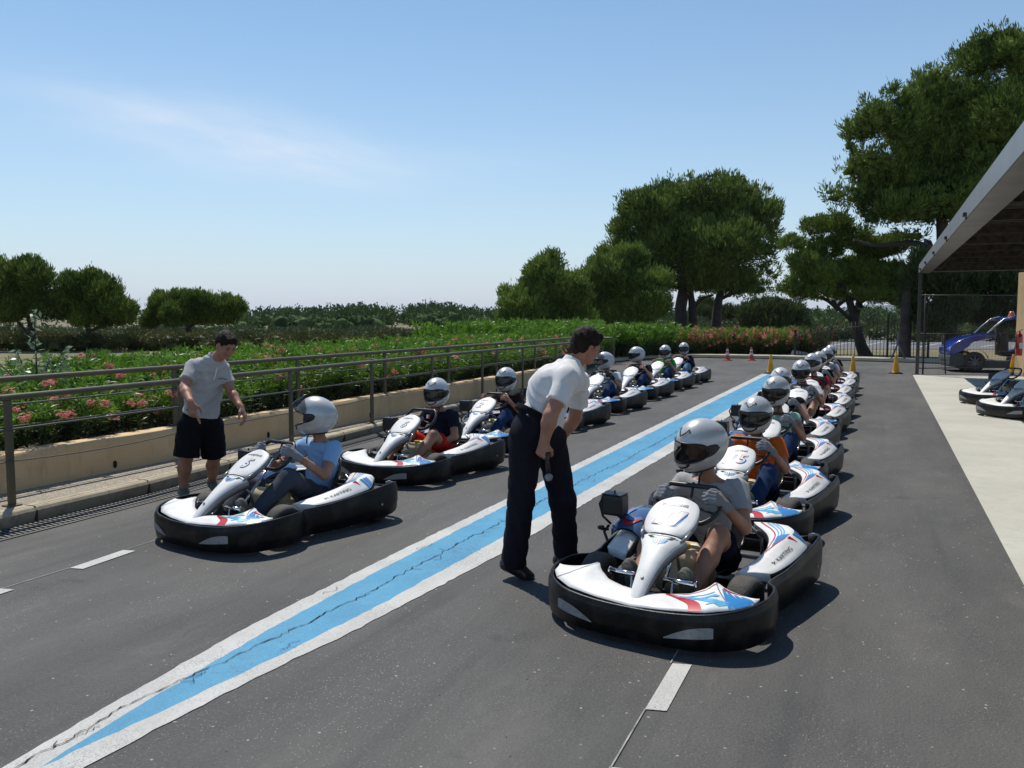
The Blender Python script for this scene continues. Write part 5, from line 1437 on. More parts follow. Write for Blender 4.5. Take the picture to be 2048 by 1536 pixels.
M['sock'] = cloth('white_sock', (.6, .6, .6)); M['skirtw'] = M['sock']
M['eye'] = mat('eye', (.05, .035, .03), .2); M['eyew'] = mat('eye_white', (.6, .57, .54), .3)
M['hshell'] = mat('helmet_silver', (.58, .58, .57), .34, metal=.22, var=.05, vscale=12, coat=.45, col2=(.50, .50, .50), c2scale=4)
M['hshell2'] = mat('helmet_white', (.66, .66, .66), .28, metal=.2, var=.05, coat=.8)
M['hliner'] = mat('helmet_liner', (.02, .02, .022), .8); M['htrim'] = mat('helmet_trim', (.016, .016, .018), .4)
def visor_mat(name, clear):
    m = bpy.data.materials.new(name); m.use_nodes = True; t = m.node_tree; b = t.nodes['Principled BSDF']; o = t.nodes['Material Output']
    b.inputs['Base Color'].default_value = (.02, .02, .022, 1); b.inputs['Roughness'].default_value = .06; b.inputs['Coat Weight'].default_value = .4
    tr = t.nodes.new('ShaderNodeBsdfTransparent'); tr.inputs[0].default_value = (.62, .62, .62, 1)
    ms = t.nodes.new('ShaderNodeMixShader'); ms.inputs[0].default_value = clear
    t.links.new(b.outputs[0], ms.inputs[1]); t.links.new(tr.outputs[0], ms.inputs[2]); t.links.new(ms.outputs[0], o.inputs[0]); return m
M['visor'] = visor_mat('visor_tinted', .45); M['visor_clear'] = visor_mat('visor_clear', .72)
def frame(f, u=(0, 0, 1)):
    f = unit(f); r = unit(np.cross(f, u)); u = np.cross(r, f); return r, f, u      # right, forward, up
# ---- helmet: local axes x right, y forward, z up; origin at the head centre
def helmet_pt(lon, lat, off=0.0):
    """lon 0 = front, lat up"""
    cl, sl_ = math.cos(lat), math.sin(lat)
    a, b, c = .122, .150, .140
    x, y, z = a * cl * math.sin(lon), b * cl * math.cos(lon), c * sl_
    fr = max(0, math.cos(lon)) * cl
    if lat < 0: y += .040 * fr * min(1, -lat / .7) ; z -= .020 * min(1, -lat / .8) * (.4 + .6 * fr)
    y += (-.022 if math.cos(lon) < 0 else 0) * cl * abs(math.cos(lon)) * max(0, math.cos(lat * 1.2))
    p = np.array([x, y, z]); n = unit(np.array([x / a / a, y / b / b, z / c / c])); return p + n * off
def ap_top(lon):
    t = min(abs(lon) / R(84), 1); return R(17) - R(4) * t ** 2 - R(20) * t ** 8
def ap_bot(lon):
    t = min(abs(lon) / R(84), 1); return R(-25) + R(8) * t ** 2 + R(11) * t ** 6 
LATB = R(-66)
def make_helmet_meshes():
    NL = 72; lons = [-math.pi + 2 * math.pi * i / NL for i in range(NL)]
    n1, n2, n3 = 12, 6, 9; mb = MB()
    def rows_of(lon):
        t, b = ap_top(lon), ap_bot(lon)
        if t - b < R(2): m_ = (t + b) / 2; t, b = m_ + R(1), m_ - R(1)
        r = [math.pi / 2 - .02 - (math.pi / 2 - .02 - t) * i / n1 for i in range(n1)] + [t + (b - t) * i / n2 for i in range(n2)]
        bottom = LATB + R(8) * (1 - math.cos(lon)) / 2 * 1.0
        return r + [b + (bottom - b) * i / n3 for i in range(n3 + 1)]
    G = [[helmet_pt(lo, la) for la in rows_of(lo)] for lo in lons]; nv = len(G[0]); V = [tuple(p) for g_ in G for p in g_]; F = []
    for i in range(NL):
        k = (i + 1) % NL; lm = abs((lons[i] + lons[i] + 2 * math.pi / NL) / 2)
        for j in range(nv - 1):
            if n1 <= j < n1 + n2 and lm < R(80): continue
            F.append((i * nv + j, i * nv + j + 1, k * nv + j + 1, k * nv + j))
    F.append(tuple(i * nv for i in range(NL))); mb.add(V, F, 0, True); shell = mb.mesh('shell', M['hshell'])
    # liner: inside surface
    mb = MB(); V = []; 
    G2 = [[helmet_pt(lo, la, -.012) for la in rows_of(lo)] for lo in lons]; V = [tuple(p) for g_ in G2 for p in g_]; mb.add(V, F, 0, True)
    mb.grid([[tuple(G[i % NL][-1]), tuple(helmet_pt(lons[i % NL], rows_of(lons[i % NL])[-1], -.030))] for i in range(NL + 1)], 0, True)
    liner = mb.mesh('liner', M['hliner'])
    # trim ring round the opening and round the neck
    mb = MB(); P = []
    ls = np.linspace(-R(80), R(80), 29)
    P = [tuple(helmet_pt(l, ap_top(l), .003)) for l in ls] + [tuple(helmet_pt(l, ap_bot(l), .003)) for l in ls[::-1]]
    mb.tube(P, .0055, 6, 0, True); mb.tube([tuple(helmet_pt(l, LATB + R(8) * (1 - math.cos(l)) / 2, .001)) for l in np.linspace(-math.pi, math.pi, 48, endpoint=False)], .007, 6, 0, True)
    # side pivot covers reaching back from the visor
    for sg in (-1, 1):
        rows = []
        for t in np.linspace(0, 1, 9):
            lo = R(70) + R(34) * t; hw = R(13) * math.sqrt(max(0, 1 - (max(t - .25, 0) / .75) ** 2)) ; mid = R(-5) + R(5) * t
            rows.append([tuple(helmet_pt(sg * lo, mid + hw * s, .005 * (1 - abs(s) ** 4))) for s in np.linspace(-1, 1, 7)])
        mb.grid(rows, 0, True)
    trim = mb.mesh('trim', M['htrim'])
    # visor
    mb = MB(); ls = np.linspace(-R(84), R(84), 33)
    mb.grid([[tuple(helmet_pt(l, ap_top(l) + (ap_bot(l) - ap_top(l)) * t + (R(2) if t == 0 else 0), .006)) for l in ls] for t in np.linspace(0, 1, 8)], 0, True); visor = mb.mesh('visor', M['visor'])
    # dark angular vents on the brow and the mouth slot
    mb = MB()
    def poly(P, off=.0035, mi=0):
        c = np.mean(P, 0); n = len(P); V = [tuple(helmet_pt(R(a), R(b), off)) for a, b in P] + [tuple(helmet_pt(R(c[0]), R(c[1]), off + .001))]
        mb.add(V, [(i, (i + 1) % n, n) for i in range(n)], mi)
    for sg in (-1, 1):
        poly([(sg * a, b) for a, b in ((2, 29), (2, 33), (15, 41), (17, 37))]); poly([(sg * a, b) for a, b in ((15, 41), (24, 50), (26, 46), (17, 37))]); poly([(sg * a, b) for a, b in ((24, 50), (33, 42), (31, 38), (25, 45))])
        P = [(a, -31 - 8 * math.cos(a / 34 * 1.57)) for a in np.linspace(-30, 30, 13)]
    for (a, b), (c, d) in zip(P, P[1:]): poly([(a, b + 2.4 + .0 * a), (c, d + 2.4), (c, d - 2.4), (a, b - 2.4)])
    for sg in (-1, 1): poly([(sg * a, b) for a, b in ((28, -28), (36, -25), (37, -30), (29, -36))])
    vents = mb.mesh('vents', M['htrim'])
    return shell, liner, trim, visor, vents
HM = make_helmet_meshes()
def add_helmet(parent, c, f, up=(0, 0, 1), raised=False, clear=False, white=False, strap=True, s=1.0):
    r, f, u = frame(f, up); h = empty('helmet', tuple(c)); h.parent = parent
    h.rotation_mode = 'QUATERNION'; h.rotation_quaternion = Matrix(((r[0], f[0], u[0]), (r[1], f[1], u[1]), (r[2], f[2], u[2]))).to_quaternion(); h.scale = (s * 1.08, s * 1.10, s * 1.14)
    me = HM[0]
    if white: me = me.copy(); me.materials[0] = M['hshell2']
    link('shell', me, h); link('liner', HM[1], h); link('trim', HM[2], h); link('vents', HM[4], h)
    mv = HM[3]
    if clear or raised: mv = mv.copy(); mv.materials[0] = M['visor_clear']
    v = link('visor', mv, h)
    if raised: v.rotation_euler = (R(52), 0, 0); v.location = (0, .018, .006)
    if strap: MB().tube([(-.06, .03, -.13), (-.05, .055, -.16), (-.045, .06, -.205)], .006, 6).build('strap', M['htrim'], h)
    return h
# ---- hands
def hand(S, w, d, n, t, curl=(.9, 1.0, .7), spread=.10, sc=1.0, rad=.0088, thumb=(.5, .5), index=None):
    """w wrist, d along the palm, n the side the palm faces, t the thumb side; curl per joint in radians"""
    w = np.array(w, float); d = unit(d); t = unit(np.array(t) - d * (np.array(t) @ d)); n = unit(np.array(n) - d * (np.array(n) @ d) - t * (np.array(n) @ t))
    L = .088 * sc
    for k, o in enumerate((.030, .010, -.010, -.028)):
        S.cap(w + d * .012 + t * o * .55, w + d * (L - .004 * k) + t * o, .0135 * sc, .0115 * sc, k=.012)
    S.cap(w - d * .02, w + d * .02, .024 * sc, .026 * sc, k=.02, sq=(n, 1.35))
    S.ell(w + d * .045 + t * .018 - n * .0, (.024 * sc, .030 * sc, .016 * sc), np.array([t, d, n]), k=.012)
    base = [.030, .010, -.010, -.028]; ln = [(.042, .026, .020), (.047, .030, .021), (.043, .027, .020), (.034, .021, .018)]
    for k in range(4):
        p = w + d * (L - .004 * k) + t * base[k]; v = unit(d + t * spread * (1.5 - k)); c = curl if not (index is not None and k == 0) else index
        for j in range(3):
            v = unit(rotv(v, np.cross(v, n), c[j])); q = p + v * ln[k][j] * sc; r0 = rad * sc * (1 - .08 * j) * (.9 if k == 3 else 1)
            S.cap(p, q, r0, r0 * .92, k=.005); p = q
    p = w + d * .022 * sc + t * .026 * sc; v = unit(t * .85 + d * .75 + n * .35)
    for j, l_ in enumerate((.036, .030, .024)):
        q = p + v * l_ * sc; S.cap(p, q, rad * 1.25 * sc * (1 - .1 * j), rad * 1.12 * sc * (1 - .1 * j), k=.008 if j == 0 else .004); p = q
        v = unit(v + d * thumb[0] * .6 - t * thumb[1] * .7 + n * thumb[1] * .5)
def head(S, c, f, up=(0, 0, 1), full=True, s=1.0):
    r, f, u = frame(f, up); c = np.array(c, float); Mx = np.array([r, f, u])
    S.ell(c + u * .022 * s - f * .012 * s, (.074 * s, .094 * s, .088 * s), Mx, k=.02)
    S.ell(c - u * .040 * s + f * .022 * s, (.058 * s, .068 * s, .072 * s), Mx, k=.03)
    S.cap(c - u * .095 * s + f * .062 * s - r * .014, c - u * .095 * s + f * .062 * s + r * .014, .018 * s, k=.03)
    for sg in (-1, 1):
        S.cap(c - u * .085 * s + f * .050 * s + r * sg * .016, c - u * .05 * s - f * .01 * s + r * sg * .050 * s, .016 * s, .018 * s, k=.025)
        if full:
            S.ell(c - u * .018 * s - f * .008 * s + r * sg * .074 * s, (.008 * s, .018 * s, .031 * s), Mx, k=.006)
            S.ell(c + u * .006 * s + f * .083 * s + r * sg * .031 * s, (.017 * s, .010 * s, .010 * s), Mx, k=.012, op='s')
            S.ell(c + u * .003 * s + f * .073 * s + r * sg * .031 * s, (.014 * s, .012 * s, .012 * s), Mx, k=.003)
            S.ell(c - u * .030 * s + f * .065 * s + r * sg * .036 * s, (.020 * s, .018 * s, .020 * s), Mx, k=.02)
            S.cap(c + u * .023 * s + f * .084 * s + r * sg * .012, c + u * .022 * s + f * .074 * s + r * sg * .044, .008 * s, .006 * s, k=.012)
    if full:
        S.cap(c + u * .008 * s + f * .088 * s, c - u * .030 * s + f * .108 * s, .007 * s, .0115 * s, k=.010)
        for sg in (-1, 1): S.ell(c - u * .034 * s + f * .096 * s + r * sg * .010, (.009, .010, .008), Mx, k=.006)
        S.cap(c - u * .056 * s + f * .088 * s - r * .016, c - u * .056 * s + f * .088 * s + r * .016, .0065 * s, k=.006); S.cap(c - u * .067 * s + f * .085 * s - r * .013, c - u * .067 * s + f * .085 * s + r * .013, .0075 * s, k=.006)
    return r, f, u
def wrinkle(amp=.004, f=(60, 38, 72), ph=0.0, w=1.6):
    def fn(P):
        x, y, z = P[:, 0], P[:, 1], P[:, 2]
        q = np.sin(x * 9 + y * 5 + ph) * w + np.sin(z * 8 + x * 6 + ph * 2) * w
        a = np.sin(x * f[0] + z * f[1] + q) * np.sin(y * f[2] * .7 - z * f[0] * .5 + q * .7 + ph)
        b = np.abs(np.sin(z * f[2] + (x - y) * f[1] + q * 1.3)) ** .6 - .5
        return (amp * (a * .6 + b * .5)).astype(np.float32)
    return fn
# ---- seated driver
def driver(K, label, J=None, shirt='tee_grey', legs='jeans', skin='skin', short=False, sleeve='short', look=(0, -1, -.05), up=(0, 0, 1), gloves='glove', shoe='shoe_g', helmet={}, h=.009, lean=(0, 0), hands='wheel', slim=1.0, group='karting drivers', extra=None):
    """body joints in the kart's own frame: front is -y, the driver's right is -x"""
    kx, ky, ka = K.location.x, K.location.y, K.rotation_euler[2]
    P = empty('person', (kx, ky, 0), ka, label, 'person', group)
    lx, ly = lean
    j = dict(pel=(0, .36, .20), che=(lx * .5, .37 + ly * .5, .44), nb=(lx, .345 + ly, .645), hd=(lx * 1.15, .29 + ly * 1.15, .848), shL=(.175 + lx, .345 + ly, .615), shR=(-.175 + lx, .345 + ly, .615),
             elL=(.275 + lx * .6, .20 + ly * .4, .430), elR=(-.275 + lx * .6, .20 + ly * .4, .430), wrL=(.205, .020, .595), wrR=(-.205, .020, .595), hiL=(.095, .33, .185), hiR=(-.095, .33, .185), knL=(.205, -.06, .430), knR=(-.205, -.06, .430),
             anL=(.158, -.405, .150), anR=(-.158, -.405, .150), toL=(.165, -.475, .300), toR=(-.165, -.475, .300))
    if J: j.update(J)
    j = {k: np.array(v, float) for k, v in j.items()}; s = slim
    B = SDF()
    B.cap(j['pel'], j['che'], .090 * s, .100 * s, k=.05, sq=((0, 1, 0), 1.2)); B.cap(j['shR'] * .8 + j['nb'] * .2 - [0, 0, .03], j['shL'] * .8 + j['nb'] * .2 - [0, 0, .03], .058 * s, k=.06); B.cap(j['che'], j['nb'] - [0, 0, .06], .104 * s, .078 * s, k=.06, sq=((0, 1, 0), 1.25))
    B.cap(j['nb'] - [0, 0, .03], j['hd'] - [0, 0, .05], .052 * s, .050 * s, k=.03)
    for q in 'LR':
        B.cap(j['sh' + q], j['el' + q], .050 * s, .041 * s, k=.03); B.cap(j['el' + q], j['wr' + q], .041 * s, .027 * s, k=.02)
        B.cap(j['hi' + q], j['kn' + q], .085 * s, .060 * s, k=.04); B.cap(j['kn' + q], j['kn' + q] * .6 + j['an' + q] * .4 + [0, .02, 0], .058 * s, .056 * s, k=.03); B.cap(j['kn' + q] * .6 + j['an' + q] * .4 + [0, .02, 0], j['an' + q], .056 * s, .036 * s, k=.03)
        B.cap(j['an' + q] - [0, 0, .03], j['to' + q] - [0, 0, .01], .032, .030, k=.02)
    face = helmet.get('clear') or helmet.get('raised') or helmet.get('face')
    r, f, u = head(B, j['hd'], look, up, bool(face))
    def hand_of(S, q, d_=0.0):
        sg = 1 if q == 'L' else -1
        w = j['wr' + q]; e = j['el' + q]
        if hands == 'wheel' or (hands == 'one' and q == 'L'):
            S_d = unit((w - e) * .5 + np.array([-sg * .02, -.06, .02])); hand(S, w, unit((w - e) / np.linalg.norm(w - e) + np.array([-sg * .15, -.3, .1])), (-sg * .9, -.2, -.5), (-sg * .2, .25, 1), curl=(1.0, 1.15, .8), rad=.0088 + d_, sc=1.0, thumb=(.4, .6))
        else: hand(S, w, unit(w - e), (-sg * .3, -.2, -1), (-sg, 0, .2), curl=(.5, .6, .4), rad=.0088 + d_)
    for q in 'LR': hand_of(B, q)
    body = B.build('body', h, M[skin], P)
    # torso garment
    T = SDF(); d = .013
    T.cap(j['pel'] + [0, 0, .02], j['che'], (.112 + d) * s, (.112 + d) * s, k=.05, sq=((0, 1, 0), 1.18)); T.cap(j['che'], j['nb'] - [0, 0, .07], (.118 + d) * s, (.080 + d) * s, k=.06, sq=((0, 1, 0), 1.22))
    T.cap(j['shR'] * .8 + j['nb'] * .2 - [0, 0, .03], j['shL'] * .8 + j['nb'] * .2 - [0, 0, .03], .058 * s + d, k=.05)
    if sleeve == 'none': pass
    for q in 'LR':
        a, b = j['sh' + q], j['el' + q]; frac = {'short': .62, 'none': .12, 'long': 1.0}[sleeve]
        e = a + (b - a) * frac
        T.cap(a, e, .048 * s + d, (.052 if sleeve == 'short' else .046) * s + d, k=.03)
        if sleeve == 'short': T.cut(e - unit(b - a) * .004, unit(b - a), .085, e + unit(b - a) * .045)
        if sleeve == 'long': T.cap(b, j['wr' + q], .044 * s + d, .030 * s + d, k=.02); T.cut(j['wr' + q], unit(j['wr' + q] - b), .06)
    nn = unit(j['nb'] - j['che']); T.cut(j['nb'] + np.array([0, 0, -.012]), unit(nn + np.array([0, .35, 0])) , .11)
    T.build('top', h, M[shirt], P, wrinkle(.009, ph=lx * 30 + ly * 17 + kx * 3 + ky))
    G = SDF(); G.cap(j['hiR'] + [0, .03, 0], j['hiL'] + [0, .03, 0], .105 * s, k=.05); d = .014
    for q in 'LR':
        if short:
            e = j['hi' + q] + (j['kn' + q] - j['hi' + q]) * .72; G.cap(j['hi' + q], e, .090 * s + d, .082 * s + d, k=.04); G.cut(e, unit(j['kn' + q] - j['hi' + q]), .13)
        else:
            G.cap(j['hi' + q], j['kn' + q], .088 * s + d, .062 * s + d, k=.04); G.cap(j['kn' + q], j['an' + q], .062 * s + d, .044 * s + d, k=.03); G.cut(j['an' + q] + [0, 0, -.0], unit(j['an' + q] - j['kn' + q]), .07)
    G.build('shorts' if short else 'trousers', h, M[legs], P, wrinkle(.010, (55, 40, 66), ph=3 + lx * 11 + ky))
    for q in 'LR':
        S = SDF(); a, t = j['an' + q], j['to' + q]; v = unit(t - a); b = a - v * .055 + np.array([0, .005, -.045])
        S.cap(b, t - [0, 0, .01], .034, .036, k=.02, sq=((1, 0, 0), .85)); S.cap(a - [0, 0, .01], b, .042, .034, k=.03); S.cap(t - [0, 0, .012], t + v * .03 - [0, 0, .012], .036, .028, k=.02)
        so_ = S.build('shoe', h * .8, M[shoe], P)
        n_ = unit(np.cross((1, 0, 0), v)); n_ = n_ if n_[1] < 0 else -n_
        S = SDF(); S.cap(b + n_ * .030, t + v * .02 + n_ * .026 - [0, 0, .01], .034, .038, k=.01, sq=(n_, 3.2)); S.build('sole', h * .7, M['sole'], so_)
    if gloves:
        for q in 'LR':
            S = SDF(); hand_of(S, q, .0035); w, e = j['wr' + q], j['el' + q]; v = unit(w - e); S.cap(w - v * .045, w, .034, .033, k=.02); S.cut(w - v * .05, -v, .06)
            S.build('glove', min(h, .007), M[gloves], P)
    hp = dict(helmet); hp.pop('face', None)
    add_helmet(P, j['hd'] + u * .012 + f * .006, f, u, **hp)
    if extra: extra(P, j)
    return P
LR_ = 'drivers of the right row'; LLf = 'drivers of the left row'
H0 = .0085; H1 = .011
def dirw(K, v):      # direction given in world axes -> kart frame
    a = -K.rotation_euler[2]; return (v[0] * math.cos(a) - v[1] * math.sin(a), v[0] * math.sin(a) + v[1] * math.cos(a), v[2])
kr, kl = karts[:9], karts[9:17]
driver(kr[0], 'driver of kart 11 in heather grey T-shirt and navy shorts, helmet turned to the side', dict(hd=(-.02, .25, .90), nb=(.01, .33, .675), shL=(.195, .335, .64), shR=(-.175, .345, .64)), 'tee_grey', 'navy', short=True, look=(-.54, -.80, -.16), up=(.12, 0, 1), helmet=dict(clear=True, s=1.0), h=.0065, group=LR_)
driver(kr[1], 'driver of kart 15 in orange top and jeans', dict(), 'orange', 'jeans', skin='skin', look=(-.12, -1, -.08), helmet=dict(face=True), h=.008, group=LR_, slim=.93)
driver(kr[2], 'driver in mint green sleeveless top with blue jeans behind the orange top', dict(hd=(-.01, .24, .895)), 'mint', 'jeans', skin='skin', sleeve='none', look=(-.30, -.95, -.12), helmet=dict(face=True), h=.008, group=LR_, slim=.95)
driver(kr[3], 'driver with white helmet hidden behind the mint top driver', dict(hd=(-.06, .27, .88)), 'blackc', 'jeans', skin='skin_f', sleeve='none', look=(0, -1, 0), helmet=dict(white=True), h=H1, group=LR_)
driver(kr[4], 'driver in white shirt with helmet bowed forward', dict(hd=(-.04, .24, .88)), 'whitec', 'blackc', short=True, skin='skin', look=(.05, -1, -.25), helmet={}, h=H1, group=LR_)
driver(kr[5], 'driver in red T-shirt with bare forearms stretched to the wheel', dict(elL=(.25, .10, .45), elR=(-.25, .10, .45), hd=(-.03, .27, .90)), 'redc', 'blackc', short=True, skin='skin_f', gloves='glove_d', look=(-.45, -.9, .02), helmet={}, h=H1, group=LR_)
driver(kr[6], 'driver mostly hidden behind the red T-shirt driver', {}, 'blackc', 'jeans', look=(-.3, -1, 0), helmet={}, h=.012, group=LR_)
driver(kr[7], 'driver in white T-shirt in the last but one kart of the right row', {}, 'whitec', 'blackc', short=True, skin='skin_f', look=(-.2, -1, -.1), helmet={}, h=.012, group=LR_)
driver(kr[8], 'driver in black at the very back of the right row', {}, 'blackc', 'jeans', look=(-.2, -1, 0), helmet={}, h=.012, group=LR_)
def strap5(P, j): pass
driver(kl[0], 'driver of kart 5 in pale blue T-shirt and grey jeans, visor flipped up', dict(hd=(.03, .40, .86), nb=(.03, .45, .645), che=(.02, .47, .43), pel=(0, .42, .20), shL=(.20, .44, .605), shR=(-.16, .45, .605), knR=(-.20, -.12, .33), elL=(.27, .26, .41)), 'tee_blue', 'jeans_grey', skin='skin', look=(-.86, -.45, -.02), helmet=dict(raised=True), h=.0075, group=LLf, lean=(0.02, .02))
PD6 = driver(kl[1], 'driver of kart 6 in navy polo and red shorts, hands low', dict(elL=(.26, .26, .38), elR=(-.26, .22, .38), wrL=(.14, .12, .30), wrR=(-.16, .06, .44)), 'navy', 'redshort', short=True, skin='skin', gloves=None, hands='low', look=(.15, -1, -.06), helmet={}, h=.0085, group=LLf)
driver(kl[2], 'driver of kart 20 in dark patterned top and jeans', {}, 'brownc', 'jeans', gloves=None, look=(.05, -1, -.03), helmet={}, h=.010, group=LLf, slim=.92)
driver(kl[3], 'driver hidden behind the older man, only an arm showing', {}, 'blackc', 'jeans', gloves=None, look=(.2, -1, 0), helmet={}, h=H1, group=LLf)
driver(kl[4], 'driver of kart 9 in white T-shirt and jeans, dark visor flipped up', dict(hd=(-.04, .24, .875)), 'whitec', 'jeans', look=(-.80, -.6, -.12), helmet=dict(raised=True), gloves='glove_d', h=H1, group=LLf)
driver(kl[5], 'driver in navy T-shirt and jeans, helmet turned to the left of the photo', dict(hd=(-.06, .24, .885)), 'navy', 'jeans', gloves=None, skin='skin_f', look=(-.75, -.65, -.15), helmet={}, h=H1, group=LLf)
driver(kl[6], 'driver in bright green T-shirt', {}, 'green', 'jeans', gloves=None, look=(.0, -1, -.05), helmet={}, h=.012, group=LLf)
driver(kl[7], 'driver in dark navy jacket at the back of the left row', {}, 'navy', 'jeans_light', gloves=None, sleeve='long', look=(.15, -1, 0), helmet={}, h=.012, group=LLf)
mb = MB(); mb.add([(-.10, .218, .565), (-.045, .210, .565), (-.045, .222, .605), (-.10, .230, .605)], [(0, 1, 2, 3)]); mb.add([(-.065, .2095, .566), (-.045, .2075, .566), (-.045, .2200, .604), (-.065, .2220, .604)], [(0, 1, 2, 3)], 1)
mb.build('flag_patch', [M['whitec'], M['redc']], PD6)
# ================================================================ STANDING PEOPLE
HXv = np.array([HX[0], HX[1], 0]); HRv = np.array([HR[0], HR[1], 0]); UP = np.array([0, 0, 1.0])
_p = R(PITCH); FWv = HXv * math.cos(_p) - UP * math.sin(_p); UPv = np.cross(HRv, FWv)
def V3(px, py, c):     # a joint read off the photograph, c metres away along the view
    return np.array([0, 0, EYE]) + c * (FWv + HRv * (px - 1024) / FPX + UPv * (768 - py) / FPX)
def stander(name_label, j, look, hup, base, shirt, legs, skin, shorts=False, h=.007, build=1.0, hands=None, hairm='hair', group=None, back=None, wr=None, facing=None, tucked=False):
    P = empty('person', base, 0, name_label, 'person', group); b0 = np.array(base, float)
    j = {k: np.array(v, float) - b0 for k, v in j.items()}; s = build
    sd = unit(j['shL'] - j['shR']); spine = unit(j['nb'] - j['pel']); fr = unit(np.cross(spine, sd)); fr = fr if fr @ np.array(facing) > 0 else -fr
    B = SDF()
    def torso(S, d, arms=True):
        S.cap(j['pel'] - unit(j['hiL'] - j['hiR']) * .05, j['pel'] + unit(j['hiL'] - j['hiR']) * .05, .112 * s + d, k=.06, sq=(fr, 1.05))
        S.cap(j['pel'] + spine * .05 - sd * .035, j['che'] - sd * .04, .105 * s + d, .118 * s + d, k=.06, sq=(fr, 1.12)); S.cap(j['pel'] + spine * .05 + sd * .035, j['che'] + sd * .04, .105 * s + d, .118 * s + d, k=.06, sq=(fr, 1.12))
        S.cap(j['che'], j['nb'] - spine * .07, .130 * s + d, .088 * s + d, k=.06, sq=(fr, 1.2)); S.cap(j['shR'] * .80 + j['nb'] * .20 - spine * .03, j['shL'] * .80 + j['nb'] * .20 - spine * .03, .058 * s + d * .7, k=.06)
    torso(B, -.014)
    slope = lambda S, d: [S.cap(j['nb'] - spine * .03, j['sh' + q] - spine * .012, .052 * s + d, .046 * s + d, k=.05) for q in 'LR']
    B.cap(j['nb'] - spine * .03, j['hd'] - np.array(hup) * .06, .056, .054, k=.03)
    for q in 'LR':
        B.cap(j['sh' + q], j['el' + q], .052 * s, .042 * s, k=.03); m_ = j['el' + q] * .7 + j['wr' + q] * .3
        B.cap(j['el' + q], m_, .042 * s, .043 * s, k=.02); B.cap(m_, j['wr' + q], .043 * s, .027 * s, k=.02)
        B.cap(j['hi' + q], j['kn' + q], .090 * s, .060 * s, k=.05); c_ = j['kn' + q] * .66 + j['an' + q] * .34 - fr * .012
        B.cap(j['kn' + q], c_, .056 * s, .060 * s, k=.03); B.cap(c_, j['an' + q], .060 * s, .036 * s, k=.03)
        B.cap(j['an' + q] - UP * .03, j['to' + q], .034, .030, k=.02)
    r, f, u = head(B, j['hd'], look, hup, True)
    hands(B, j)
    B.build('body', h * .8, M[skin], P)
    c = j['hd']; Mx = np.array([r, f, u])
    H = SDF(); H.ell(c + u * .030 - f * .018, (.084, .103, .094), Mx, k=.02)
    for sg in (-1, 1): H.ell(c + u * .0 - f * .035 + r * sg * .055, (.026, .045, .060), Mx, k=.02)
    H.cap(c + u * .085 + f * .050 - r * .03, c + u * .085 + f * .050 + r * .03, .024, k=.03)
    H.ell(c - u * .045 - f * .070, (.05, .035, .05), Mx, k=.03)
    H.ell(c - u * .060 + f * .085, (.10, .090, .115), Mx, k=.012, op='s'); H.ell(c - u * .018 + f * .01 + r * .085, (.02, .03, .04), Mx, k=.01, op='s'); H.ell(c - u * .018 + f * .01 - r * .085, (.02, .03, .04), Mx, k=.01, op='s')
    H.cut(c - u * .085, -u, .2)
    H.build('hair', .0055, M[hairm], P, wrinkle(.007, (120, 90, 100), 2, .8))
    for sg in (-1, 1):
        e = SDF(); e.ell(c + u * .004 + f * .079 + r * sg * .031, (.011, .010, .008), Mx); e.build('eye', .003, M['eye'], P)
        e = SDF(); e.cap(c + u * .026 + f * .089 + r * sg * .014, c + u * .025 + f * .078 + r * sg * .046, .004, .003); e.build('eyebrow', .003, M[hairm], P)
    T = SDF(); torso(T, .016); slope(T, .010)
    for q in 'LR':
        a, b = j['sh' + q], j['el' + q]; e = a + (b - a) * .66; T.cap(a, e, .050 * s + .011, .056 * s + .014, k=.03); T.cut(e, unit(b - a), .095, e + unit(b - a) * .05)
    T.cut(j['nb'] + u * .0 + spine * .012, unit(spine + fr * -.25), .10)
    T.cut(j['hem'] - (spine * .05 if tucked else 0), -spine, .28)
    o = T.build('polo_shirt', h * .8, M[shirt], P, wrinkle(.012 if tucked else .012, (48, 30, 56), wr or 0, 2.2))
    S = SDF(); nbp = j['nb'] + spine * .018
    S.cap(nbp - spine * .015, nbp + spine * .014, .070, .064, k=.01); S.cap(nbp - spine * .05, nbp + spine * .06, .054, .054, k=.004, op='s'); S.cut(nbp + spine * .020, spine, .12); S.cut(nbp - spine * .022, -spine, .12)
    S.build('collar', .0045, M[shirt], P)
    G = SDF(); d = .018; wd_ = .009 if tucked else -.014
    G.cap(j['pel'] - unit(j['hiL'] - j['hiR']) * .05, j['pel'] + unit(j['hiL'] - j['hiR']) * .05, .112 * s + d - .004, k=.06, sq=(fr, 1.05)); G.cap(j['pel'] + spine * .05 - sd * .035, j['hem'] + spine * .10 - sd * .04, .104 * s + d + wd_, k=.05, sq=(fr, 1.12)); G.cap(j['pel'] + spine * .05 + sd * .035, j['hem'] + spine * .10 + sd * .04, .104 * s + d + wd_, k=.05, sq=(fr, 1.12))
    for q in 'LR':
        if shorts: e = j['kn' + q] + (j['hi' + q] - j['kn' + q]) * .04; G.cap(j['hi' + q], e, .096 * s + d, .098 * s + d, k=.03); G.cut(e, unit(j['kn' + q] - j['hi' + q]), .15)
        else:
            G.cap(j['hi' + q], j['kn' + q], .090 * s + d, .062 * s + d, k=.035); G.cap(j['kn' + q], j['an' + q] - UP * .02, .062 * s + d, .060 * s + d, k=.03); G.cut(j['an' + q] - UP * .055, -UP, .12)
    G.cut(j['hem'] + spine * (.0 if tucked else .05), spine, .28)
    G.build('shorts' if shorts else 'trousers', h * .8, M[legs], P, wrinkle(.009, (42, 30, 40), 1.3, 2.0))
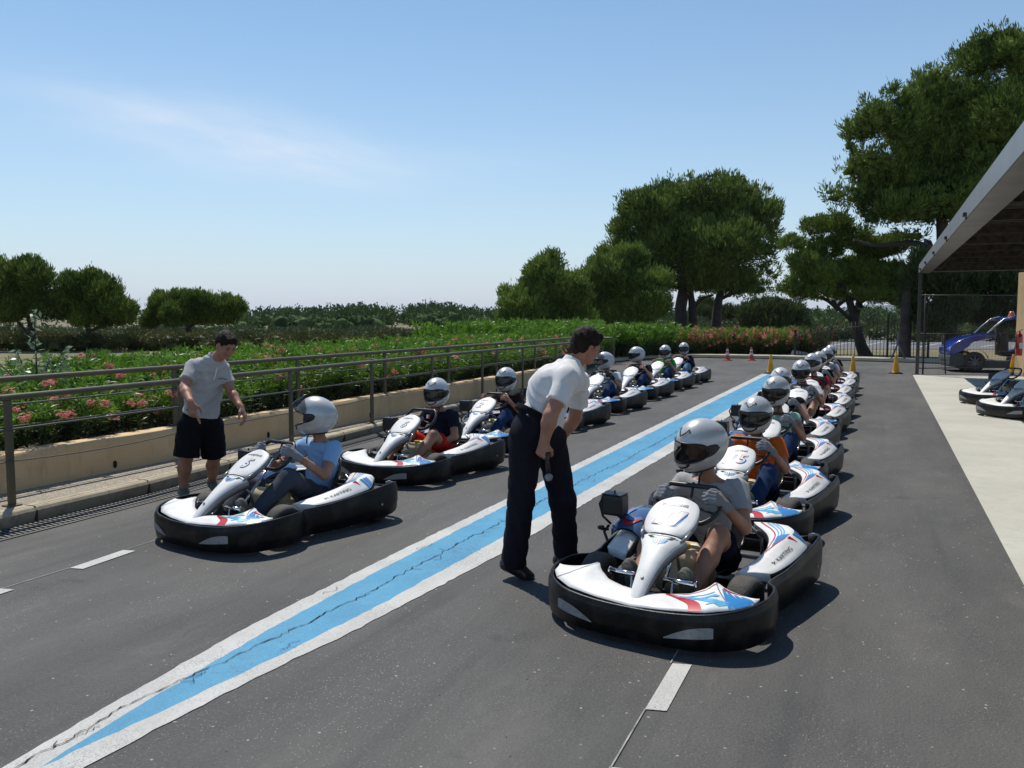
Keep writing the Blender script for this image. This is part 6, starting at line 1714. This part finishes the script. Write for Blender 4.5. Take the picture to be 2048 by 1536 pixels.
    for q in 'LR':
        S = SDF(); a, t = j['an' + q], j['to' + q]; v = t - a; v[2] = 0; v = unit(v); hl = j.get('he' + q); hl = a - v * .055 - UP * .06 if hl is None else hl
        S.cap(hl + UP * .028, t + UP * .008, .036, .036, k=.02, sq=(UP, 1.0)); S.cap(a, hl + UP * .045, .046, .038, k=.03); S.cap(a + v * .02 - UP * .02, t + UP * .0, .044, .032, k=.03); S.cap(t, t + v * .03, .036, .026, k=.03)
        mn = min(hl[2], t[2]) - .012
        tl = unit(np.cross(np.cross(v, UP), unit(t - hl))); tl = tl if tl[2] > 0 else -tl
        S.cut((hl + t) / 2 - tl * .020, -tl, .3)
        S.build('shoe', h * .8, M['shoe_b'] if not shorts else M['shoe_g'], P)
        if shorts: S = SDF(); S.cap(a - UP * .01, a + UP * .035, .043, .043, k=.01); S.cut(a + UP * .04, UP, .1); S.build('sock', .006, M['sock'], P)
    return P, j, (r, f, u), fr, sd, spine
# older man in white polo and dark trousers, leaning towards the karts
cA = 5.54
JA = dict(pel=V3(1073, 862, cA), che=V3(1103, 776, cA + .02), nb=V3(1143, 728, 5.60), hd=V3(1173, 690, 5.61), shR=V3(1136, 754, 5.39), shL=V3(1160, 762, 5.80), elR=V3(1101, 832, 5.30), wrR=V3(1089, 882, 5.31), elL=V3(1150, 835, 5.92), wrL=V3(1120, 880, 5.94),
          hiR=V3(1053, 872, 5.48), hiL=V3(1098, 872, 5.61), knR=V3(1042, 1002, 5.50), knL=V3(1126, 1005, 5.66), anR=V3(1028, 1118, 5.52), anL=V3(1132, 1115, 5.76), hem=V3(1071, 828, cA))
JA['toR'] = V3(1052, 1153, 5.52); JA['heR'] = V3(1012, 1139, 5.51); JA['toL'] = JA['anL'] + HRv * .13 + HXv * .08; JA['toL'][2] = .022; JA['heL'] = JA['anL'] - HRv * .05 - HXv * .03; JA['heL'][2] = .022; JA['anL'][2] = .085
gA = {}
def handsA(S, j):
    d = unit(j['wrR'] - j['elR'] + np.array([0, 0, -.0])); hand(S, j['wrR'], d, HXv * .7 + HRv * .5, HRv * .8 - HXv * .3, curl=(1.15, 1.45, 1.0), thumb=(.3, .9), rad=.0105, sc=1.06)
    hand(S, j['wrL'], unit(j['wrL'] - j['elL']), -HXv, HRv, curl=(.5, .6, .4), rad=.010)
A = stander('older man in off-white polo and dark trousers leaning forward beside kart 11, microphone in hand', JA, HRv * .86 + HXv * .42 - UP * .40, unit(UP + HRv * .42), tuple(V3(1080, 862, cA) * np.array([1, 1, 0])), 'polo_white', 'trouser', 'skin', h=.0078, build=1.08, hands=handsA, facing=HRv * .8 + HXv * .5, wr=2.2, tucked=True)
PA, jA, (rA, fA, uA), frA, sdA, spA = A
# belt, belt loops, rear pocket, spectacles
S = SDF(); c_ = jA['hem'] - spA * .012
for sg in (-1, 1): S.cap(c_ - spA * .05 + sdA * sg * .04, c_ + spA * .06 + sdA * sg * .04, .104 * 1.08 + .032, k=.05, sq=(frA, 1.12))
S.cut(c_ + spA * .018, spA, .3); S.cut(c_ - spA * .018, -spA, .3); S.build('belt', .006, M['blackc'], PA)
mb = MB()
for sg in (-1, 1):
    e0 = jA['hd'] + uA * .010 + fA * .098 + rA * sg * .032
    mb.tube([tuple(e0 + rA * .024 * math.cos(a) + uA * .017 * math.sin(a)) for a in np.linspace(0, 6.28, 14, endpoint=False)], .0016, 6, 0, True)
    mb.tube([tuple(e0 + rA * sg * .024), tuple(jA['hd'] + uA * .008 + rA * sg * .078 + fA * .06), tuple(jA['hd'] + uA * .0 + rA * sg * .080 - fA * .01)], .0014, 6)
mb.tube([tuple(jA['hd'] + uA * .012 + fA * .100 - rA * .009), tuple(jA['hd'] + uA * .012 + fA * .100 + rA * .009)], .0014, 6); mb.build('spectacles', M['steel'], PA)
# microphone held in the fist, a thing of its own
pm = V3(1093, 908, 5.30); dm = unit(V3(1098, 962, 5.29) - pm); mc = empty('microphone', tuple(pm), 0, 'black hand microphone with silver grille hanging from the older man\'s fist', 'microphone')
mb = MB(); a_ = np.zeros(3); mb.tube([tuple(-dm * .05), tuple(dm * .03), tuple(dm * .115)], [.011, .0115, .016], 12); mb.build('handle', M['black'], mc)
mb = MB(); q = dm * .145; mb.sphere(tuple(q), .025, 10); mb.cyl(tuple(dm * .135), tuple(dm * .146), .0265, n=16); mb.build('grille', mat('mic_grille', (.40, .42, .44), .35, metal=.7, bump=.8, bscale=300), mc)
# young instructor
JB = dict(pel=V3(400, 842, 7.85), che=V3(410, 762, 7.80), nb=V3(430, 716, 7.70), hd=V3(452, 689, 7.60), shR=V3(385, 733, 7.66), shL=V3(446, 739, 7.86), elR=V3(368, 776, 7.50), wrR=V3(382, 806, 7.32), elL=V3(461, 782, 7.82), wrL=V3(481, 814, 7.70),
          hiR=V3(380, 850, 7.80), hiL=V3(422, 850, 7.92), knR=V3(372, 916, 7.80), knL=V3(428, 914, 8.02), anR=V3(366, 978, 7.92), anL=V3(424, 956, 8.3), hem=V3(398, 825, 7.84))
for k_ in ('anR', 'anL'): JB[k_][2] = .085
JB['toR'] = JB['anR'] - HXv * .12 + HRv * .05; JB['toR'][2] = .022; JB['heR'] = JB['anR'] + HXv * .045; JB['heR'][2] = .022; JB['toL'] = JB['anL'] - HXv * .11 + HRv * .08; JB['toL'][2] = .022; JB['heL'] = JB['anL'] + HXv * .05; JB['heL'][2] = .022
def handsB(S, j):
    hand(S, j['wrR'], unit(-UP * .95 - HXv * .25 + HRv * .22), HXv * .9 - UP * .2, HRv, curl=(1.0, 1.35, .9), thumb=(.4, .7), rad=.0105, sc=1.08, index=(.12, .10, .05))
    hand(S, j['wrL'], unit(-UP * .8 + HRv * .45 - HXv * .1), HRv * -.6 - UP * .6, -HXv, curl=(.55, .55, .35), rad=.0100, sc=1.05, spread=.16)
Bm = stander('young instructor in pale grey polo and black shorts looking down and pointing at kart 5', JB, HRv * .62 - HXv * .50 - UP * .60, unit(UP * .9 + HRv * .35 - HXv * .25), tuple(V3(400, 842, 7.85) * np.array([1, 1, 0])), 'polo_light', 'blackc', 'skin', shorts=True, h=.0078, build=.98, hands=handsB, facing=-HXv * .8 + HRv * .4, wr=.7)
PB, jB, (rB, fB, uB), frB, sdB, spB = Bm
# buttons placket and chest lettering of the two polos
def on_front(j, fr, sd, spine, a, b, push):
    c = j['che'] * .5 + j['nb'] * .5; return c + sd * a + spine * b + fr * push
mb = MB(); text_on(mb, 'KARTING', .020, Matrix(((sdB[0], spB[0], frB[0], 0), (sdB[1], spB[1], frB[1], 0), (sdB[2], spB[2], frB[2], 0), (0, 0, 0, 1))), 0, .02)
o = mb.build('lettering', M['ink'], PB, False); o.location = tuple(on_front(jB, frB, sdB, spB, .075, -.03, .136))
mb = MB(); mb.box((0, 0, 0), (.012, .004, .12), bev=.001); o = mb.build('placket', M['polo_white'], PB); o.location = tuple(on_front(jB, frB, sdB, spB, 0, .01, .128)); o.rotation_mode = 'QUATERNION'
o.rotation_quaternion = Matrix(((sdB[0], frB[0], spB[0]), (sdB[1], frB[1], spB[1]), (sdB[2], frB[2], spB[2]))).to_quaternion()
# ================================================================ CONES
M['cone_y'] = mat('cone_yellow', (.82, .42, .015), .5, var=.15, col2=(.78, .32, .015), c2scale=4); M['cone_r'] = mat('cone_red', (.62, .07, .03), .5, var=.15); M['cone_w'] = mat('cone_white', (.72, .70, .68), .5, var=.15)
def cone(px, c, h_, kind, label, group, name='traffic_cone'):
    x, y = spot(px, c); o = empty(name, (x, y, 0), random.uniform(0, 1), label, 'traffic cone', group)
    MB().box((0, 0, .012), (.29, .29, .024), bev=.008).box((0, 0, .03), (.22, .22, .02), bev=.008).build('base', M['black'] if kind == 'y' else M['cone_r'], o)
    rr = lambda z: .105 - (.105 - .028) * z / h_
    pr = [(rr(0) + .008, .035), (rr(.02), .05)] + [(rr(z), z) for z in np.linspace(.08, h_ - .01, 8)] + [(.022, h_), (.016, h_), (.014, h_ - .05)]
    MB().lathe(pr, n=20).build('body', M['cone_y'] if kind == 'y' else M['cone_r'], o)
    if kind == 'r':
        for a, b in ((.20, .30), (.36, .42)): MB().lathe([(rr(a) + .003, a), (rr(b) + .003, b)], n=20).build('white_band', M['cone_w'], o)
cone(1455, 32.6, .47, 'r', 'left one of two red and white cones in front of the pink hedge', 'red and white cones'); cone(1503, 32.6, .50, 'r', 'right one of two red and white cones in front of the pink hedge', 'red and white cones')
cone(1542, 25.2, .56, 'y', 'yellow cone at the far end of the blue stripe', 'yellow cones'); cone(1707, 25.2, .54, 'y', 'yellow cone just right of the rearmost karts of the right row', 'yellow cones'); cone(1793, 25.1, .58, 'y', 'yellow cone with orange tip left of the canopy post', 'yellow cones')
cone(2027, 24.9, .58, 'y', 'yellow cone under the canopy beside the fire extinguisher', 'yellow cones'); cone(1321, 27.5, .52, 'y', 'small orange cone showing behind the green T-shirt driver', 'yellow cones')
# ================================================================ CANOPY
M['alu'] = mat('canopy_steel', (.25, .255, .26), .42, metal=.3, var=.10, vscale=2, bump=.1, bscale=30); M['soffit'] = mat('canopy_soffit', (.13, .11, .09), .38, metal=.3, var=.3, vscale=2.5, bump=.15, bscale=14)
M['reed'] = mat('reed_slat', (.070, .054, .042), .8, spec=.2, var=.5, vscale=9, bump=.4, bscale=50)
cn = empty('canopy', (.965, 27.3, 0), 0, 'steel edged canopy with brown slatted underside along the right side', 'canopy')
cx0, cy0 = 1.0, 27.3
MB().box((.0 - .01, -14.3 - .0, 3.06), (.02, 28.8, .235)).build('fascia', M['alu'], cn)
MB().box((.135, -14.3, 2.938), (.29, 28.8, .012)).box((.28, -14.3, 3.03), (.012, 28.8, .17)).build('soffit', M['soffit'], cn)
MB().box((2.75, .105, 3.04), (4.8, .02, .16)).build('end_beam', M['alu'], cn)
for k in range(15):
    mb = MB(); y = -.2 - k * 2.0; mb.box((2.75, y, 3.03), (4.8, .07, .12)); mb.build('cross_beam', M['reed'], cn)
mb = MB(); y = .05
while y > -28.4:
    mb.box((2.80 + random.uniform(-.01, .01), y, 3.112 + random.uniform(-.006, .006)), (4.9, .082 + random.uniform(-.006, .006), .016)); y -= .105
o = mb.build('slats', M['reed'], cn)
mb = MB(); mb.box((2.72, -14.3, 3.20), (5.3, 28.9, .03)); mb.build('light_block_sheet', M['reed'], cn)  # sheet added above the slats to close their gaps and keep the ground shadow solid
for k, y in enumerate((-1.4, -4.4, -7.9, -11.5, -15.0)):
    mb = MB(); mb.box((-.035, y, 2.98), (.05, .12, .05), bev=.008); mb.tube([(-.02, y, 2.96), (-.02, y, 2.92)], .012, 8); mb.build('bracket', M['black'], cn)
MB().box((.03, 0, 1.47), (.09, .09, 2.92), bev=.006).box((0, 0, .012), (.2, .2, .02)).build('post', mat('post_paint', (.055, .048, .040), .5), cn)
# ochre pillar holding the back of the canopy, red extinguisher on it
x, y = spot(2056, 24.0); pl = empty('pillar', (x, y, 0), R(YAW), 'ochre rendered pillar at the right edge of the photo under the canopy', 'pillar')
MB().box((0, 0, 1.46), (.46, .46, 2.92), bev=.01).build('shaft', M['render'], pl); MB().box((0, 0, .06), (.5, .5, .12), bev=.01).build('plinth', M['kerb'], pl)
x, y = spot(2038, 23.6); fe = empty('fire_extinguisher', (x, y, .60), R(YAW), 'red fire extinguisher hanging on the ochre pillar', 'fire extinguisher')
MB().lathe([(.0, 0), (.07, .0), (.082, .02), (.085, .06), (.085, .50), (.078, .56), (.05, .61), (.025, .63), (.022, .66), (0, .66)], n=20).build('cylinder', mat('ext_red', (.42, .012, .015), .25, coat=.6), fe)
mb = MB(); mb.tube([(0, 0, .66), (0, 0, .70), (.07, 0, .72)], .012, 8); mb.tube([(0, 0, .68), (-.09, -.02, .66), (-.11, -.02, .45), (-.10, -.02, .2)], .011, 8); mb.build('valve', M['black'], fe)
MB().add([(-.05, -.087, .2), (.05, -.087, .2), (.05, -.087, .36), (-.05, -.087, .36)], [(0, 1, 2, 3)]).build('plate', M['cone_w'], fe)
# welded mesh fence between the canopy post and the pillar
def mesh_fence():
    a = np.array((1.02, 27.42)); b = np.array(spot(2042, 25.2)); d = unit(b - a); L = np.linalg.norm(b - a)
    o = empty('mesh_fence', (a[0], a[1], 0), math.atan2(d[1], d[0]), 'see-through dark wire mesh fence between the canopy post and the pillar', 'fence')
    mt = mat('fence_wire', (.030, .027, .024), .5)
    mb = MB()
    for z in (.18, 1.18, 2.30): mb.tube([(0, 0, z), (L, 0, z)], .016, 6)
    mb.build('rails', mt, o)
    for x in (0.18, L - .05): MB().cyl((x, .03, 0), (x, .03, 2.34), .024, n=8).build('post', mt, o)
    mb = MB()
    for i in range(int(L / .10)): mb.tube([(.05 + i * .10, 0, .18), (.05 + i * .10, 0, 2.3)], .0026, 3, cap=False)
    for i in range(42): mb.tube([(0, 0, .2 + i * .05), (L, 0, .2 + i * .05)], .0022, 3, cap=False)
    mb.build('wires', mt, o); MB().tube([(.95, .1, 0), (.82, .05, 1.15)], .02, 6).build('brace', mt, o)
mesh_fence()
# black gate with sloping top left of it
def gate():
    a = np.array(spot(1590, 34.8)); b = np.array(spot(1782, 33.6)); c_ = np.array(spot(1862, 32.2)); mt = mat('gate_black', (.014, .013, .013), .5)
    o = empty('gate', (a[0], a[1], 0), 0, 'black bar gate with rising top in front of the leaning pine', 'gate')
    pts = []
    for (p, q, h0, h1, n) in ((a, b, 1.05, 1.72, 27), (b, c_, 1.75, 2.0, 14)):
        for i in range(n): t = i / n; pts.append((p + (q - p) * t - a, h0 + (h1 - h0) * t))
    mb = MB()
    for (p, h_) in pts: mb.tube([(p[0], p[1], .04), (p[0], p[1], h_)], .013, 5)
    mb.build('bars', mt, o)
    for k in (0, 26, 40):
        p, h_ = pts[k]; MB().box((p[0], p[1], (h_ + .1) / 2), (.08, .08, h_ + .1)).build('post', mt, o)
    mb = MB(); mb.tube([(p[0], p[1], .14) for p, _ in pts], .014, 5); mb.tube([(p[0], p[1], h_ * .86) for p, h_ in pts], .014, 5); mb.tube([(p[0], p[1], .62) for p, h_ in pts[27:]], .012, 5); mb.build('rails', mt, o)
gate()
x, y = spot(1795, 32.0); pr = empty('prop_stand', (x, y, .1), 0, 'grey two-legged prop standing beside the gate end', 'stand')
MB().tube([(0, 0, 1.0), (0, 0, .55), (-.20, -.05, 0)], .03, 6).tube([(0, 0, .6), (.26, .05, 0)], .03, 6).build('legs', mat('prop_grey', (.16, .165, .17), .5, metal=.4), pr)
def flood(px, py, c, label):
    p = V3(px, py, c); o = empty('floodlight', tuple(p), R(YAW + 30), label, 'floodlight', 'black floodlights')
    MB().box((0, 0, 0), (.34, .12, .26), Matrix.Rotation(R(-25), 3, 'X'), bev=.02).build('housing', M['black'], o); MB().tube([(0, 0, -.1), (0, .1, -.25), (.1, .2, -.3)], .02, 6).build('bracket', M['black'], o)
flood(1719, 612, 36.5, 'black floodlight beside the forked trunk of the leaning pine'); flood(1857, 487, 33, 'black floodlight above the far end of the canopy')
# long pale hose-like white tube lying by the hedge end: low white block
x, y = spot(1600, 35.2); tag(MB().box((0, 0, .10), (.7, .5, .3), Matrix.Rotation(R(12), 3, 'Y'), bev=.12).build('rock', mat('pale_rock', (.42, .41, .38), .9, bump=1, bscale=5)), 'pale boulder at the end of the pink hedge', 'rock').location = (x, y, 0)
# ================================================================ SMALL BLUE UTILITY CAR behind the mesh fence
def car():
    x, y = spot(1900, 25.9); o = empty('utility_car', (x, y, 0), R(YAW - 14), 'small open sided blue car with orange roof beacon parked behind the mesh fence', 'car')
    mblue = mat('car_blue', (.012, .045, .30), .22, coat=1.0, var=.1); mteal = mat('car_teal', (.03, .26, .24), .25, coat=.8); mgrey = mat('car_grey', (.07, .085, .085), .5); W = 1.42
    def shell(pts, m, name, w=W, inset=.05, y0=0.0):
        mb = MB(); n = len(pts); rows = []
        for yy, k in ((y0, inset), (y0 + .06, 0), (y0 + w / 2, -.01), (y0 + w - .06, 0), (y0 + w, inset)):
            cx_, cz_ = np.mean(pts, 0); rows.append([(px_ + (cx_ - px_) * k, yy, pz + (cz_ - pz) * k) for px_, pz in pts])
        mb.grid(rows, 0, True, True); mb.add(rows[0], [tuple(range(n))]); mb.add(rows[-1], [tuple(range(n))]); return mb.build(name, m, o)
    hood = [tuple(p) for p in catmull([(.02, .52), (.00, .66), (.06, .80), (.22, .93), (.50, 1.06), (.90, 1.14), (1.22, 1.18), (1.26, 1.10), (.95, 1.0), (.62, .90), (.52, .78), (.36, .66), (.22, .58)], 3, True)]
    shell(hood, mblue, 'hood')
    fr_ = [tuple(p) for p in catmull([(.03, .16), (.0, .30), (.02, .52), (.30, .56), (.40, .52), (.40, .30), (.36, .18)], 3, True)]
    shell(fr_, mgrey, 'front_bumper')
    MB().box((.001, W / 2, .34), (.02, .7, .08), bev=.01).box((.001, W / 2, .22), (.02, .7, .05), bev=.01).build('grille', M['black'], o)
    for yy in (.14, W - .14): MB().sphere((.10, yy, .70), (.09, .12, .10), 8).build('headlight', mat('lamp_glass', (.75, .76, .78), .1, coat=1) if yy < 1 else bpy.data.materials['lamp_glass'], o)
    MB().sphere((.42, .02, .55), (.06, .03, .04), 8).build('indicator', M['cone_y'], o)
    shell([(.40, .14), (2.5, .14), (2.5, .30), (.9, .32), (.40, .34)], mgrey, 'floor')
    shell([(1.95, .30), (2.6, .30), (2.66, .62), (2.62, 1.0), (2.45, 1.05), (2.35, .70), (2.0, .62)], mblue, 'tail')
    for yy in (.06, W - .06):
        MB().tube([(.98, yy, 1.12), (1.22, yy, 1.38), (1.46, yy, 1.60), (1.7, yy, 1.67)], .030, 8).build('pillar', mat('car_trim', (.6, .62, .64), .25, metal=.6) if yy < 1 else bpy.data.materials['car_trim'], o)
        MB().tube([(2.35, yy, .95), (2.30, yy, 1.66)], .035, 8).build('pillar', mblue, o)
    mb = MB(); mb.grid([[(1.0 + .46 * t, .08 + (W - .16) * s_, 1.14 + .50 * t ** .85) for s_ in np.linspace(0, 1, 7)] for t in np.linspace(0, 1, 6)]); mb.build('windscreen', visor_mat('car_glass', .7), o)
    shell([(1.38, 1.58), (1.7, 1.69), (2.3, 1.72), (2.46, 1.68), (2.40, 1.62), (1.9, 1.64), (1.45, 1.55)], mblue, 'roof')
    mb = MB(); mb.lathe([(.10, 0), (.10, .03), (.075, .05), (.075, .11), (.05, .15), (0, .155)], (1.80, .55, 1.69), n=16); mb.build('beacon', mat('beacon_orange', (.75, .14, .01), .2, coat=1, sss=.2), o)
    MB().grid([[(.30 + .40 * (1 - math.cos(a)) * 1.0 - .02, yy, .36 + .40 * math.sin(a) * .85) for yy in (-.01, .10)] for a in np.linspace(.15, 2.95, 12)]).build('wheel_arch', bpy.data.materials['car_trim'], o)
    MB().box((1.75, .45, .55), (.5, .5, .14), bev=.05).box((2.05, .45, .85), (.14, .5, .6), Matrix.Rotation(R(12), 3, 'Y'), bev=.05).build('seat', M['black'], o)
    MB().tube([(1.1, .45, .95), (1.45, .45, 1.0)], .02, 8).tube([(1.45 + .02 * math.sin(a), .45 + .18 * math.cos(a), 1.0 + .18 * math.sin(a)) for a in np.linspace(0, 6.28, 16, endpoint=False)], .016, 6, 0, True).build('steering_wheel', M['black'], o)
    for xx in (.70, 2.25):
        for yy, sg in ((.06, -1), (W - .06, 1)):
            w_ = empty('wheel', (xx, yy, .31)); w_.parent = o
            MB().lathe([(.20, -.075), (.26, -.08), (.30, -.07), (.31, -.03), (.31, .03), (.30, .07), (.26, .08), (.20, .075)], (0, 0, 0), 'y', 28).build('tyre', M['rubber'], w_)
            mb = MB(); mb.lathe([(.20, .06), (.215, -.07 * -sg), (.195, -.06 * -sg), (.185, .0)], (0, 0, 0), 'y', 24)
            for k in range(8): a = k * .7854; mb.tube([(0, sg * .055, 0), (.19 * math.cos(a), sg * .065, .19 * math.sin(a))], [.03, .015], 6)
            mb.cyl((0, sg * .04, 0), (0, sg * .075, 0), .05, n=12); mb.build('rim', M['rim'], w_)
            MB().lathe([(0, 0), (.19, 0)], (0, 0, 0), 'y', 20).build('brake_disc', M['black'], w_)
car()
# ================================================================ SUMMER HAZE
def haze():
    m = bpy.data.materials.new('haze'); m.use_nodes = True; t = m.node_tree; t.nodes.clear()
    o = t.nodes.new('ShaderNodeOutputMaterial'); v = t.nodes.new('ShaderNodeVolumePrincipled')
    v.inputs['Color'].default_value = (.80, .88, 1.0, 1); v.inputs['Density'].default_value = .00007; v.inputs['Anisotropy'].default_value = .3
    t.links.new(v.outputs[0], o.inputs['Volume'])
    b = MB().box((0, 0, 46), (15000, 15000, 98)).build('haze', m); tag(b, 'thin summer haze over the fields', 'haze', kind='stuff')
haze()
